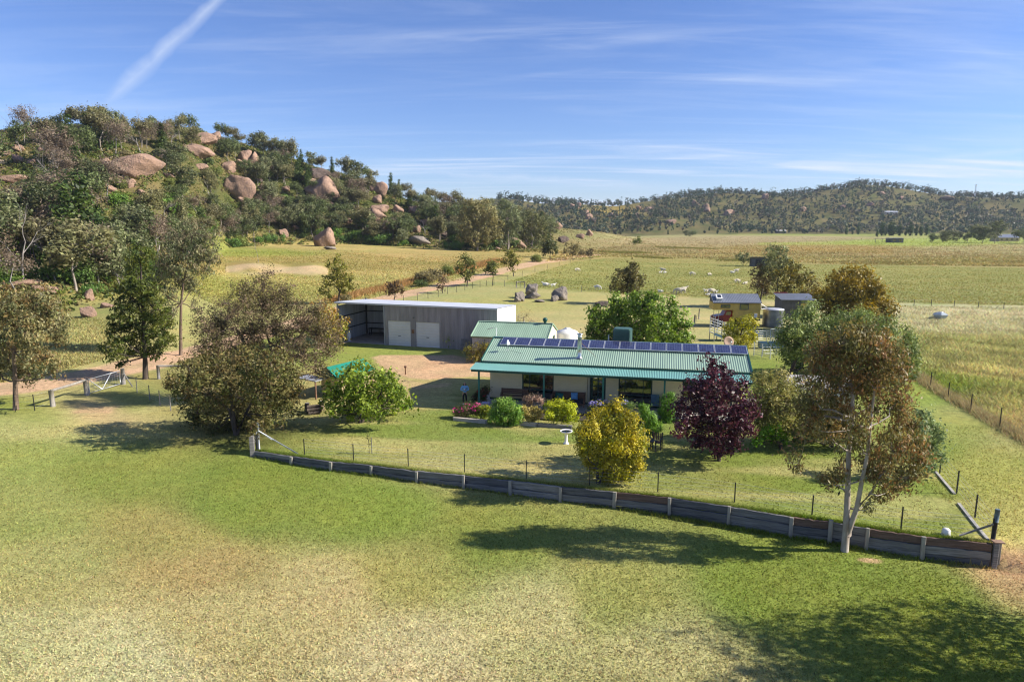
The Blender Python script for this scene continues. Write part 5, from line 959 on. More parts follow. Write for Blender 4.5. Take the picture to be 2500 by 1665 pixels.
# ------------------------------------------------------------------ sheep
wool = pm('wool', (.60, .54, .42), .95, .2, 6, bump=.8, bscale=26); woolw = pm('lamb_wool', (.74, .70, .62), .95, .12, 6, bump=.6, bscale=26)
def sheep_mesh(kind):
    hd = dict(up=[(.5, 0, .80, .15), (.62, 0, .95, .105), (.72, 0, .985, .085), (.86, 0, .925, .055)], graze=[(.52, 0, .62, .14), (.66, 0, .40, .1), (.74, 0, .22, .08), (.80, 0, .09, .05)], lie=[(.5, 0, .50, .15), (.62, 0, .64, .1), (.72, 0, .67, .085), (.86, 0, .61, .055)])[kind]
    zb = .62 if kind != 'lie' else .32
    ch = [[(-.48, 0, zb + .0, .2), (-.3, 0, zb + .04, .285), (0, 0, zb + .03, .30), (.3, 0, zb + .02, .26)] + hd, [0, (-.58, 0, zb - .06, .05), (-.60, 0, zb - .2, .03)]]
    i_up = 6
    for s in (-1, 1): ch.append([i_up, (hd[2][0] - .04, s * .13, hd[2][2] + (.0 if kind != 'graze' else .06), .03)])
    for s in (-1, 1):
        if kind != 'lie':
            ch.append([1, (-.34, s * .15, .42, .12), (-.28, s * .15, .34, .085), (-.42, s * .14, .2, .045), (-.40, s * .14, .02, .04)]); ch.append([3, (.3, s * .14, .42, .1), (.32, s * .14, .22, .05), (.31, s * .14, .02, .04)])
        else:
            ch.append([1, (-.3, s * .24, .16, .11), (-.1, s * .28, .08, .05)]); ch.append([3, (.36, s * .2, .12, .07), (.55, s * .2, .05, .045)])
    o = skinned('sheep_' + kind, ch, wool, None, 2); me = o.data; bpy.data.objects.remove(o); return me
SM = {k: sheep_mesh(k) for k in ('up', 'graze', 'lie')}
LM = {k: m.copy() for k, m in SM.items()}
for m in LM.values(): m.materials.clear(); m.materials.append(woolw)
SHEEP = [(1410, 663, .95, 'graze', 20, 0), (1332, 698, 1.05, 'lie', 175, 1), (1351, 701, .75, 'up', 10, 1), (1459, 707, .95, 'graze', -30, 1), (1618, 664, 1.05, 'up', 160, 0), (1613, 668, .6, 'up', 10, 1), (1623, 668, .6, 'graze', 200, 1),
 (1690, 673, 1., 'graze', 0, 0), (1732, 674, .85, 'graze', 30, 0), (1788, 667, .8, 'lie', 180, 1), (1798, 666, 1.0, 'up', 5, 0), (1800, 691, .95, 'graze', 10, 0), (1819, 694, .8, 'lie', 20, 0), (1613, 714, .75, 'lie', 160, 1),
 (1657, 718, 1.25, 'graze', 170, 0), (1667, 716, 1.2, 'up', 10, 0), (1722, 714, .62, 'up', 190, 1), (1736, 719, 1.2, 'graze', 5, 0), (1728, 721, .55, 'lie', 0, 1), (1747, 717, .6, 'up', -10, 1)]
SLAB = ['lone cream sheep grazing out beyond the track fence corner', 'large white sheep lying beside the paddock boulders fence', 'white lamb standing next to the large lying sheep', 'white sheep grazing at the fence left of the lone paddock gum', 'cream ewe standing with two lambs at her feet', 'white lamb standing in front of the ewe with two lambs', 'white lamb grazing in front of the ewe with two lambs',
 'cream sheep grazing alone in the middle of the green paddock', 'small cream sheep grazing right of the lone grazing one', 'white sheep lying behind a standing ewe', 'cream ewe standing near the grey bushy tree', 'cream sheep grazing in the shade near the clump of gums', 'cream sheep lying near the clump of gums', 'white lamb lying by the fence right of the lone paddock gum',
 'big woolly sheep grazing shoulder to shoulder with another at the fence', 'big woolly sheep with raised head behind the grazing one', 'white lamb standing left of the big ewe at the fence', 'big woolly ewe grazing above the house truck roof', 'tiny white lamb lying at the feet of the big ewe', 'white lamb standing right of the big ewe above the house truck']
for (u, v, s, k, a, w), lb in zip(SHEEP, SLAB):
    o = link('sheep', (LM if w else SM)[k]); o.location = at(u, v); o.rotation_euler = (0, 0, R(a)); o.scale = (s * 1.08,) * 3
    tag(o, lb, 'sheep', 'sheep in the green paddock')

# ------------------------------------------------------------------ tiny house on the old truck
TP = np.array([24.98, 84.0, gz(27, 84)]); TA = R(-3)
t = empty('house_truck', TP, TA, 'mustard yellow tiny house built on an old dark red truck', 'house truck')
q = MB()
for k in range(9):      # boards
    z = 1.05 + k * .222; x0 = 0. if z > 2.1 else 2.42
    s_ = MB(); s_.box(((x0 + 5.7) / 2, 0, z + .108), (5.7 - x0, .05, .214)); s_.build('wall_board', M['yellow'], t)
q = MB(); q.box((4.06, 1.22, 2.05), (3.28, 2.36, 2.0)); q.box((1.21, 1.22, 2.6), (2.42, 2.36, .9)); q.build('body', M['yellow'], t)
q = MB(); q.corr((-.1, -.15, 3.06), (5.9, 0, 0), (0, 1.9, .95), .02, .2, Nn=(0, 0, 1)); q.corr((-.1, 2.75, 3.4), (5.9, 0, 0), (0, -1.0, .6), .02, .2, Nn=(0, 0, 1)); rf = q.build('roof', M['grroof'], t)
for x in (.03, 5.64): q = MB(); q.prism([(x, 0, 3.05), (x, 2.4, 3.05), (x, 2.4, 3.5), (x, 1.75, 3.95)], (.06, 0, 0)); q.build('gable', M['cabin'], t)
q = MB(); q.box((2.8, -.17, 3.04), (5.9, .06, .1)); q.build('gutter', M['cabin'], rf)
M_ = Matrix.Rotation(math.atan2(.95, 1.9), 4, 'X'); q = MB(); q.box((.75, .75, 3.66), (.72, .95, .28), M=M_); sk = q.build('skylight', M['white'], t); q = MB(); q.box((.78, .70, 3.80), (.42, .6, .06), M=M_); q.build('pane', M['glass'], sk)
for (x0, x1, z0, z1) in ((.85, 2.0, 2.42, 2.82), (3.15, 4.25, 2.2, 2.98)):
    q = MB(); q.box(((x0 + x1) / 2, -.04, (z0 + z1) / 2), (x1 - x0, .06, z1 - z0)); w = q.build('window', M['cabin'], t); q = MB(); q.box(((x0 + x1) / 2, -.075, (z0 + z1) / 2), (x1 - x0 - .16, .02, z1 - z0 - .14)); q.build('pane', M['glass'], w)
q = MB(); q.box((5.15, -.06, 1.5), (.36, .08, .5)); q.build('meter_box', M['white'], t)
for x in (.05, .66): q = MB(); q.tube([(x, 0.05, 0), (x, .05, 2.15)], .035, 6); q.build('prop', M['steel'], t)
q = MB()   # truck bonnet and cab
prof = [(.2, .62), (.16, 1.0), (.28, 1.28), (.7, 1.38), (1.3, 1.44), (1.36, 1.5), (1.62, 1.98), (1.75, 2.06), (2.25, 2.06), (2.38, 1.95), (2.4, .62)]
q.prism([(x, .35, z) for x, z in prof], (0, 1.7, 0)); cab = q.build('truck_cab', M['red'], t)
q = MB(); q.prism([(1.55, .34, 1.5), (1.72, .34, 1.92), (2.2, .34, 1.92), (2.2, .34, 1.5)], (0, -.02, 0)); q.build('cab_window', M['glass'], cab)
q = MB(); q.tube([(.18, .38, .75), (.35, .3, .98), (.75, .28, 1.02), (1.15, .3, .9), (1.3, .36, .6)], [.1, .14, .15, .14, .1], 8); q.build('mudguard', M['red'], cab)
q = MB(); q.lathe([(.0, 0), (.1, .02), (.11, .06), (0, .08)], (0, 0, 0), 12); hl_ = q.build('headlight', M['alu'], cab); hl_.location = (.2, .5, 1.05); hl_.rotation_euler = (0, R(-90), 0)
for x, y in ((.78, .2), (3.6, .2), (4.6, .2), (.78, 2.1), (3.6, 2.1), (4.6, 2.1)):
    q = MB(); q.tube([(x, y - .12, .45), (x, y + .12, .45)], .45, 18); w = q.build('wheel', M['rubber'], t); q = MB(); q.tube([(x, y - .135, .45), (x, y + .135, .45)], .22, 12); q.build('rim', M['steel'], w)
q = MB(); q.box((3.9, 1.2, .85), (4.2, .9, .2)); q.build('chassis', M['dark'], t)
# corrugated water tank with its pipe
b = np.array([32.75, 84.9, gz(32.75, 84.9)]); t = empty('water_tank', b, 0, 'round corrugated steel water tank beside the house truck', 'water tank'); q = MB(); prof = []
for k in range(26): prof.append((1.24 + (.014 if k % 2 else -.014), .02 + k * .084))
q.lathe(prof, n=34); q.build('tank_shell', M['tank'], t); q = MB(); q.lathe([(1.28, 2.12), (1.27, 2.17), (.5, 2.27), (0, 2.3)], n=34); q.build('tank_roof', M['zincroof'], t)
q = MB(); q.tube([(-1.9, -.6, 2.75), (-1.75, -.6, 2.2), (-.7, -.4, 2.2)], .06, 7); q.tube([(-1.85, -.6, 2.85), (-.8, -.4, 2.26)], .06, 7); q.build('inlet_pipe', M['white'], t)
# dark cabin beyond the tank
b = np.array([36.6, 92., gz(36.6, 92)]); t = empty('grey_cabin', b, R(-4), 'dark grey skillion-roofed cabin behind the water tank', 'cabin')
q = MB(); q.box((2.2, 1.6, 1.25), (4.4, 3.2, 2.5)); q.build('wall', M['cabin'], t); q = MB(); q.corr((-.25, -.35, 2.55), (4.9, 0, 0), (0, 3.9, .5), .02, .2, Nn=(0, 0, 1)); q.build('roof', M['grroof'], t); q = MB(); q.prism([(-.0, 0, 2.5), (0, 3.2, 2.5), (0, 3.2, 2.92)], (4.4, 0, 0)); q.build('upper_wall', M['cabin'], t)
q = MB(); q.box((.8, 3.4, 3.14), (1.8, .1, .12)); q.build('red_flashing', pm('red_flashing', (.4, .05, .06), .6), t); q = MB(); q.box((2.9, -.03, 1.05), (.85, .06, 2.05)); q.build('door', M['yellow'], t)
# loading ramp
b = at(1743, 834); t = empty('loading_ramp', b, R(8), 'galvanised stock loading ramp with sloping rails near the house truck', 'loading ramp')
for y in (0, 1.2):
    for k in range(6):
        q = MB(); z = .95 + k * .3; q.tube([(0, y, z), (1.7, y, z - .62)], .03, 6); q.build('rail', M['steel'], t)
    for x, h in ((0, 2.75), (.85, 2.3), (1.7, 1.95)): q = MB(); q.box((x, y, h / 2), (.07, .07, h)); q.build('leg', M['steel'], t)
q = MB(); q.bar((0, .6, .85), (1.7, .6, .23), 1.2, .06); q.build('deck', M['blue'], t); q = MB(); q.bar((0, -.02, .86), (1.7, -.02, .24), .05, .28); q.build('side_plate', M['blue'], t)
# steel stock yard panels
def panel(nm, lb, pa, L, ang, h=1.5, rails=6, m=M['steel'], up=2):
    t = empty(nm, pa, ang, lb, 'yard panel')
    for k in range(rails): q = MB(); q.tube([(0, 0, .2 + k * (h - .25) / (rails - 1)), (L, 0, .2 + k * (h - .25) / (rails - 1))], .022, 5); q.build('rail', m, t)
    for k in range(up + 1): q = MB(); q.box((L * k / up, 0, h / 2), (.06, .06, h)); q.build('upright', m, t)
    return t
panel('stock_yard_fence', 'steel rail yard panel left of the tall yard gate', at(1843, 838), 2.4, R(0), 1.4)
g = panel('yard_gate', 'tall steel yard gate with upright bars beside the blue-green tree', at(1879, 846), 1.1, R(0), 1.9, 3, pm('blue_grey_steel', (.3, .37, .43), .5, .1, 3, metal=.3), 2)
for k in range(5): q = MB(); q.tube([(.18 + k * .18, 0, .3), (.18 + k * .18, 0, 1.75)], .018, 5); q.build('bar', M['steel'], g)
panel('swung_panel', 'steel yard panel swung towards the house end', at(1840, 868), 2.0, R(-62), 1.35, 6)
panel('low_rail_panel', 'low rail panel in front of the blue trough', at(1862, 868), 2.6, R(2), .9, 3)
b = at(1858, 852); t = empty('stock_trough', b, 0, 'long blue stock trough inside the steel yards', 'trough'); q = MB()
for (cx, cy, dx, dy) in ((1.1, 0, 2.4, .06), (1.1, .7, 2.4, .06), (-.07, .35, .06, .64), (2.27, .35, .06, .64)): q.box((cx, cy, .4), (dx, dy, .6))
q.box((1.1, .35, .12), (2.28, .64, .06)); q.build('trough_shell', M['blue'], t); q = MB(); q.box((1.1, .35, .55), (2.26, .62, .01)); q.build('water_surface', M['glass'], t)
# satellite dish behind the house
b = hw(18.1, 9.6, 0); b[2] = gz(b[0], b[1]); t = empty('satellite_dish', b, 0, 'rusty round satellite dish on a pole behind the house roof', 'satellite dish')
q = MB(); q.tube([(0, 0, 0), (0, 0, 3.6)], .05, 7); q.build('pole', M['steel'], t)
q = MB(); q.lathe([(0, 0), (.16, .012), (.3, .05), (.42, .1), (.425, .11), (.3, .06), (0, .012)], n=26); d_ = q.build('dish', pm('tan_dish', (.34, .22, .15), .7, .15, 3), t); d_.location = (0, -.05, 3.8); d_.rotation_euler = (R(70), 0, R(10)); q = MB(); q.tube([(0, -.4, .1), (0, -.1, .55)], .015, 5); q.tube([(0, -.1, .5), (0, -.1, .58)], .05, 8); q.build('receiver_arm', M['white'], d_)
# timber posts on the mown paddock
for k, (u, v, h, lb) in enumerate(((1695, 797, 1.45, 'pale round timber post beside the house truck'), (1706, 779, 1.4, 'dark leaning timber post behind the pale one'), (1700, 785, .8, 'thin dark stake between the two timber posts'))):
    t = empty('paddock_post', at(u, v), 0, lb, 'post'); q = MB(); r0 = (.11, .08, .03)[k]; q.tube([(0, 0, -.2), (0, 0, h * .5), (.03, 0, h)], [r0, r0, r0 * .9], 8); q.build('post_body', M['post'] if k == 0 else M['timber'], t)
t = empty('corner_strainer_fence', at(1261, 703), 0, 'timber strainer frame of two posts and a rail at the paddock corner', 'fence')
for x in (0, 1.55): q = MB(); q.tube([(x, 0, -.2), (x, 0, 1.25)], .12, 8); q.build('post', M['post'], t)
q = MB(); q.tube([(0, 0, 1.15), (1.55, 0, 1.15)], .09, 7); q.build('rail', M['post'], t)
# concrete trough in the rough paddock
b = at(2295, 778); t = empty('paddock_trough', b, .1, 'pale blue-grey hopper lying in the rough right-hand paddock', 'hopper')
q = MB(); q.lathe([(.62, 0), (.95, .5), (.98, .58), (.55, .82), (.5, .84), (.0, .84)], n=6, smooth=False); q.build('hopper_body', pm('pale_blue_grey', (.36, .42, .46), .7, .15, 2), t); q = MB(); q.lathe([(.3, .84), (.3, .9), (0, .91)], n=12); q.build('hopper_lid', M['steel'], t)
# pale shed hidden behind the front gum
P0 = aty(1938, 945, 44.); zr = aty(1938, 918, 46.)[2]; b = np.array([P0[0], 44., gz(P0[0], 44.)]); t = empty('pale_garden_shed', b, R(-12), 'pale flat-roofed garden shed half hidden behind the front gum', 'shed')
q = MB(); q.box((1.9, 1.3, 1.05), (3.8, 2.6, 2.1)); q.build('wall', M['cream'], t); q = MB(); q.corr((-.15, -.2, 2.14), (4.1, 0, 0), (0, 3.0, .3), .014, .18, Nn=(0, 0, 1)); q.build('roof', pm('white_roof', (.36, .34, .31), .8, .06, 1), t); q = MB(); q.box((2.6, -.03, .95), (.8, .06, 1.85)); q.build('door', M['white'], t)

# firewood under the thicket, pallet against the shed, bird in the sky
b = at(765, 1012); t = empty('log_stack', b, .3, 'small stack of dark firewood logs in the shade beside the thicket', 'log stack'); rl = rng(90)
for k in range(9):
    q = MB(); y = (k % 4) * .24 + .12 * (k // 4); z = .12 + .2 * (k // 4); q.tube([(-.4 + rl.normal() * .05, y, z), (.1, y, z), (.5 + rl.normal() * .06, y, z)], .105 + rl.normal() * .01, 8); q.build('log', BARKS['brown' if k % 2 else 'dark'], t)
for k, (u, v, lb) in enumerate(((750, 1005, 'upright dark stump left of the firewood stack'), (785, 1000, 'upright brown stump behind the firewood stack'))):
    t = empty('tree_stump', at(u, v), 0, lb, 'stump'); q = MB(); q.tube([(0, 0, -.1), (0, 0, .3), (.02, 0, .62)], [.2, .17, .16], 9); q.build('bark_body', BARKS['dark' if k == 0 else 'brown'], t); q = MB(); q.lathe([(.15, .625), (0, .63)], (.02, 0, 0), 9); q.build('cut_top', M['timber'], t)
b = sw(9.3, -.35); t = empty('timber_pallet', b, SA, 'grey timber pallet leaning against the shed wall beside the garage', 'pallet')
for k in range(7): q = MB(); q.box((-.5 + k * .165, .05, .6), (.1, .03, 1.2)); q.build('slat', M['timber'], t)
for z in (.1, .6, 1.1): q = MB(); q.box((0, .1, z), (1.15, .06, .09)); q.build('bearer', M['timber'], t)
t.rotation_euler = (R(-9), 0, SA)

# ------------------------------------------------------------------ gravel track, gravel yard, eroded bank
def drape(name, pts2d, mask, col, zoff=.012, k=1.):
    """grid of ground points (n, m, 2) laid on the terrain; mask 0..1 blends from the grass colour to the surface colour"""
    x, y = pts2d[..., 0], pts2d[..., 1]; z = terrain(x, y) + zoff; c = zone_col(x, y, z); mk = np.clip(mask, 0, 1)[..., None]
    cc = c * (1 - mk) + np.array(col) * mk * (1 + .12 * nz2(x, y, .9, 31))[..., None]
    n, m = x.shape; ix = np.arange(n * m).reshape(n, m); q = np.stack([ix[:-1, :-1], ix[:-1, 1:], ix[1:, 1:], ix[1:, :-1]], -1).reshape(-1, 4)
    a = pts2d[0, 1] - pts2d[0, 0]; b_ = pts2d[1, 0] - pts2d[0, 0]
    if a[0] * b_[1] - a[1] * b_[0] < 0: q = q[:, ::-1]
    o = link(name, npmesh(name, np.stack([x, y, z], -1).reshape(-1, 3), q, cc.reshape(-1, 3), True), GM); tag(o, kind='structure'); return o
def smooth_line(P, n):
    P = np.array(P); s = np.concatenate([[0], np.cumsum(np.linalg.norm(np.diff(P, axis=0), axis=1))]); q = np.linspace(0, s[-1], n); X = np.stack([np.interp(q, s, P[:, 0]), np.interp(q, s, P[:, 1])], -1)
    for _ in range(12): X[1:-1] = .25 * X[:-2] + .5 * X[1:-1] + .25 * X[2:]
    return X
TRK = [(-420, 985), (-150, 965), (40, 950), (150, 930), (250, 912), (350, 890), (440, 868), (560, 838), (720, 790), (850, 752), (940, 730), (1000, 716), (1100, 692), (1180, 674), (1260, 653), (1330, 639), (1400, 629), (1460, 622)]
C = smooth_line([at(*p)[:2] for p in TRK], 320); T = np.gradient(C, axis=0); T /= np.linalg.norm(T, axis=1, keepdims=True); Nn = np.stack([-T[:, 1], T[:, 0]], -1)
w = np.linspace(-3.4, 3.4, 23); G2 = C[:, None] + Nn[:, None] * w[None, :, None]
edge = 2.3 + .45 * nz2(G2[..., 0], G2[..., 1], 1.4, 33); mk = 1 - sstep(-.35, .35, np.abs(w)[None] - edge); mk = mk * (1 - .25 * np.exp(-(w / .45) ** 2)[None] * (nz2(G2[..., 0], G2[..., 1], 3, 34) > 0))
trk = drape('gravel_track', G2, mk, np.array(srgb(208, 172, 138)) / K_LIT, .03)
u_, v_ = np.meshgrid(np.linspace(-16.5, -.2, 90), np.linspace(50.5, 66, 84)); G2 = np.stack([u_, v_], -1)
cu, cv = proj(u_, v_, 0 * u_); cn = 9 * nz2(u_, v_, .9, 35) + 14 * nz2(u_, v_, 2.6, 36)
mk = poly_mask(cu + cn, cv + cn * .3, [(905, 872), (960, 862), (1010, 858), (1080, 862), (1130, 872), (1160, 885), (1240, 895), (1240, 925), (1120, 922), (1040, 925), (990, 918), (940, 905)]).astype(float)
mk2 = poly_mask(cu + cn * 1.5, cv + cn * .4, [(880, 905), (1040, 935), (1110, 935), (1100, 945), (960, 950), (890, 930)]) * .45
for _ in range(3): mk[1:-1, 1:-1] = (mk[1:-1, 1:-1] * 2 + mk[:-2, 1:-1] + mk[2:, 1:-1] + mk[1:-1, :-2] + mk[1:-1, 2:]) / 6
gy = drape('gravel_yard', G2, np.maximum(mk, mk2), np.array(srgb(214, 176, 138)) / K_LIT, .014)
# bare scrapes: by the farm gate, by the wall corner
for nm, (bu, bv), rx, ry in (('bare_gateway', (235, 1000), 2.2, 1.6), ('bare_corner', (2462, 1388), 1.6, 1.0), ('bare_patch', (2120, 1368), .9, .35)):
    c = at(bu, bv); u_, v_ = np.meshgrid(np.linspace(-rx, rx, 26), np.linspace(-ry, ry, 20)); G2 = np.stack([c[0] + u_, c[1] + v_], -1)
    d = np.hypot(u_ / rx, v_ / ry) + .28 * nz2(G2[..., 0], G2[..., 1], .45, 37); drape(nm, G2, 1 - sstep(.35, .85, d), np.array(srgb(205, 170, 130)) / K_LIT, .012)
# eroded sandy bank
rr_ = rng(77); RILL = [(float(a), float(rr_.uniform(1.2, 4.5)), float(rr_.uniform(-16, 4)), float(rr_.uniform(.2, 1.0))) for a in rr_.uniform(550, 805, 46)]
nb, mbk = 220, 24; P = np.zeros((nb, mbk, 3)); us = np.linspace(548, 800, nb)
for i, u0 in enumerate(us):
    a = at(u0, 676 - 3 * math.sin(u0 * .03)); b_ = at(u0 + 4, 640 + 4 * math.sin(u0 * .02))
    for j in range(mbk):
        f = j / (mbk - 1); p = a + (b_ - a) * f; env = math.sin(math.pi * min(1, max(0, (u0 - 548) / 252))) ** .4
        gul = .5 * float(nz2(np.array(p[0] * 1.0 + f * 3.), np.array(p[1] * .6 + p[0] * .21), 1.7, 71)) + .4 * float(nz2(np.array(p[0] * .8 - f * 5.), np.array(p[1] + p[0] * .47), .75, 72))
        h = env * (.85 + .3 * math.sin(u0 * .043)) * (1.0 * (sstep(0, .55, f) - sstep(.7, 1.0, f)) + gul * .14 * math.sin(math.pi * min(1, f * 1.4)) * (f < .72)); P[i, j] = (p[0], p[1], gz(p[0], p[1]) + max(.02, float(h)))
ix = np.arange(nb * mbk).reshape(nb, mbk); qd = np.stack([ix[:-1, :-1], ix[1:, :-1], ix[1:, 1:], ix[:-1, 1:]], -1).reshape(-1, 4)
x, y, z = P[..., 0], P[..., 1], P[..., 2]; zc_ = zone_col(x, y, z); f = np.linspace(0, 1, mbk)[None]; mk = (sstep(-.06, .1, f - .12 - .12 * nz2(x, y, 2.4, 39)) * (1 - sstep(-.1, .1, f - .58 - .16 * nz2(x, y, 3.5, 73))) * np.clip(1.05 - 1.1 * np.clip(nz2(x, y, 3.2, 38), 0, 1), .1, 1))[..., None] * np.ones((nb, 1, 1))
bank = link('sand_bank', npmesh('sand_bank', P.reshape(-1, 3), qd, (zc_ * (1 - mk) + np.array(srgb(206, 180, 138)) / K_LIT * mk).reshape(-1, 3), True), GM); tag(bank, kind='structure')

# ------------------------------------------------------------------ granite boulders
def granite(name, c1, c2, c3):
    m = bpy.data.materials.new(name); m.use_nodes = True; nt = m.node_tree; b = nt.nodes['Principled BSDF']; b.inputs['Roughness'].default_value = .92; b.inputs['Specular IOR Level'].default_value = .15; L = nt.links
    g = N(nt, 'ShaderNodeNewGeometry'); n1 = N(nt, 'ShaderNodeTexNoise', Scale=.45, Detail=7, Roughness=.65); n2 = N(nt, 'ShaderNodeTexNoise', Scale=1.6, Detail=6, Roughness=.7)
    mp = N(nt, 'ShaderNodeMapping'); mp.inputs['Scale'].default_value = (1, 1, .22); L.new(g.outputs['Position'], mp.inputs[0]); L.new(g.outputs['Position'], n1.inputs['Vector']); L.new(mp.outputs[0], n2.inputs['Vector'])
    r1 = ramp(nt, [(.3, c2), (.62, c1)]); r2 = ramp(nt, [(.52, (0, 0, 0)), (.72, (1, 1, 1))]); L.new(n1.outputs['Fac'], r1.inputs[0]); L.new(n2.outputs['Fac'], r2.inputs[0])
    mx = N(nt, 'ShaderNodeMix', data_type='RGBA'); L.new(r2.outputs[0], mx.inputs[0]); L.new(r1.outputs[0], mx.inputs[6]); mx.inputs[7].default_value = (*c3, 1); L.new(mx.outputs[2], b.inputs['Base Color'])
    n3 = N(nt, 'ShaderNodeTexNoise', Scale=2.2, Detail=8, Roughness=.7); L.new(g.outputs['Position'], n3.inputs['Vector']); bp = N(nt, 'ShaderNodeBump', Strength=1.0, Distance=.6); L.new(n3.outputs['Fac'], bp.inputs['Height']); L.new(bp.outputs[0], b.inputs['Normal']); return m
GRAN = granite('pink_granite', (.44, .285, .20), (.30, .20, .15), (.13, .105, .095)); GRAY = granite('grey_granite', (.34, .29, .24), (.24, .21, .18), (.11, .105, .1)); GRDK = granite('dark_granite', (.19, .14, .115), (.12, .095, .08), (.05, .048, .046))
import bmesh
def boulder_mesh(seed, kind='round', sub=4):
    rg = rng(seed); bm = bmesh.new(); bmesh.ops.create_icosphere(bm, subdivisions=sub, radius=1.)
    pl = [(unit(rg, 1)[0], rg.uniform(.5, .86)) for _ in range({'round': 7, 'block': 15, 'slab': 8}[kind])]; of = rg.uniform(0, 50, 3)
    for v in bm.verts:
        p = np.array(v.co); n = p / np.linalg.norm(p)
        p = n * (1 + .13 * math.sin(n[0] * 2.1 + of[0]) * math.sin(n[1] * 2.7 + of[1]) + .07 * math.sin(n[2] * 4.3 + of[2] + n[0] * 3))
        for pn, d in pl:
            s = p @ pn - d
            if s > 0: p = p - pn * s * .88
        q = p * 3 + of; p = p * (1 + .05 * math.sin(q[0] * 1.1 + 2 * math.sin(q[1] * .8)) + .03 * math.sin(q[2] * 2.3 + q[0] * 2) - .05 * max(0, math.sin(q[2] * 1.7 + q[1] * 1.2 + 1.5 * math.sin(q[0]))) ** 6 + .012 * math.sin(q[0] * 6.3 + q[2] * 5))
        v.co = p
    me = bpy.data.meshes.new('boulder_' + kind); bm.to_mesh(me); bm.free()
    for p in me.polygons: p.use_smooth = True
    return me
BMS = {}
for k in range(9):
    kind = ('round', 'block', 'round', 'block', 'slab', 'round', 'block', 'round', 'slab')[k]
    base_me = boulder_mesh(100 + k, kind)
    for mk_, mt in (('p', GRAN), ('g', GRAY), ('d', GRDK)):
        me = base_me.copy(); me.materials.append(mt); BMS[(k, mk_)] = me
BOX = []   # screen boxes kept clear of trees
def boulder(u, v, w_, h_, k, mt, label, group=None, tilt=0., dep=.85, sink=.42, keep=True, cat='boulder', nm='boulder'):
    """u, v: centre in the photo; w_, h_: size in photo pixels"""
    b = at(u, v + h_ * .38); s = 1 / ppm(b); o = link(nm, BMS[(k, mt)]); W, Hh = w_ * s / 2 * 1.3, h_ * s / 2 * 1.36
    o.scale = (W, max(W, Hh) * dep, Hh); o.location = (b[0], b[1] + W * .25, b[2] + Hh * (1 - sink) * .8); o.rotation_euler = (0, R(tilt), 0); tag(o, label, cat, group)
    if keep: BOX.append((u, v, w_, h_))
    return o
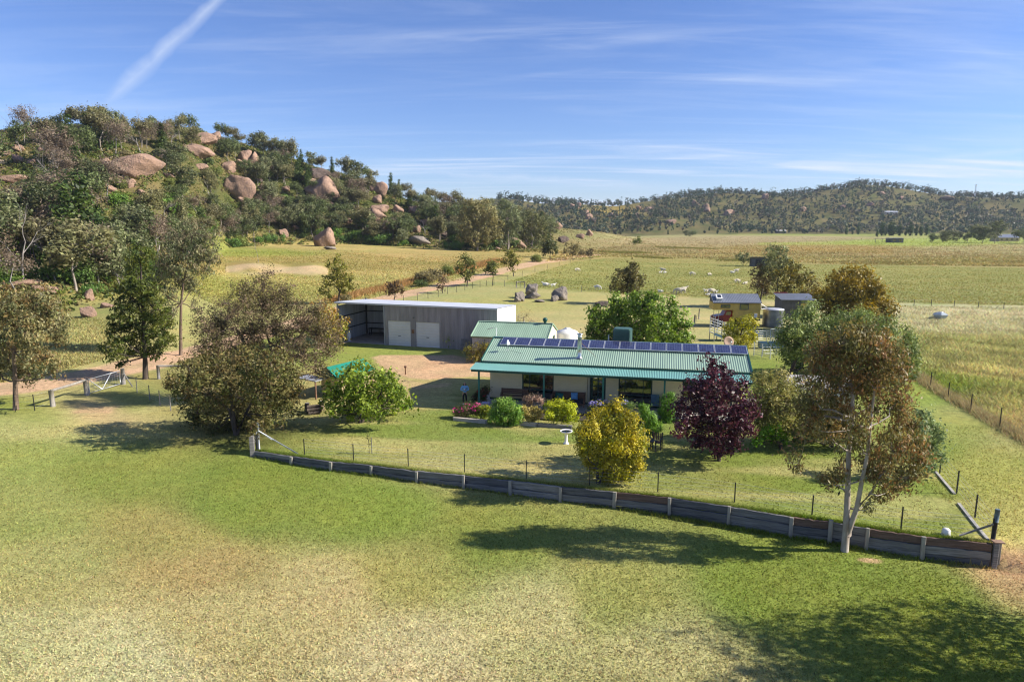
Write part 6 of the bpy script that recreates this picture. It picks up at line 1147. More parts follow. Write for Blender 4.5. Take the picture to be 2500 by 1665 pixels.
HBL = [(326, 403, 135, 58, 4, 'p', 'huge smooth pink granite dome slab halfway up the left hill', -4), (387, 379, 38, 27, 1, 'd', 'dark boulder perched above the smooth dome slab', 0), (491, 340, 54, 30, 3, 'p', 'square-fronted boulder in the summit tor', 0), (528, 342, 26, 34, 2, 'p', 'upright rounded boulder at the right of the summit tor', 0), (513, 323, 40, 13, 8, 'p', 'flat capstone on the summit tor', 0),
 (485, 368, 72, 30, 4, 'p', 'slanting slab below the summit tor', 18), (581, 458, 70, 62, 1, 'p', 'great tapering boulder standing on the hillside below the tor', 24), (590, 494, 26, 24, 0, 'p', 'block wedged under the great tapering boulder', 0), (600, 386, 28, 34, 2, 'p', 'left of the two tall boulders right of the summit', 12), (619, 393, 22, 34, 5, 'p', 'right of the two tall boulders right of the summit', 14), (585, 397, 24, 14, 0, 'p', 'small block at the foot of the twin boulders', 10),
 (488, 408, 30, 16, 3, 'p', 'low block below the slanting slab', 0), (554, 408, 36, 30, 7, 'p', 'rounded grey-pink boulder among gums below the tor', 0), (41, 390, 30, 24, 0, 'p', 'golden rounded boulder on the grassy far-left slope', 0), (78, 399, 18, 18, 2, 'p', 'small round boulder beside the golden one', 0), (44, 362, 30, 20, 6, 'p', 'angular boulder under the white dead tree', 10), (98, 369, 22, 15, 5, 'p', 'smooth pale boulder right of the white dead tree', 0), (8, 352, 26, 10, 8, 'p', 'flat rock on the far-left skyline', 0), (16, 376, 20, 14, 3, 'p', 'small block on the far-left slope', 0),
 (35, 436, 78, 22, 4, 'p', 'long pale rock ledge on the far-left slope', 0), (263, 460, 26, 22, 0, 'p', 'pale cluster boulder below the dome slab', 0), (266, 441, 28, 14, 5, 'p', 'low pale rock just under the dome slab', 0), (288, 434, 22, 12, 3, 'p', 'small flat rock near the leaning dead branch', 0), (312, 448, 30, 24, 7, 'p', 'pale boulder under the leaning dead branch', 0), (258, 395, 20, 16, 2, 'p', 'boulder at the left edge of the dome slab', 0), (410, 430, 30, 14, 8, 'p', 'flat rock right of the dome slab', 0),
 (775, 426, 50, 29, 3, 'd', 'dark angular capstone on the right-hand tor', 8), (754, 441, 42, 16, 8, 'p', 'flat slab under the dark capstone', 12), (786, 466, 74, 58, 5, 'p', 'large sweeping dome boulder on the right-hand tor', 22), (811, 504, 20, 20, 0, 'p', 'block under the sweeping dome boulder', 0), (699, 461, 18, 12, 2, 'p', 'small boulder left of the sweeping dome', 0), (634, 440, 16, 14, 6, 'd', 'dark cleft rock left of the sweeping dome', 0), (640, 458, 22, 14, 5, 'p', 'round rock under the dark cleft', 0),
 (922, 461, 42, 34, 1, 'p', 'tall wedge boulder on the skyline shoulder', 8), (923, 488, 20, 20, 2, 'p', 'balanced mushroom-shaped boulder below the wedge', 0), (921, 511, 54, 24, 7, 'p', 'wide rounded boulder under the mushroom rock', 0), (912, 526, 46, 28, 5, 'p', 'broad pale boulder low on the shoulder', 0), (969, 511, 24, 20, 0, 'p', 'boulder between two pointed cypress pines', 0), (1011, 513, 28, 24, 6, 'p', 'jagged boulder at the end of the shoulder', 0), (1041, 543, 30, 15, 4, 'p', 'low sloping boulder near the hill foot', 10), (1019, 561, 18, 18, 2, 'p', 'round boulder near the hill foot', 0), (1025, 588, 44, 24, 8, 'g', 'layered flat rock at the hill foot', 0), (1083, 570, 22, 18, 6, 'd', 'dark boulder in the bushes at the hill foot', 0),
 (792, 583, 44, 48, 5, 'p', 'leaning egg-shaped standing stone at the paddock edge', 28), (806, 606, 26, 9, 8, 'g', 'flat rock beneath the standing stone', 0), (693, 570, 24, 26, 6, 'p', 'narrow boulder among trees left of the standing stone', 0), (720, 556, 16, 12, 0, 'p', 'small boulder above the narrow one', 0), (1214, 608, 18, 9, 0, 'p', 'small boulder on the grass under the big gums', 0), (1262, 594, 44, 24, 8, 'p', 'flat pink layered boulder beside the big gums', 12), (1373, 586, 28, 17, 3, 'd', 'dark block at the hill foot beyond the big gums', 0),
 (215, 762, 38, 34, 6, 'p', 'angular split boulder above the grass bank left of the cypress', 0), (219, 722, 16, 28, 2, 'p', 'upright slim boulder above the split one', 0), (256, 746, 26, 14, 0, 'p', 'low boulder behind the cypress', 0), (30, 692, 110, 20, 4, 'p', 'long bare rock shelf behind the far-left gum', 0), (105, 706, 56, 16, 8, 'p', 'sloping rock shelf right of the far-left gum crown', 8), (345, 470, 22, 14, 0, 'p', 'pale boulder in the middle of the wooded slope', 0), (850, 540, 20, 12, 5, 'p', 'low boulder below the sweeping dome', 0), (1375, 560, 0, 0, 0, 'p', '', 0)]
for (u, v, w_, h_, k, mt, lb, tl) in HBL:
    if w_: boulder(u, v, w_, h_, k, mt, lb, 'boulders of the left hill', tl)
for (u, v, w_, h_, k, mt, lb) in ((1270, 724, 28, 30, 6, 'g', 'left boulder of the pair on the mown paddock'), (1262, 732, 16, 14, 0, 'g', 'small boulder leaning on the left paddock boulder'), (1300, 722, 33, 18, 5, 'g', 'lower half of the split round paddock boulder'), (1299, 706, 30, 22, 7, 'g', 'upper half of the split round paddock boulder'), (1370, 720, 34, 34, 2, 'g', 'egg-shaped boulder standing on the mown paddock'), (1353, 730, 20, 16, 3, 'g', 'dark wedge against the egg-shaped boulder'), (1318, 735, 22, 7, 8, 'g', 'flat stones between the paddock boulders'), (1477, 742, 40, 14, 4, 'd', 'dark flat boulder under the lone paddock gum'), (1503, 744, 16, 10, 1, 'd', 'small dark rock at the trunk of the lone paddock gum')):
    o = boulder(u, v, w_, h_, k, mt, lb, 'boulders on the mown paddock', 0, keep=False)
    if 'upper half' in lb: P = aty(1299, 706, at(1300, 729)[1] + .6); o.location = P
for i, (u, v, w_, h_) in enumerate(((1397, 505, 22, 9), (1412, 501, 10, 8), (1430, 521, 14, 10), (1437, 530, 14, 10), (1453, 538, 12, 10), (1360, 553, 18, 12), (1333, 545, 12, 9), (1585, 512, 20, 10), (1560, 508, 10, 7), (1695, 497, 16, 11), (1720, 507, 14, 12), (1728, 513, 10, 8), (1780, 520, 22, 10), (1640, 541, 22, 8), (1490, 526, 14, 8), (2155, 472, 16, 8), (2200, 484, 12, 7), (2315, 484, 22, 7), (1438, 569, 12, 12), (1415, 577, 16, 8), (1555, 527, 9, 8), (1960, 512, 14, 8), (2060, 505, 10, 7), (2125, 500, 14, 7), (2225, 545, 16, 8), (1870, 480, 14, 10))):
    boulder(u, v, w_ * 1.25, h_ * 1.5, i % 9, 'p', ('pink granite outcrop on the far ridge skyline', 'pink granite outcrop among trees of the far range')[v > 515], ('outcrops on the far ridge', 'outcrops on the far slopes')[v > 515], keep=False)

# ------------------------------------------------------------------ trees of the near hill
def proto_gum(seed, h, pal, fill=.85, leaf=.42, spread=.34):
    rg = rng(seed); n = rg.integers(7, 11); L = []
    for i in range(n):
        a = rg.uniform(0, 2 * math.pi); rr = rg.uniform(.2, 1) * h * spread; z = h * rg.uniform(.48, .92); r = h * rg.uniform(.11, .19); L.append((np.array([rr * math.cos(a), rr * math.sin(a), z]), (r * 1.25, r * 1.25, r)))
    L.append((np.array([0, 0, h * .8]), (h * .2, h * .2, h * .17)))
    V, Fq, cl, cm = crown_geo(L, rg, leaf=leaf, asp=.5, rc=.7, nl=20, fill=fill, pal=pal, top=np.array(pal[0]) * 1.2, topk=.4)
    mb = MB(); wood_geo(mb, L, cm, rg, [(wob((0, 0, -.6), (rg.normal() * .4, rg.normal() * .4, h * .72), rg, 4, .03), h * .018, h * .006)], .2, .1, sides=5); return npmesh('hill_gum_crown', V, Fq, cl), mb
def proto_cypress(seed, h, pal):
    rg = rng(seed); L = []; z = h * .1
    while z < h * .97:
        f = 1 - (z / h); r = h * .2 * (f ** .75 * 1.05 + .06) * rg.uniform(.85, 1.15); a = rg.uniform(0, 6.3); k = .35 * r; L.append((np.array([k * math.cos(a), k * math.sin(a), z]), (r * .85, r * .85, h * .09))); z += h * .062
    V, Fq, cl, cm = crown_geo(L, rg, leaf=.38, asp=.45, rc=.55, nl=20, fill=.9, pal=pal, droop=-.6)
    mb = MB(); mb.tube([(0, 0, -.6), (0, 0, h * .5), (0, 0, h * .95)], [h * .02, h * .012, .02], 5); return npmesh('cypress_crown', V, Fq, cl), mb
def proto_dead(seed, h, lean=.05):
    rg = rng(seed); mb = MB(); tips = []
    def grow(p, d, L, r, lev):
        p = np.array(p, float); k = 4; pts = [p]; rr = [r]
        for i in range(k):
            d = d + rg.normal(size=3) * .13; d[2] += .04; d /= np.linalg.norm(d); p = p + d * L / k; pts.append(p); rr.append(r * (1 - .55 * (i + 1) / k))
        mb.tube(pts, rr, 5 if lev < 2 else 3, cap=False)
        if lev < 3:
            for i in range(rg.integers(3, 5)):
                j = rg.integers(2, k + 1); nd = d + unit(rg, 1)[0] * .75; nd[2] = abs(nd[2]) * .7 + .15; grow(pts[j], nd / np.linalg.norm(nd), L * rg.uniform(.42, .62), rr[j] * .65, lev + 1)
    grow((0, 0, -.5), np.array([rg.normal() * lean, rg.normal() * lean, 1.]), h * .55, h * .016, 0); return None, mb
def proto_shrub(seed, w_, h, pal, leaf=.34):
    rg = rng(seed); L = [(np.array([rg.normal() * w_ * .3, rg.normal() * w_ * .3, h * rg.uniform(.3, .7)]), (w_ * rg.uniform(.25, .4), w_ * rg.uniform(.25, .4), h * rg.uniform(.25, .4))) for _ in range(7)]
    V, Fq, cl, cm = crown_geo(L, rg, leaf=leaf, asp=.55, rc=.55, nl=20, fill=.85, pal=pal, top=np.array(pal[0]) * 1.3, topk=.4)
    mb = MB(); wood_geo(mb, L, cm, rg, [([np.array([0, 0, -.4]), np.array([0, 0, h * .2]), np.array([0, 0, h * .45])], .09, .04)], .1, .0, sides=4); return npmesh('shrub_crown', V, Fq, cl), mb
HG = [[G_(112, 118, 80), G_(94, 102, 66), G_(130, 130, 94)], [G_(98, 108, 66), G_(82, 94, 54)], [G_(122, 116, 82), G_(104, 102, 70)], [G_(90, 98, 64), G_(76, 84, 52), G_(108, 108, 76)], [G_(128, 124, 86), G_(108, 110, 72)]]
PROTO = {}
for i in range(7): PROTO[('gum', i)] = proto_gum(200 + i, 8.5, HG[i % 5], (.85, .7, .9, .6, .8, 1., .75)[i])
for i in range(3): PROTO[('cypress', i)] = proto_cypress(220 + i, 8., [G_(70, 88, 40), G_(56, 74, 34), G_(84, 100, 46)])
for i in range(4): PROTO[('dead', i)] = proto_dead(230 + i, 8.5)
for i in range(2): PROTO[('brown', i)] = proto_gum(240 + i, 8., [G_(122, 106, 88), G_(104, 92, 74), G_(134, 120, 104)], .5, .3)
for i in range(5): PROTO[('shrub', i)] = proto_shrub(250 + i, 4.2, 2.6, [[G_(104, 132, 54), G_(86, 114, 46)], [G_(90, 104, 54), G_(74, 90, 46)], [G_(120, 128, 66), G_(100, 110, 54)], [G_(96, 124, 60), G_(80, 106, 50)], [G_(132, 122, 84), G_(110, 106, 70)]][i])
for k, (cm_, mb) in list(PROTO.items()):
    o = mb.build('w', BARKS['dead' if k[0] in ('dead', 'brown') else ('gum' if k[0] == 'gum' else 'dark')]); wm = o.data; bpy.data.objects.remove(o)
    if cm_ is not None: cm_.materials.append(LEAF)
    PROTO[k] = (cm_, wm)
NAMES = dict(gum='hill_gum', cypress='cypress_pine', dead='dead_tree', brown='dry_gum', shrub='hill_shrub')
def put_tree(kind, i, P, s, rz, label, group, wx=1.):
    cm_, wm = PROTO[(kind, i)]; t = empty(NAMES[kind], P, rz, label, 'shrub' if kind == 'shrub' else 'tree', group); t.scale = (s * wx, s * wx, s)
    if cm_ is not None: link('crown', cm_, None, t)
    link('trunk' if kind != 'dead' else 'bare_branches', wm, None, t); return t
SHW = ['fresh green bushy shrub', 'dark olive bushy shrub', 'yellow-green bushy shrub', 'mid green bushy shrub', 'straw-coloured dry shrub']
rh = rng(300); cnt = dict(tree=0, shrub=0)
def hill_s(P):
    uu = 1250 + F * P[0] / (P[1] * .99 + 1.5); return (P[1] - np.interp(uu, HT[:, 0], HT[:, 1])) / (np.interp(uu, HT[:, 0], HT[:, 3]) - np.interp(uu, HT[:, 0], HT[:, 1]))
LMK = [(326, 403, 'the smooth dome slab'), (505, 338, 'the summit tor'), (581, 458, 'the great tapering boulder'), (610, 390, 'the twin tall boulders'), (786, 460, 'the sweeping dome boulder'), (922, 461, 'the wedge boulder on the shoulder'), (915, 520, 'the mushroom rock'), (792, 583, 'the leaning standing stone'), (1025, 588, 'the layered flat rock'), (35, 436, 'the long pale rock ledge'), (41, 385, 'the golden boulder'), (40, 692, 'the bare rock shelf'), (215, 762, 'the split boulder'), (1262, 594, 'the flat pink layered boulder'), (285, 448, 'the pale rock cluster'), (690, 570, 'the narrow boulder'), (175, 600, 'the big olive cypress pines')]
def near_word(u, v):
    d, lu, lv, ph = min((((u - a) / 1.3) ** 2 + (v - b) ** 2, a, b, p) for a, b, p in LMK); return ('downhill from ' if v > lv + 22 else ('uphill from ' if v < lv - 22 else 'beside ')) + ph
def zone_word(s): return 'on the skyline of the bouldery hill' if s > .82 else ('low on the bouldery hill by the paddock' if s < .25 else 'on the slope of the bouldery hill')
KW = dict(gum='grey-green gum', cypress='pointed dark cypress pine', dead='leafless grey dead tree', brown='dry brown-grey gum', shrub='low bushy shrub')
def blocked(u, v, hp, wp):
    for (bu, bv, bw, bh) in BOX:
        if abs(u - bu) < (bw + wp) * .5 and v > bv and v - hp < bv + bh * .35: return True
    return False
def ridge_v(u): return float(np.interp(u, [-100, 0, 250, 330, 450, 500, 600, 700, 800, 900, 1000, 1100, 1200, 1340], [355, 352, 338, 345, 335, 330, 365, 402, 428, 452, 490, 515, 530, 548]))
def foot_v(u): return float(np.interp(u, [-100, 0, 100, 250, 400, 500, 560, 700, 870, 1000, 1200, 1340], [720, 715, 735, 755, 690, 640, 604, 596, 594, 606, 611, 602]))
# skyline trees
SKY = [(5, 'dead', 9), (40, 'dead', 10), (62, 'brown', 10.5), (105, 'shrub', 5), (150, 'gum', 7.5), (185, 'dead', 9), (205, 'gum', 9), (235, 'gum', 9.5), (262, 'gum', 8), (290, 'cypress', 8), (305, 'gum', 8), (332, 'dead', 9), (345, 'dead', 10.5), (370, 'gum', 8), (388, 'gum', 6.5), (412, 'gum', 7), (440, 'gum', 8), (465, 'gum', 9), (545, 'gum', 8), (570, 'gum', 8), (590, 'gum', 6), (625, 'gum', 9), (645, 'gum', 9), (668, 'gum', 9), (690, 'gum', 10), (712, 'gum', 10), (737, 'cypress', 8), (765, 'gum', 8), (785, 'gum', 8), (812, 'cypress', 8), (845, 'gum', 9), (865, 'gum', 9.5), (885, 'gum', 9), (905, 'gum', 8), (955, 'cypress', 9), (975, 'cypress', 8), (995, 'gum', 9), (1018, 'dead', 9), (1045, 'cypress', 9), (1050, 'gum', 9), (1075, 'gum', 8), (1100, 'gum', 8), (1120, 'gum', 9), (1150, 'dead', 10), (1190, 'gum', 9), (1230, 'gum', 9), (1260, 'gum', 8), (1290, 'gum', 7), (1320, 'gum', 7)]
for u, k, h in SKY:
    v = ridge_v(u) + 5; P = at(u, v); n = sum(1 for q in PROTO if q[0] == k); put_tree(k, int(rh.integers(n)), P - np.array([0, 0, .3]), h / 8.3 * rh.uniform(.92, 1.1), rh.uniform(0, 6.3), KW[k] + ' on the skyline, nearest ' + min(((u - a) ** 2 + (v - b) ** 2, p) for a, b, p in LMK)[1], KW[k] + 's on the skyline', rh.uniform(.85, 1.1)); cnt['tree'] += 1
tries = 0
while (cnt['tree'] < 400) and tries < 9000:
    tries += 1; u = rh.uniform(-70, 1345); a, b_ = ridge_v(u) + 14, foot_v(u) - 2; v = a + (b_ - a) * rh.random()
    if (u < 420 and v > 500 and rh.random() < .55) or (u > 1050 and rh.random() < .4): continue
    if 500 < u < 560 and v > 600: continue
    P = at(u, v); s = hill_s(P)
    if s < -.02 or s > 1.05: continue
    kind = rh.choice(['gum', 'cypress', 'dead', 'brown'], p=[.60, .13, .12, .15] if u > 400 else [.40, .12, .22, .26])
    h = rh.uniform(5.5, 9.5) * (1.1 if u < 350 else 1) * (.85 if s > .6 else 1.); k = ppm(P); hp, wp = h * k, h * .4 * k
    if blocked(u, v, hp, wp) and rh.random() < .88: continue
    n = sum(1 for q in PROTO if q[0] == kind)
    put_tree(kind, int(rh.integers(n)), P - np.array([0, 0, .3]), h / 8.3, rh.uniform(0, 6.3), KW[kind] + ' ' + near_word(u, v), KW[kind] + 's of the bouldery hill', rh.uniform(.95, 1.4)); cnt['tree'] += 1
tries = 0
while cnt['shrub'] < 290 and tries < 6000:
    tries += 1; u = rh.uniform(-60, 1345); a, b_ = ridge_v(u) + 6, foot_v(u) + 3; f = rh.random() ** .9; v = a + (b_ - a) * f
    P = at(u, v); s = hill_s(P)
    if s < -.05 or s > 1.05: continue
    k = ppm(P); sc = rh.uniform(.5, 1.25) * (1.2 if f > .9 else 1)
    if blocked(u, v, 2.4 * sc * k, 3.5 * sc * k) and rh.random() < .9: continue
    low = s < .2; i = int(rh.choice([0, 3, 2, 1])) if low else int(rh.choice([1, 2, 4, 0]))
    put_tree('shrub', i, P - np.array([0, 0, .2]), sc, rh.uniform(0, 6.3), SHW[i] + ' ' + near_word(u, v), 'shrubs of the bouldery hill'); cnt['shrub'] += 1
ru = rng(305); n = 12500; uu = ru.uniform(-400, 1345, n); sq = ru.random(n) * 1.1; yf_, yr_ = np.interp(uu, HT[:, 0], HT[:, 1]), np.interp(uu, HT[:, 0], HT[:, 3]); Y = yf_ + (yr_ - yf_) * sq; X = (uu - 1250) / F * (Y * .99 + 1.5); kp = ru.random(n) < np.clip(.7 + .6 * nz2(X, Y, 11, 61), .05, 1); X, Y = X[kp], Y[kp]; n = len(X); nl = 22
d = unit(ru, n * nl).reshape(n, nl, 3); d[..., 2] = np.abs(d[..., 2]); rr = ru.uniform(.5, 1.5, (n, 1)); P = np.stack([X[:, None] + d[..., 0] * rr, Y[:, None] + d[..., 1] * rr, terrain(X, Y)[:, None] + d[..., 2] * rr * .9], -1)
pl_ = np.array([G_(92, 104, 48), G_(76, 88, 44), G_(122, 120, 62), G_(104, 116, 50), G_(132, 120, 78)]); cc = pl_[ru.integers(0, 5, n)]; cl = (cc[:, None] * (1 + .22 * ru.normal(size=(n, nl, 1)))).clip(.01, .5).reshape(-1, 3); sz = ru.uniform(.35, .75, n * nl)
V, Fq, cl = leaf_geo(P.reshape(-1, 3), d.reshape(-1, 3) + ru.normal(size=(n * nl, 3)) * .6, sz, sz * .6, cl, ru); tag(link('hill_scrub', npmesh('hill_scrub', V, Fq, cl), LEAF), 'low scrub and bracken between the boulders of the hill', None, None, 'stuff')
# big gums at the end of the hill, shrubs along the track
r_ = rng(310)
for nm, lb, bp, lob, pal in (('veteran_gum_tree', 'massive rounded gum with bare top twigs at the end of the bouldery hill', (1165, 613), [(1150, 505, 22), (1180, 505, 24), (1135, 525, 20), (1165, 530, 28), (1200, 525, 22), (1140, 550, 24), (1175, 555, 28), (1210, 550, 20), (1130, 575, 18), (1160, 582, 22), (1195, 580, 22), (1215, 575, 14)], [G_(138, 132, 86), G_(116, 116, 70), G_(152, 144, 100)]),
    ('blue_gum_tree', 'tall grey-blue gum right of the massive rounded gum', (1240, 612), [(1230, 500, 16), (1250, 510, 18), (1225, 525, 18), (1250, 535, 22), (1232, 555, 20), (1262, 550, 16), (1245, 575, 20), (1225, 590, 14)], [G_(126, 132, 94), G_(106, 116, 80)]),
    ('spreading_gum_tree', 'wide dark spreading gum at the tip of the bouldery hill', (1300, 607), [(1275, 540, 18), (1300, 530, 20), (1322, 545, 16), (1265, 565, 18), (1295, 560, 24), (1325, 568, 14), (1285, 585, 20), (1310, 585, 16)], [G_(118, 118, 76), G_(98, 102, 62)])):
    b = at(*bp); tree(nm, lb, 'tree', b, px_lobes(b, lob, rg=r_, dj=2.), r_, pal, 'gum', leaf=.5, asp=.5, rc=.85, nl=26, fill=.95, r0=.4, top=pal[0] * 1.2, topk=.4)
for (u, v, s, i, lb) in ((1040, 690, .9, 4, 'grey-brown brush clump left of the oval track tree'), (1062, 686, 1.0, 4, 'taller grey-brown brush clump beside the track'), (1092, 672, .8, 2, 'grey-green brush clump behind the track verge'), (1025, 700, .6, 1, 'low dark brush at the track side'), (845, 738, .5, 4, 'dry brush at the back of the grey shed'), (1310, 640, .8, 2, 'low brush beside the bend of the track'), (1425, 625, .8, 4, 'low dry brush beyond the track end')):
    put_tree('shrub', i, at(u, v), s, u * .1, lb, None)
put_tree('dead', 1, at(632, 652), 1.0, .4, 'tall thin bare burnt sapling on the sand bank', None, .5)
put_tree('dead', 2, at(60, 700), 1.55, 1.4, 'tall leaning dead gum low on the far-left slope', None, .8); put_tree('dead', 3, at(140, 690), 1.35, 2.4, 'straight pale dead gum low on the far-left slope', None, .7)
put_tree('cypress', 0, at(215, 640), 1.75, .3, 'big dark olive cypress pine on the far-left slope', None, 1.5); put_tree('cypress', 2, at(175, 640), 1.5, .9, 'second dark cypress pine left of the big olive one', None, 1.4)

# ------------------------------------------------------------------ the far range: a wood that reads as one mass
rf_ = rng(320); n = 9500; uu = rf_.uniform(1215, 3300, n); q = rf_.random(n) ** .9 * 1.08
f0, fr = np.interp(uu, FT[:, 0], FT[:, 1]), np.interp(uu, FT[:, 0], FT[:, 2]); Y = f0 + 8 + (fr - f0) * q; X = (uu - 1250) / F * (Y * .99 + 1.5)
den = .85 + .65 * nz2(X, Y, 26, 41) + .4 * nz2(X, Y, 10, 42) + .25 * (q > .9); den -= .9 * ((np.abs(uu - 1500) < 95) & (q > .55) & (q < .95)) + .5 * ((uu > 1620) & (uu < 1780) & (q < .35)) + .55 * ((q < .12) & (uu < 2250))
kp = rf_.random(n) < np.clip(den, .03, 1); X, Y, uu, q = X[kp], Y[kp], uu[kp], q[kp]; Z = terrain(X, Y); n = len(X)
hh = 3.2 + 7 * rf_.random(n) ** 1.5 * np.where((q > .9) & (rf_.random(n) < .35), 1.5, 1.); con = rf_.random(n) < .13; nl = 26; rr = np.where(con, hh * .22, hh * rf_.uniform(.34, .5, n))[:, None]
d = rf_.normal(size=(n, nl, 3)); d /= np.linalg.norm(d, axis=2, keepdims=True); rad = rf_.random((n, nl, 1)) ** .4
zz_ = np.where(con[:, None], .5 + .48 * d[..., 2], .62 + .34 * d[..., 2]); taper = np.where(con[:, None], 1.25 - zz_, 1.)
P = np.stack([X[:, None] + d[..., 0] * rr * rad[..., 0] * taper, Y[:, None] + d[..., 1] * rr * rad[..., 0] * taper, Z[:, None] + zz_ * hh[:, None]], -1)
pal = np.array([G_(62, 76, 56), G_(52, 68, 50), G_(76, 80, 60), G_(46, 64, 44), G_(84, 82, 68)]); cc = pal[rf_.integers(0, 5, n)] * (1 + .18 * rf_.normal(size=(n, 1))); cc[con] = np.array(G_(50, 70, 46))
cl = (cc[:, None] * (1 + .2 * rf_.normal(size=(n, nl, 1)))).clip(.008, .4).reshape(-1, 3); sz = rf_.uniform(1.1, 2.2, n * nl)
V, Fq, cl = leaf_geo(P.reshape(-1, 3), d.reshape(-1, 3) + rf_.normal(size=(n * nl, 3)) * .5, sz, sz * .75, cl, rf_)
wood = link('far_wood', npmesh('far_wood', V, Fq, cl), LEAF); tag(wood, 'grey-green eucalypt wood covering the far range', None, None, 'stuff')
# poplars and round trees at the foot of the far range
def proto_poplar(seed):
    rg = rng(seed); L = [(np.array([rg.normal() * .2, rg.normal() * .2, z]), (r, r, 1.2)) for z, r in ((1.5, .9), (3, 1.3), (4.5, 1.5), (6, 1.45), (7.5, 1.2), (9, .8), (10.2, .4))]
    V, Fq, cl, cm = crown_geo(L, rg, leaf=.9, asp=.6, rc=1., nl=16, fill=1.2, pal=[G_(76, 96, 46), G_(62, 82, 40)]); mb = MB(); mb.tube([(0, 0, -.5), (0, 0, 9)], [.25, .05], 5); return npmesh('poplar_crown', V, Fq, cl), mb
PROTO[('poplar', 0)] = proto_poplar(330); PROTO[('poplar', 1)] = proto_poplar(331); NAMES['poplar'] = 'poplar_tree'
for k in (('poplar', 0), ('poplar', 1)):
    cm_, mb = PROTO[k]; o = mb.build('w', BARKS['brown']); PROTO[k] = (cm_, o.data); bpy.data.objects.remove(o); cm_.materials.append(LEAF)
for i, (u, v, hp) in enumerate(((2066, 573, 20), (2081, 573, 13), (2096, 573, 20), (2141, 579, 18), (2152, 576, 32), (2161, 576, 18), (2172, 576, 34), (2181, 576, 32), (2197, 576, 28), (2211, 576, 18), (2222, 576, 33), (2236, 576, 24), (2247, 576, 28), (2262, 576, 26))):
    P = at(u, v); s = hp / ppm(P) / 11; put_tree('poplar', i % 2, P, s, i, 'dark narrow poplar in the row below the far range', 'poplars below the far range', 1.25)
for i, (u, v, hp, lb) in enumerate(((2037, 566, 16, 'lone dark rounded tree left of the poplar row'), (2007, 566, 18, 'flat-topped dark tree well left of the poplar row'), (1932, 570, 18, 'bushy dark tree beside the far white shed'), (2275, 592, 22, 'dark rounded tree right of the far dark shed'), (2300, 592, 26, 'broad dark tree in the hedge clump'), (2328, 593, 28, 'broad bright-topped tree in the hedge clump'), (2365, 592, 26, 'dark green tree between hedge clump and far homestead'), (2400, 594, 42, 'tall dark green tree left of the far homestead'), (2428, 594, 52, 'tallest dark green tree left of the far homestead'), (2495, 594, 34, 'dark tree right of the far homestead'), (2525, 596, 40, 'broad dark tree beyond the far homestead'), (1675, 577, 14, 'small grey tree at the foot of the far range'), (1690, 578, 14, 'small olive tree at the foot of the far range'))):
    P = at(u, v); put_tree('gum', (1, 5, 3)[i % 3], P - np.array([0, 0, 2.5]), (hp / ppm(P) + 2.5) / 8.3, i * 1.3, lb, None, 1.25)
# far buildings
def barn(nm, lb, bp, w_, dd, h, wallm, roofm, rise=1., ang=0., cat='shed', win=0):
    b = at(*bp); t = empty(nm, b, ang, lb, cat); q = MB(); q.box((0, dd / 2, h / 2), (w_, dd, h)); wl_ = q.build('wall', wallm, t); q = MB(); e_ = .5
    for s_ in (0, 1): y0 = -e_ if s_ == 0 else dd + e_; q.add([(-w_ / 2 - e_, y0, h + .02), (w_ / 2 + e_, y0, h + .02), (w_ / 2 + e_, dd / 2, h + rise), (-w_ / 2 - e_, dd / 2, h + rise)], [(0, 1, 2, 3)])
    q.build('roof', roofm, t); q = MB()
    for s_ in (-1, 1): q.prism([(s_ * w_ / 2 - .05, 0, h), (s_ * w_ / 2 - .05, dd, h), (s_ * w_ / 2 - .05, dd / 2, h + rise * .9)], (.1, 0, 0))
    q.build('gable', wallm, t)
    for k in range(win): q = MB(); x = -w_ / 2 + w_ * (k + .5) / win; q.box((x, -.04, h * .55), (w_ / win * .45, .08, h * .45)); q.build('window', M['glass'], t)
    return t
t = barn('far_dark_shed', 'long low dark shed alone on the far plain', (2190, 593), 7.5, 6, 2.6, M['cabin'], M['cabin'], .3, win=2); q = MB(); q.box((-8, 2, 2.5), (8.5, 4, .25)); q.build('awning', M['timber'], t)
for x in (-12, -8): q = MB(); q.box((x, 2, 1.2), (.2, .2, 2.4)); q.build('awning_post', M['timber'], t)
barn('far_homestead', 'pale-roofed far homestead between dark trees', (2464, 590), 13, 9, 2.4, M['hutwall'], M['grroof'], 2.2, cat='house', win=4)
barn('far_white_shed', 'small white-roofed shed at the foot of the far range', (1908, 570), 9, 6, 2.6, M['cabin'], M['white'], .6, win=1)
barn('hillside_house', 'white-walled house among trees on the far range', (2176, 524), 16, 8, 3, M['pink'], M['zincroof'], 1.2, cat='house', win=3)
b = at(1854, 651); t = empty('paddock_shelter', b, R(-5), 'dark skillion shelter shed in the sheep paddock', 'shed'); q = MB(); q.box((0, 1.5, 1.2), (4.2, 3, 2.4)); q.build('wall', M['cabin'], t); q = MB(); q.bar((0, -.4, 2.75), (0, 3.3, 2.45), 4.7, .08, up=(0, 0, 1)); q.build('roof', M['grroof'], t); q = MB(); q.box((0, -.02, 1.1), (2.4, .06, 2.0)); q.build('painted_opening', M['black'], t)  # black slab on the solid wall: the shelter's inner shade put into its colour
b = at(2379, 491); t = empty('radio_tower', b, .4, 'tall thin lattice radio tower on the far ridge', 'tower'); TH = 32 / ppm(b) + 4
for k in range(3): a = k * 2.094; q = MB(); q.tube([(1.3 * math.cos(a), 1.3 * math.sin(a), -2), (.3 * math.cos(a), .3 * math.sin(a), TH)], .16, 4); q.build('leg', M['steel'], t)
q = MB()
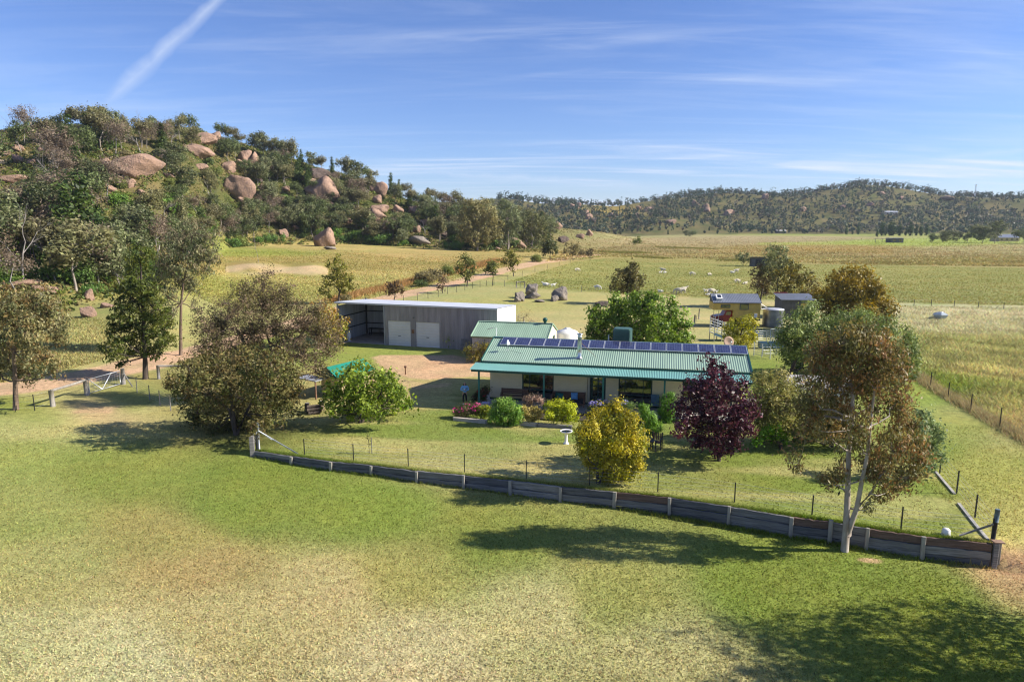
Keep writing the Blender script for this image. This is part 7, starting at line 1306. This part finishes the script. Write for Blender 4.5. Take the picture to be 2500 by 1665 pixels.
for j in range(14):
    for k in range(3):
        f0_, f1_ = j / 14, (j + 1) / 14; a, b2 = k * 2.094, (k + 1) * 2.094; r0_, r1_ = 1.3 - f0_, 1.3 - f1_; q.tube([(r0_ * math.cos(a), r0_ * math.sin(a), TH * f0_), (r1_ * math.cos(b2), r1_ * math.sin(b2), TH * f1_)], .08, 3, cap=False)
q.build('lattice', M['steel'], t); q = MB(); q.tube([(0, 0, TH - 2), (0, 0, TH - .3)], .9, 8); q.build('dish_drum', M['white'], t)

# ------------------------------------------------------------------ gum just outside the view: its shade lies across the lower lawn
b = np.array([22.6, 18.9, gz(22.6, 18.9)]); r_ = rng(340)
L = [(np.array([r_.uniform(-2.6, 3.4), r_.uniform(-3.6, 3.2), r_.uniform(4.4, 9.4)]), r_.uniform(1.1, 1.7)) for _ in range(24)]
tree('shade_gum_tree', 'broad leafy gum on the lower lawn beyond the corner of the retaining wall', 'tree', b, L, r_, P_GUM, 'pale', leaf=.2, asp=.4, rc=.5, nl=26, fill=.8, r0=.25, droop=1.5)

# ------------------------------------------------------------------ grass as real blades
def blades(name, label, X, Y, h, w_, lean=.5, cols=None, jit=.22, tint=(1, 1, 1), rg=rng(350), dz=0.):
    n = len(X); Z = terrain(X, Y) + dz; c = zone_col(X, Y, Z) if cols is None else cols; c = c * np.array(tint) * (1 + jit * rg.normal(size=(n, 1))) * (1 + .08 * rg.normal(size=(n, 3))); c = c.clip(.01, .8)
    a = rg.uniform(0, 2 * math.pi, n); hh = np.broadcast_to(h, (n,)) * rg.uniform(.6, 1.35, n); ww = np.broadcast_to(w_, (n,)) * rg.uniform(.6, 1.3, n)
    dx, dy = np.cos(a) * ww / 2, np.sin(a) * ww / 2; b_ = rg.uniform(0, 2 * math.pi, n); lx, ly = np.cos(b_) * hh * lean, np.sin(b_) * hh * lean
    V = np.stack([np.stack([X - dx, Y - dy, Z - .01], -1), np.stack([X + dx, Y + dy, Z - .01], -1), np.stack([X + lx, Y + ly, Z + hh], -1)], 1).reshape(-1, 3)
    o = link(name, npmesh(name, V, np.arange(3 * n).reshape(-1, 3), np.repeat(c, 3, 0)), GRASS); tag(o, label, None, None, 'stuff'); return o
rg = rng(360); n = 230000; Y = 16.5 + 26 * rg.random(n) ** 1.5; X = rg.uniform(-1, 1.15, n) * (Y * .8 + 4); k = (Y < wline(X) - .32) | (X < XL - .5) | (X > XR + .8); X, Y = X[k], Y[k]
blades('lawn_grass', 'short mown grass of the lower lawn', X, Y, .06, .05, .9, jit=.26)
n = 60000; Y = rg.uniform(27, 48, n); X = rg.uniform(-24, 24, n); k = (Y > wline(X) + .12) & (X > XL + .2) & (X < XR); X, Y = X[k], Y[k]
hb = (X - HP[0]) * math.cos(HA) + (Y - HP[1]) * math.sin(HA); vb = -(X - HP[0]) * math.sin(HA) + (Y - HP[1]) * math.cos(HA); k = ~((hb > -.2) & (hb < 19) & (vb > -1.7)); blades('yard_grass', 'mown grass of the house yard', X[k], Y[k], .05, .06, .9, jit=.24)
def px_scatter(n, poly, rg):
    P = np.array(poly, float); u = rg.uniform(P[:, 0].min(), P[:, 0].max(), n * 6); v = rg.uniform(P[:, 1].min(), P[:, 1].max(), n * 6); k = poly_mask(u, v, poly); u, v = u[k][:n], v[k][:n]
    d = np.stack([(u - 1250) / F, CP - (v - 832.5) / F * SP, -SP - (v - 832.5) / F * CP], -1); t = -(H - 0) / d[:, 2]
    for _ in range(6): zt = terrain(d[:, 0] * t, d[:, 1] * t); t = (zt - H) / d[:, 2]
    return d[:, 0] * t, d[:, 1] * t
X, Y = px_scatter(135000, [(2245, 905), (2300, 950), (2400, 1008), (2620, 1130), (3150, 1430), (3150, 766), (2620, 752), (2200, 748), (2190, 800)], rg); cl = zone_col(X, Y, 0 * X) * (1.0 + .3 * nz2(X, Y, 1.3, 51)[:, None]) * np.where(nz2(X, Y, 2.6, 52)[:, None] > .25, (1.28, 1.25, 1.3), (1.08, 1.1, 1.08)); blades('paddock_grass', 'tall tussocky grass of the rough right-hand paddock', X, Y, .30, .12, .9, cl, .2)
def along(P, n, wd, rg): 
    C = smooth_line([at(*p)[:2] for p in P], 200); i = rg.integers(0, 200, n); return C[i, 0] + rg.normal(size=n) * wd, C[i, 1] + rg.normal(size=n) * wd
X, Y = along([(2580, 1125), (2440, 1043), (2369, 1004), (2314, 973), (2271, 946), (2237, 922), (2205, 903)], 8000, .32, rg); dry = np.array(srgb(186, 172, 124)) / K_LIT; blades('fence_line_grass', 'tall dry grass along the boundary fence', X + .35, Y + .2, .36, .05, .7, np.tile(dry, (len(X), 1)), .22)
X, Y = along([(628, 1101), (811, 1125), (1020, 1148), (1248, 1171), (1502, 1199), (1782, 1235), (2029, 1272), (2252, 1307), (2410, 1325)], 15000, .10, rg); Y = np.maximum(Y, wline(X) + .03); blades('wall_top_grass', 'long grass overhanging the top of the retaining wall', X, Y, .13, .03, .9, None, .25, (.8, .95, .7))
X, Y = along([(628, 1113), (811, 1147), (1020, 1174), (1248, 1206), (1502, 1233), (1782, 1288), (2029, 1327), (2252, 1352), (2410, 1380)], 12000, .12, rg); k = Y < wline(X) - .15; blades('wall_foot_grass', 'weeds along the foot of the retaining wall', X[k], Y[k], .16, .035, .8, None, .3, (.85, .95, .7))
X, Y = px_scatter(60000, [(470, 640), (600, 600), (870, 600), (1010, 612), (1230, 618), (1310, 615), (1260, 645), (1120, 685), (940, 722), (860, 740), (780, 735), (560, 760), (470, 720)], rg); blades('left_paddock_grass', 'dry grass of the paddock below the bouldery hill', X, Y, .2, .22, 1.2, None, .16, (1.1, 1.14, 1.1))
X, Y = along([(860, 742), (930, 722), (1000, 706), (1090, 682), (1180, 660), (1250, 640)], 9000, 1.1, rg); blades('track_verge_grass', 'tall brown grass on the verge of the gravel track', X - 3.6, Y + 3.0, .7, .14, .4, np.tile(np.array(srgb(186, 150, 96)) / K_LIT, (len(X), 1)), .22)
X, Y = px_scatter(60000, [(1310, 703), (1420, 710), (1560, 718), (1741, 727), (1900, 732), (2510, 746), (3150, 760), (3150, 668), (2510, 655), (2050, 648), (1700, 634), (1480, 630), (1400, 640), (1240, 688)], rg); cl = zone_col(X, Y, 0 * X) * np.where(nz2(X, Y, 3.4, 53)[:, None] > .45, (.9, .95, .85), (1.15, 1.12, 1.05)); blades('sheep_paddock_grass', 'green pasture of the sheep paddock', X, Y, .15, .24, 1.2, cl, .12)
for i, (P, nn, h) in enumerate((([(1470, 615), (1510, 618), (1565, 617)], 2000, .5), ([(1612, 604), (1660, 606), (1730, 608)], 1700, .45), ([(1550, 627), (1620, 631)], 900, .4), ([(1770, 636), (1800, 637)], 500, .4))):
    X, Y = along(P, nn, 2.4, rg); blades('tussock_line', ('dark rushes in a hollow of the far paddock', 'thin dark rushes further out on the plain', 'low tussocks along the green paddock edge', 'small tussocks near the grey bushy tree')[i], X, Y, h, .35, .4, np.tile(G_(124, 122, 66), (len(X), 1)), .25)
X, Y = px_scatter(14000, [(-60, 780), (230, 775), (330, 800), (250, 880), (60, 930), (-60, 940)], rg); blades('bank_grass', 'grass on the bank above the track at far left', X, Y, .22, .12, .9, None, .22)
X, Y = px_scatter(64000, [(1330, 640), (1480, 628), (1700, 632), (2050, 646), (2510, 652), (3150, 664), (3150, 590), (2510, 584), (1900, 578), (1500, 580), (1380, 598)], rg); cl = zone_col(X, Y, 0 * X) * (1.05 + .25 * nz2(X * .4, Y, 5, 54)[:, None]); blades('far_plain_grass', 'dry grass of the far plain', X, Y, .32, .5, 1., cl, .18)

# ------------------------------------------------------------------ the air
hm = bpy.data.materials.new('air_haze'); hm.use_nodes = True; nt = hm.node_tree; nt.nodes.clear()
ho = N(nt, 'ShaderNodeOutputMaterial'); pv = N(nt, 'ShaderNodeVolumePrincipled'); pv.inputs['Color'].default_value = (.72, .82, 1., 1); pv.inputs['Density'].default_value = .00009; pv.inputs['Anisotropy'].default_value = .1; nt.links.new(pv.outputs[0], ho.inputs['Volume'])
zlo = float(GZ.min()) - 1; q = MB(); q.box((0, 1870, (zlo + 112) / 2), (6500, 4000, 112 - zlo)); hz = q.build('haze', hm); tag(hz, 'thin even blue haze over the whole valley', None, None, 'stuff')
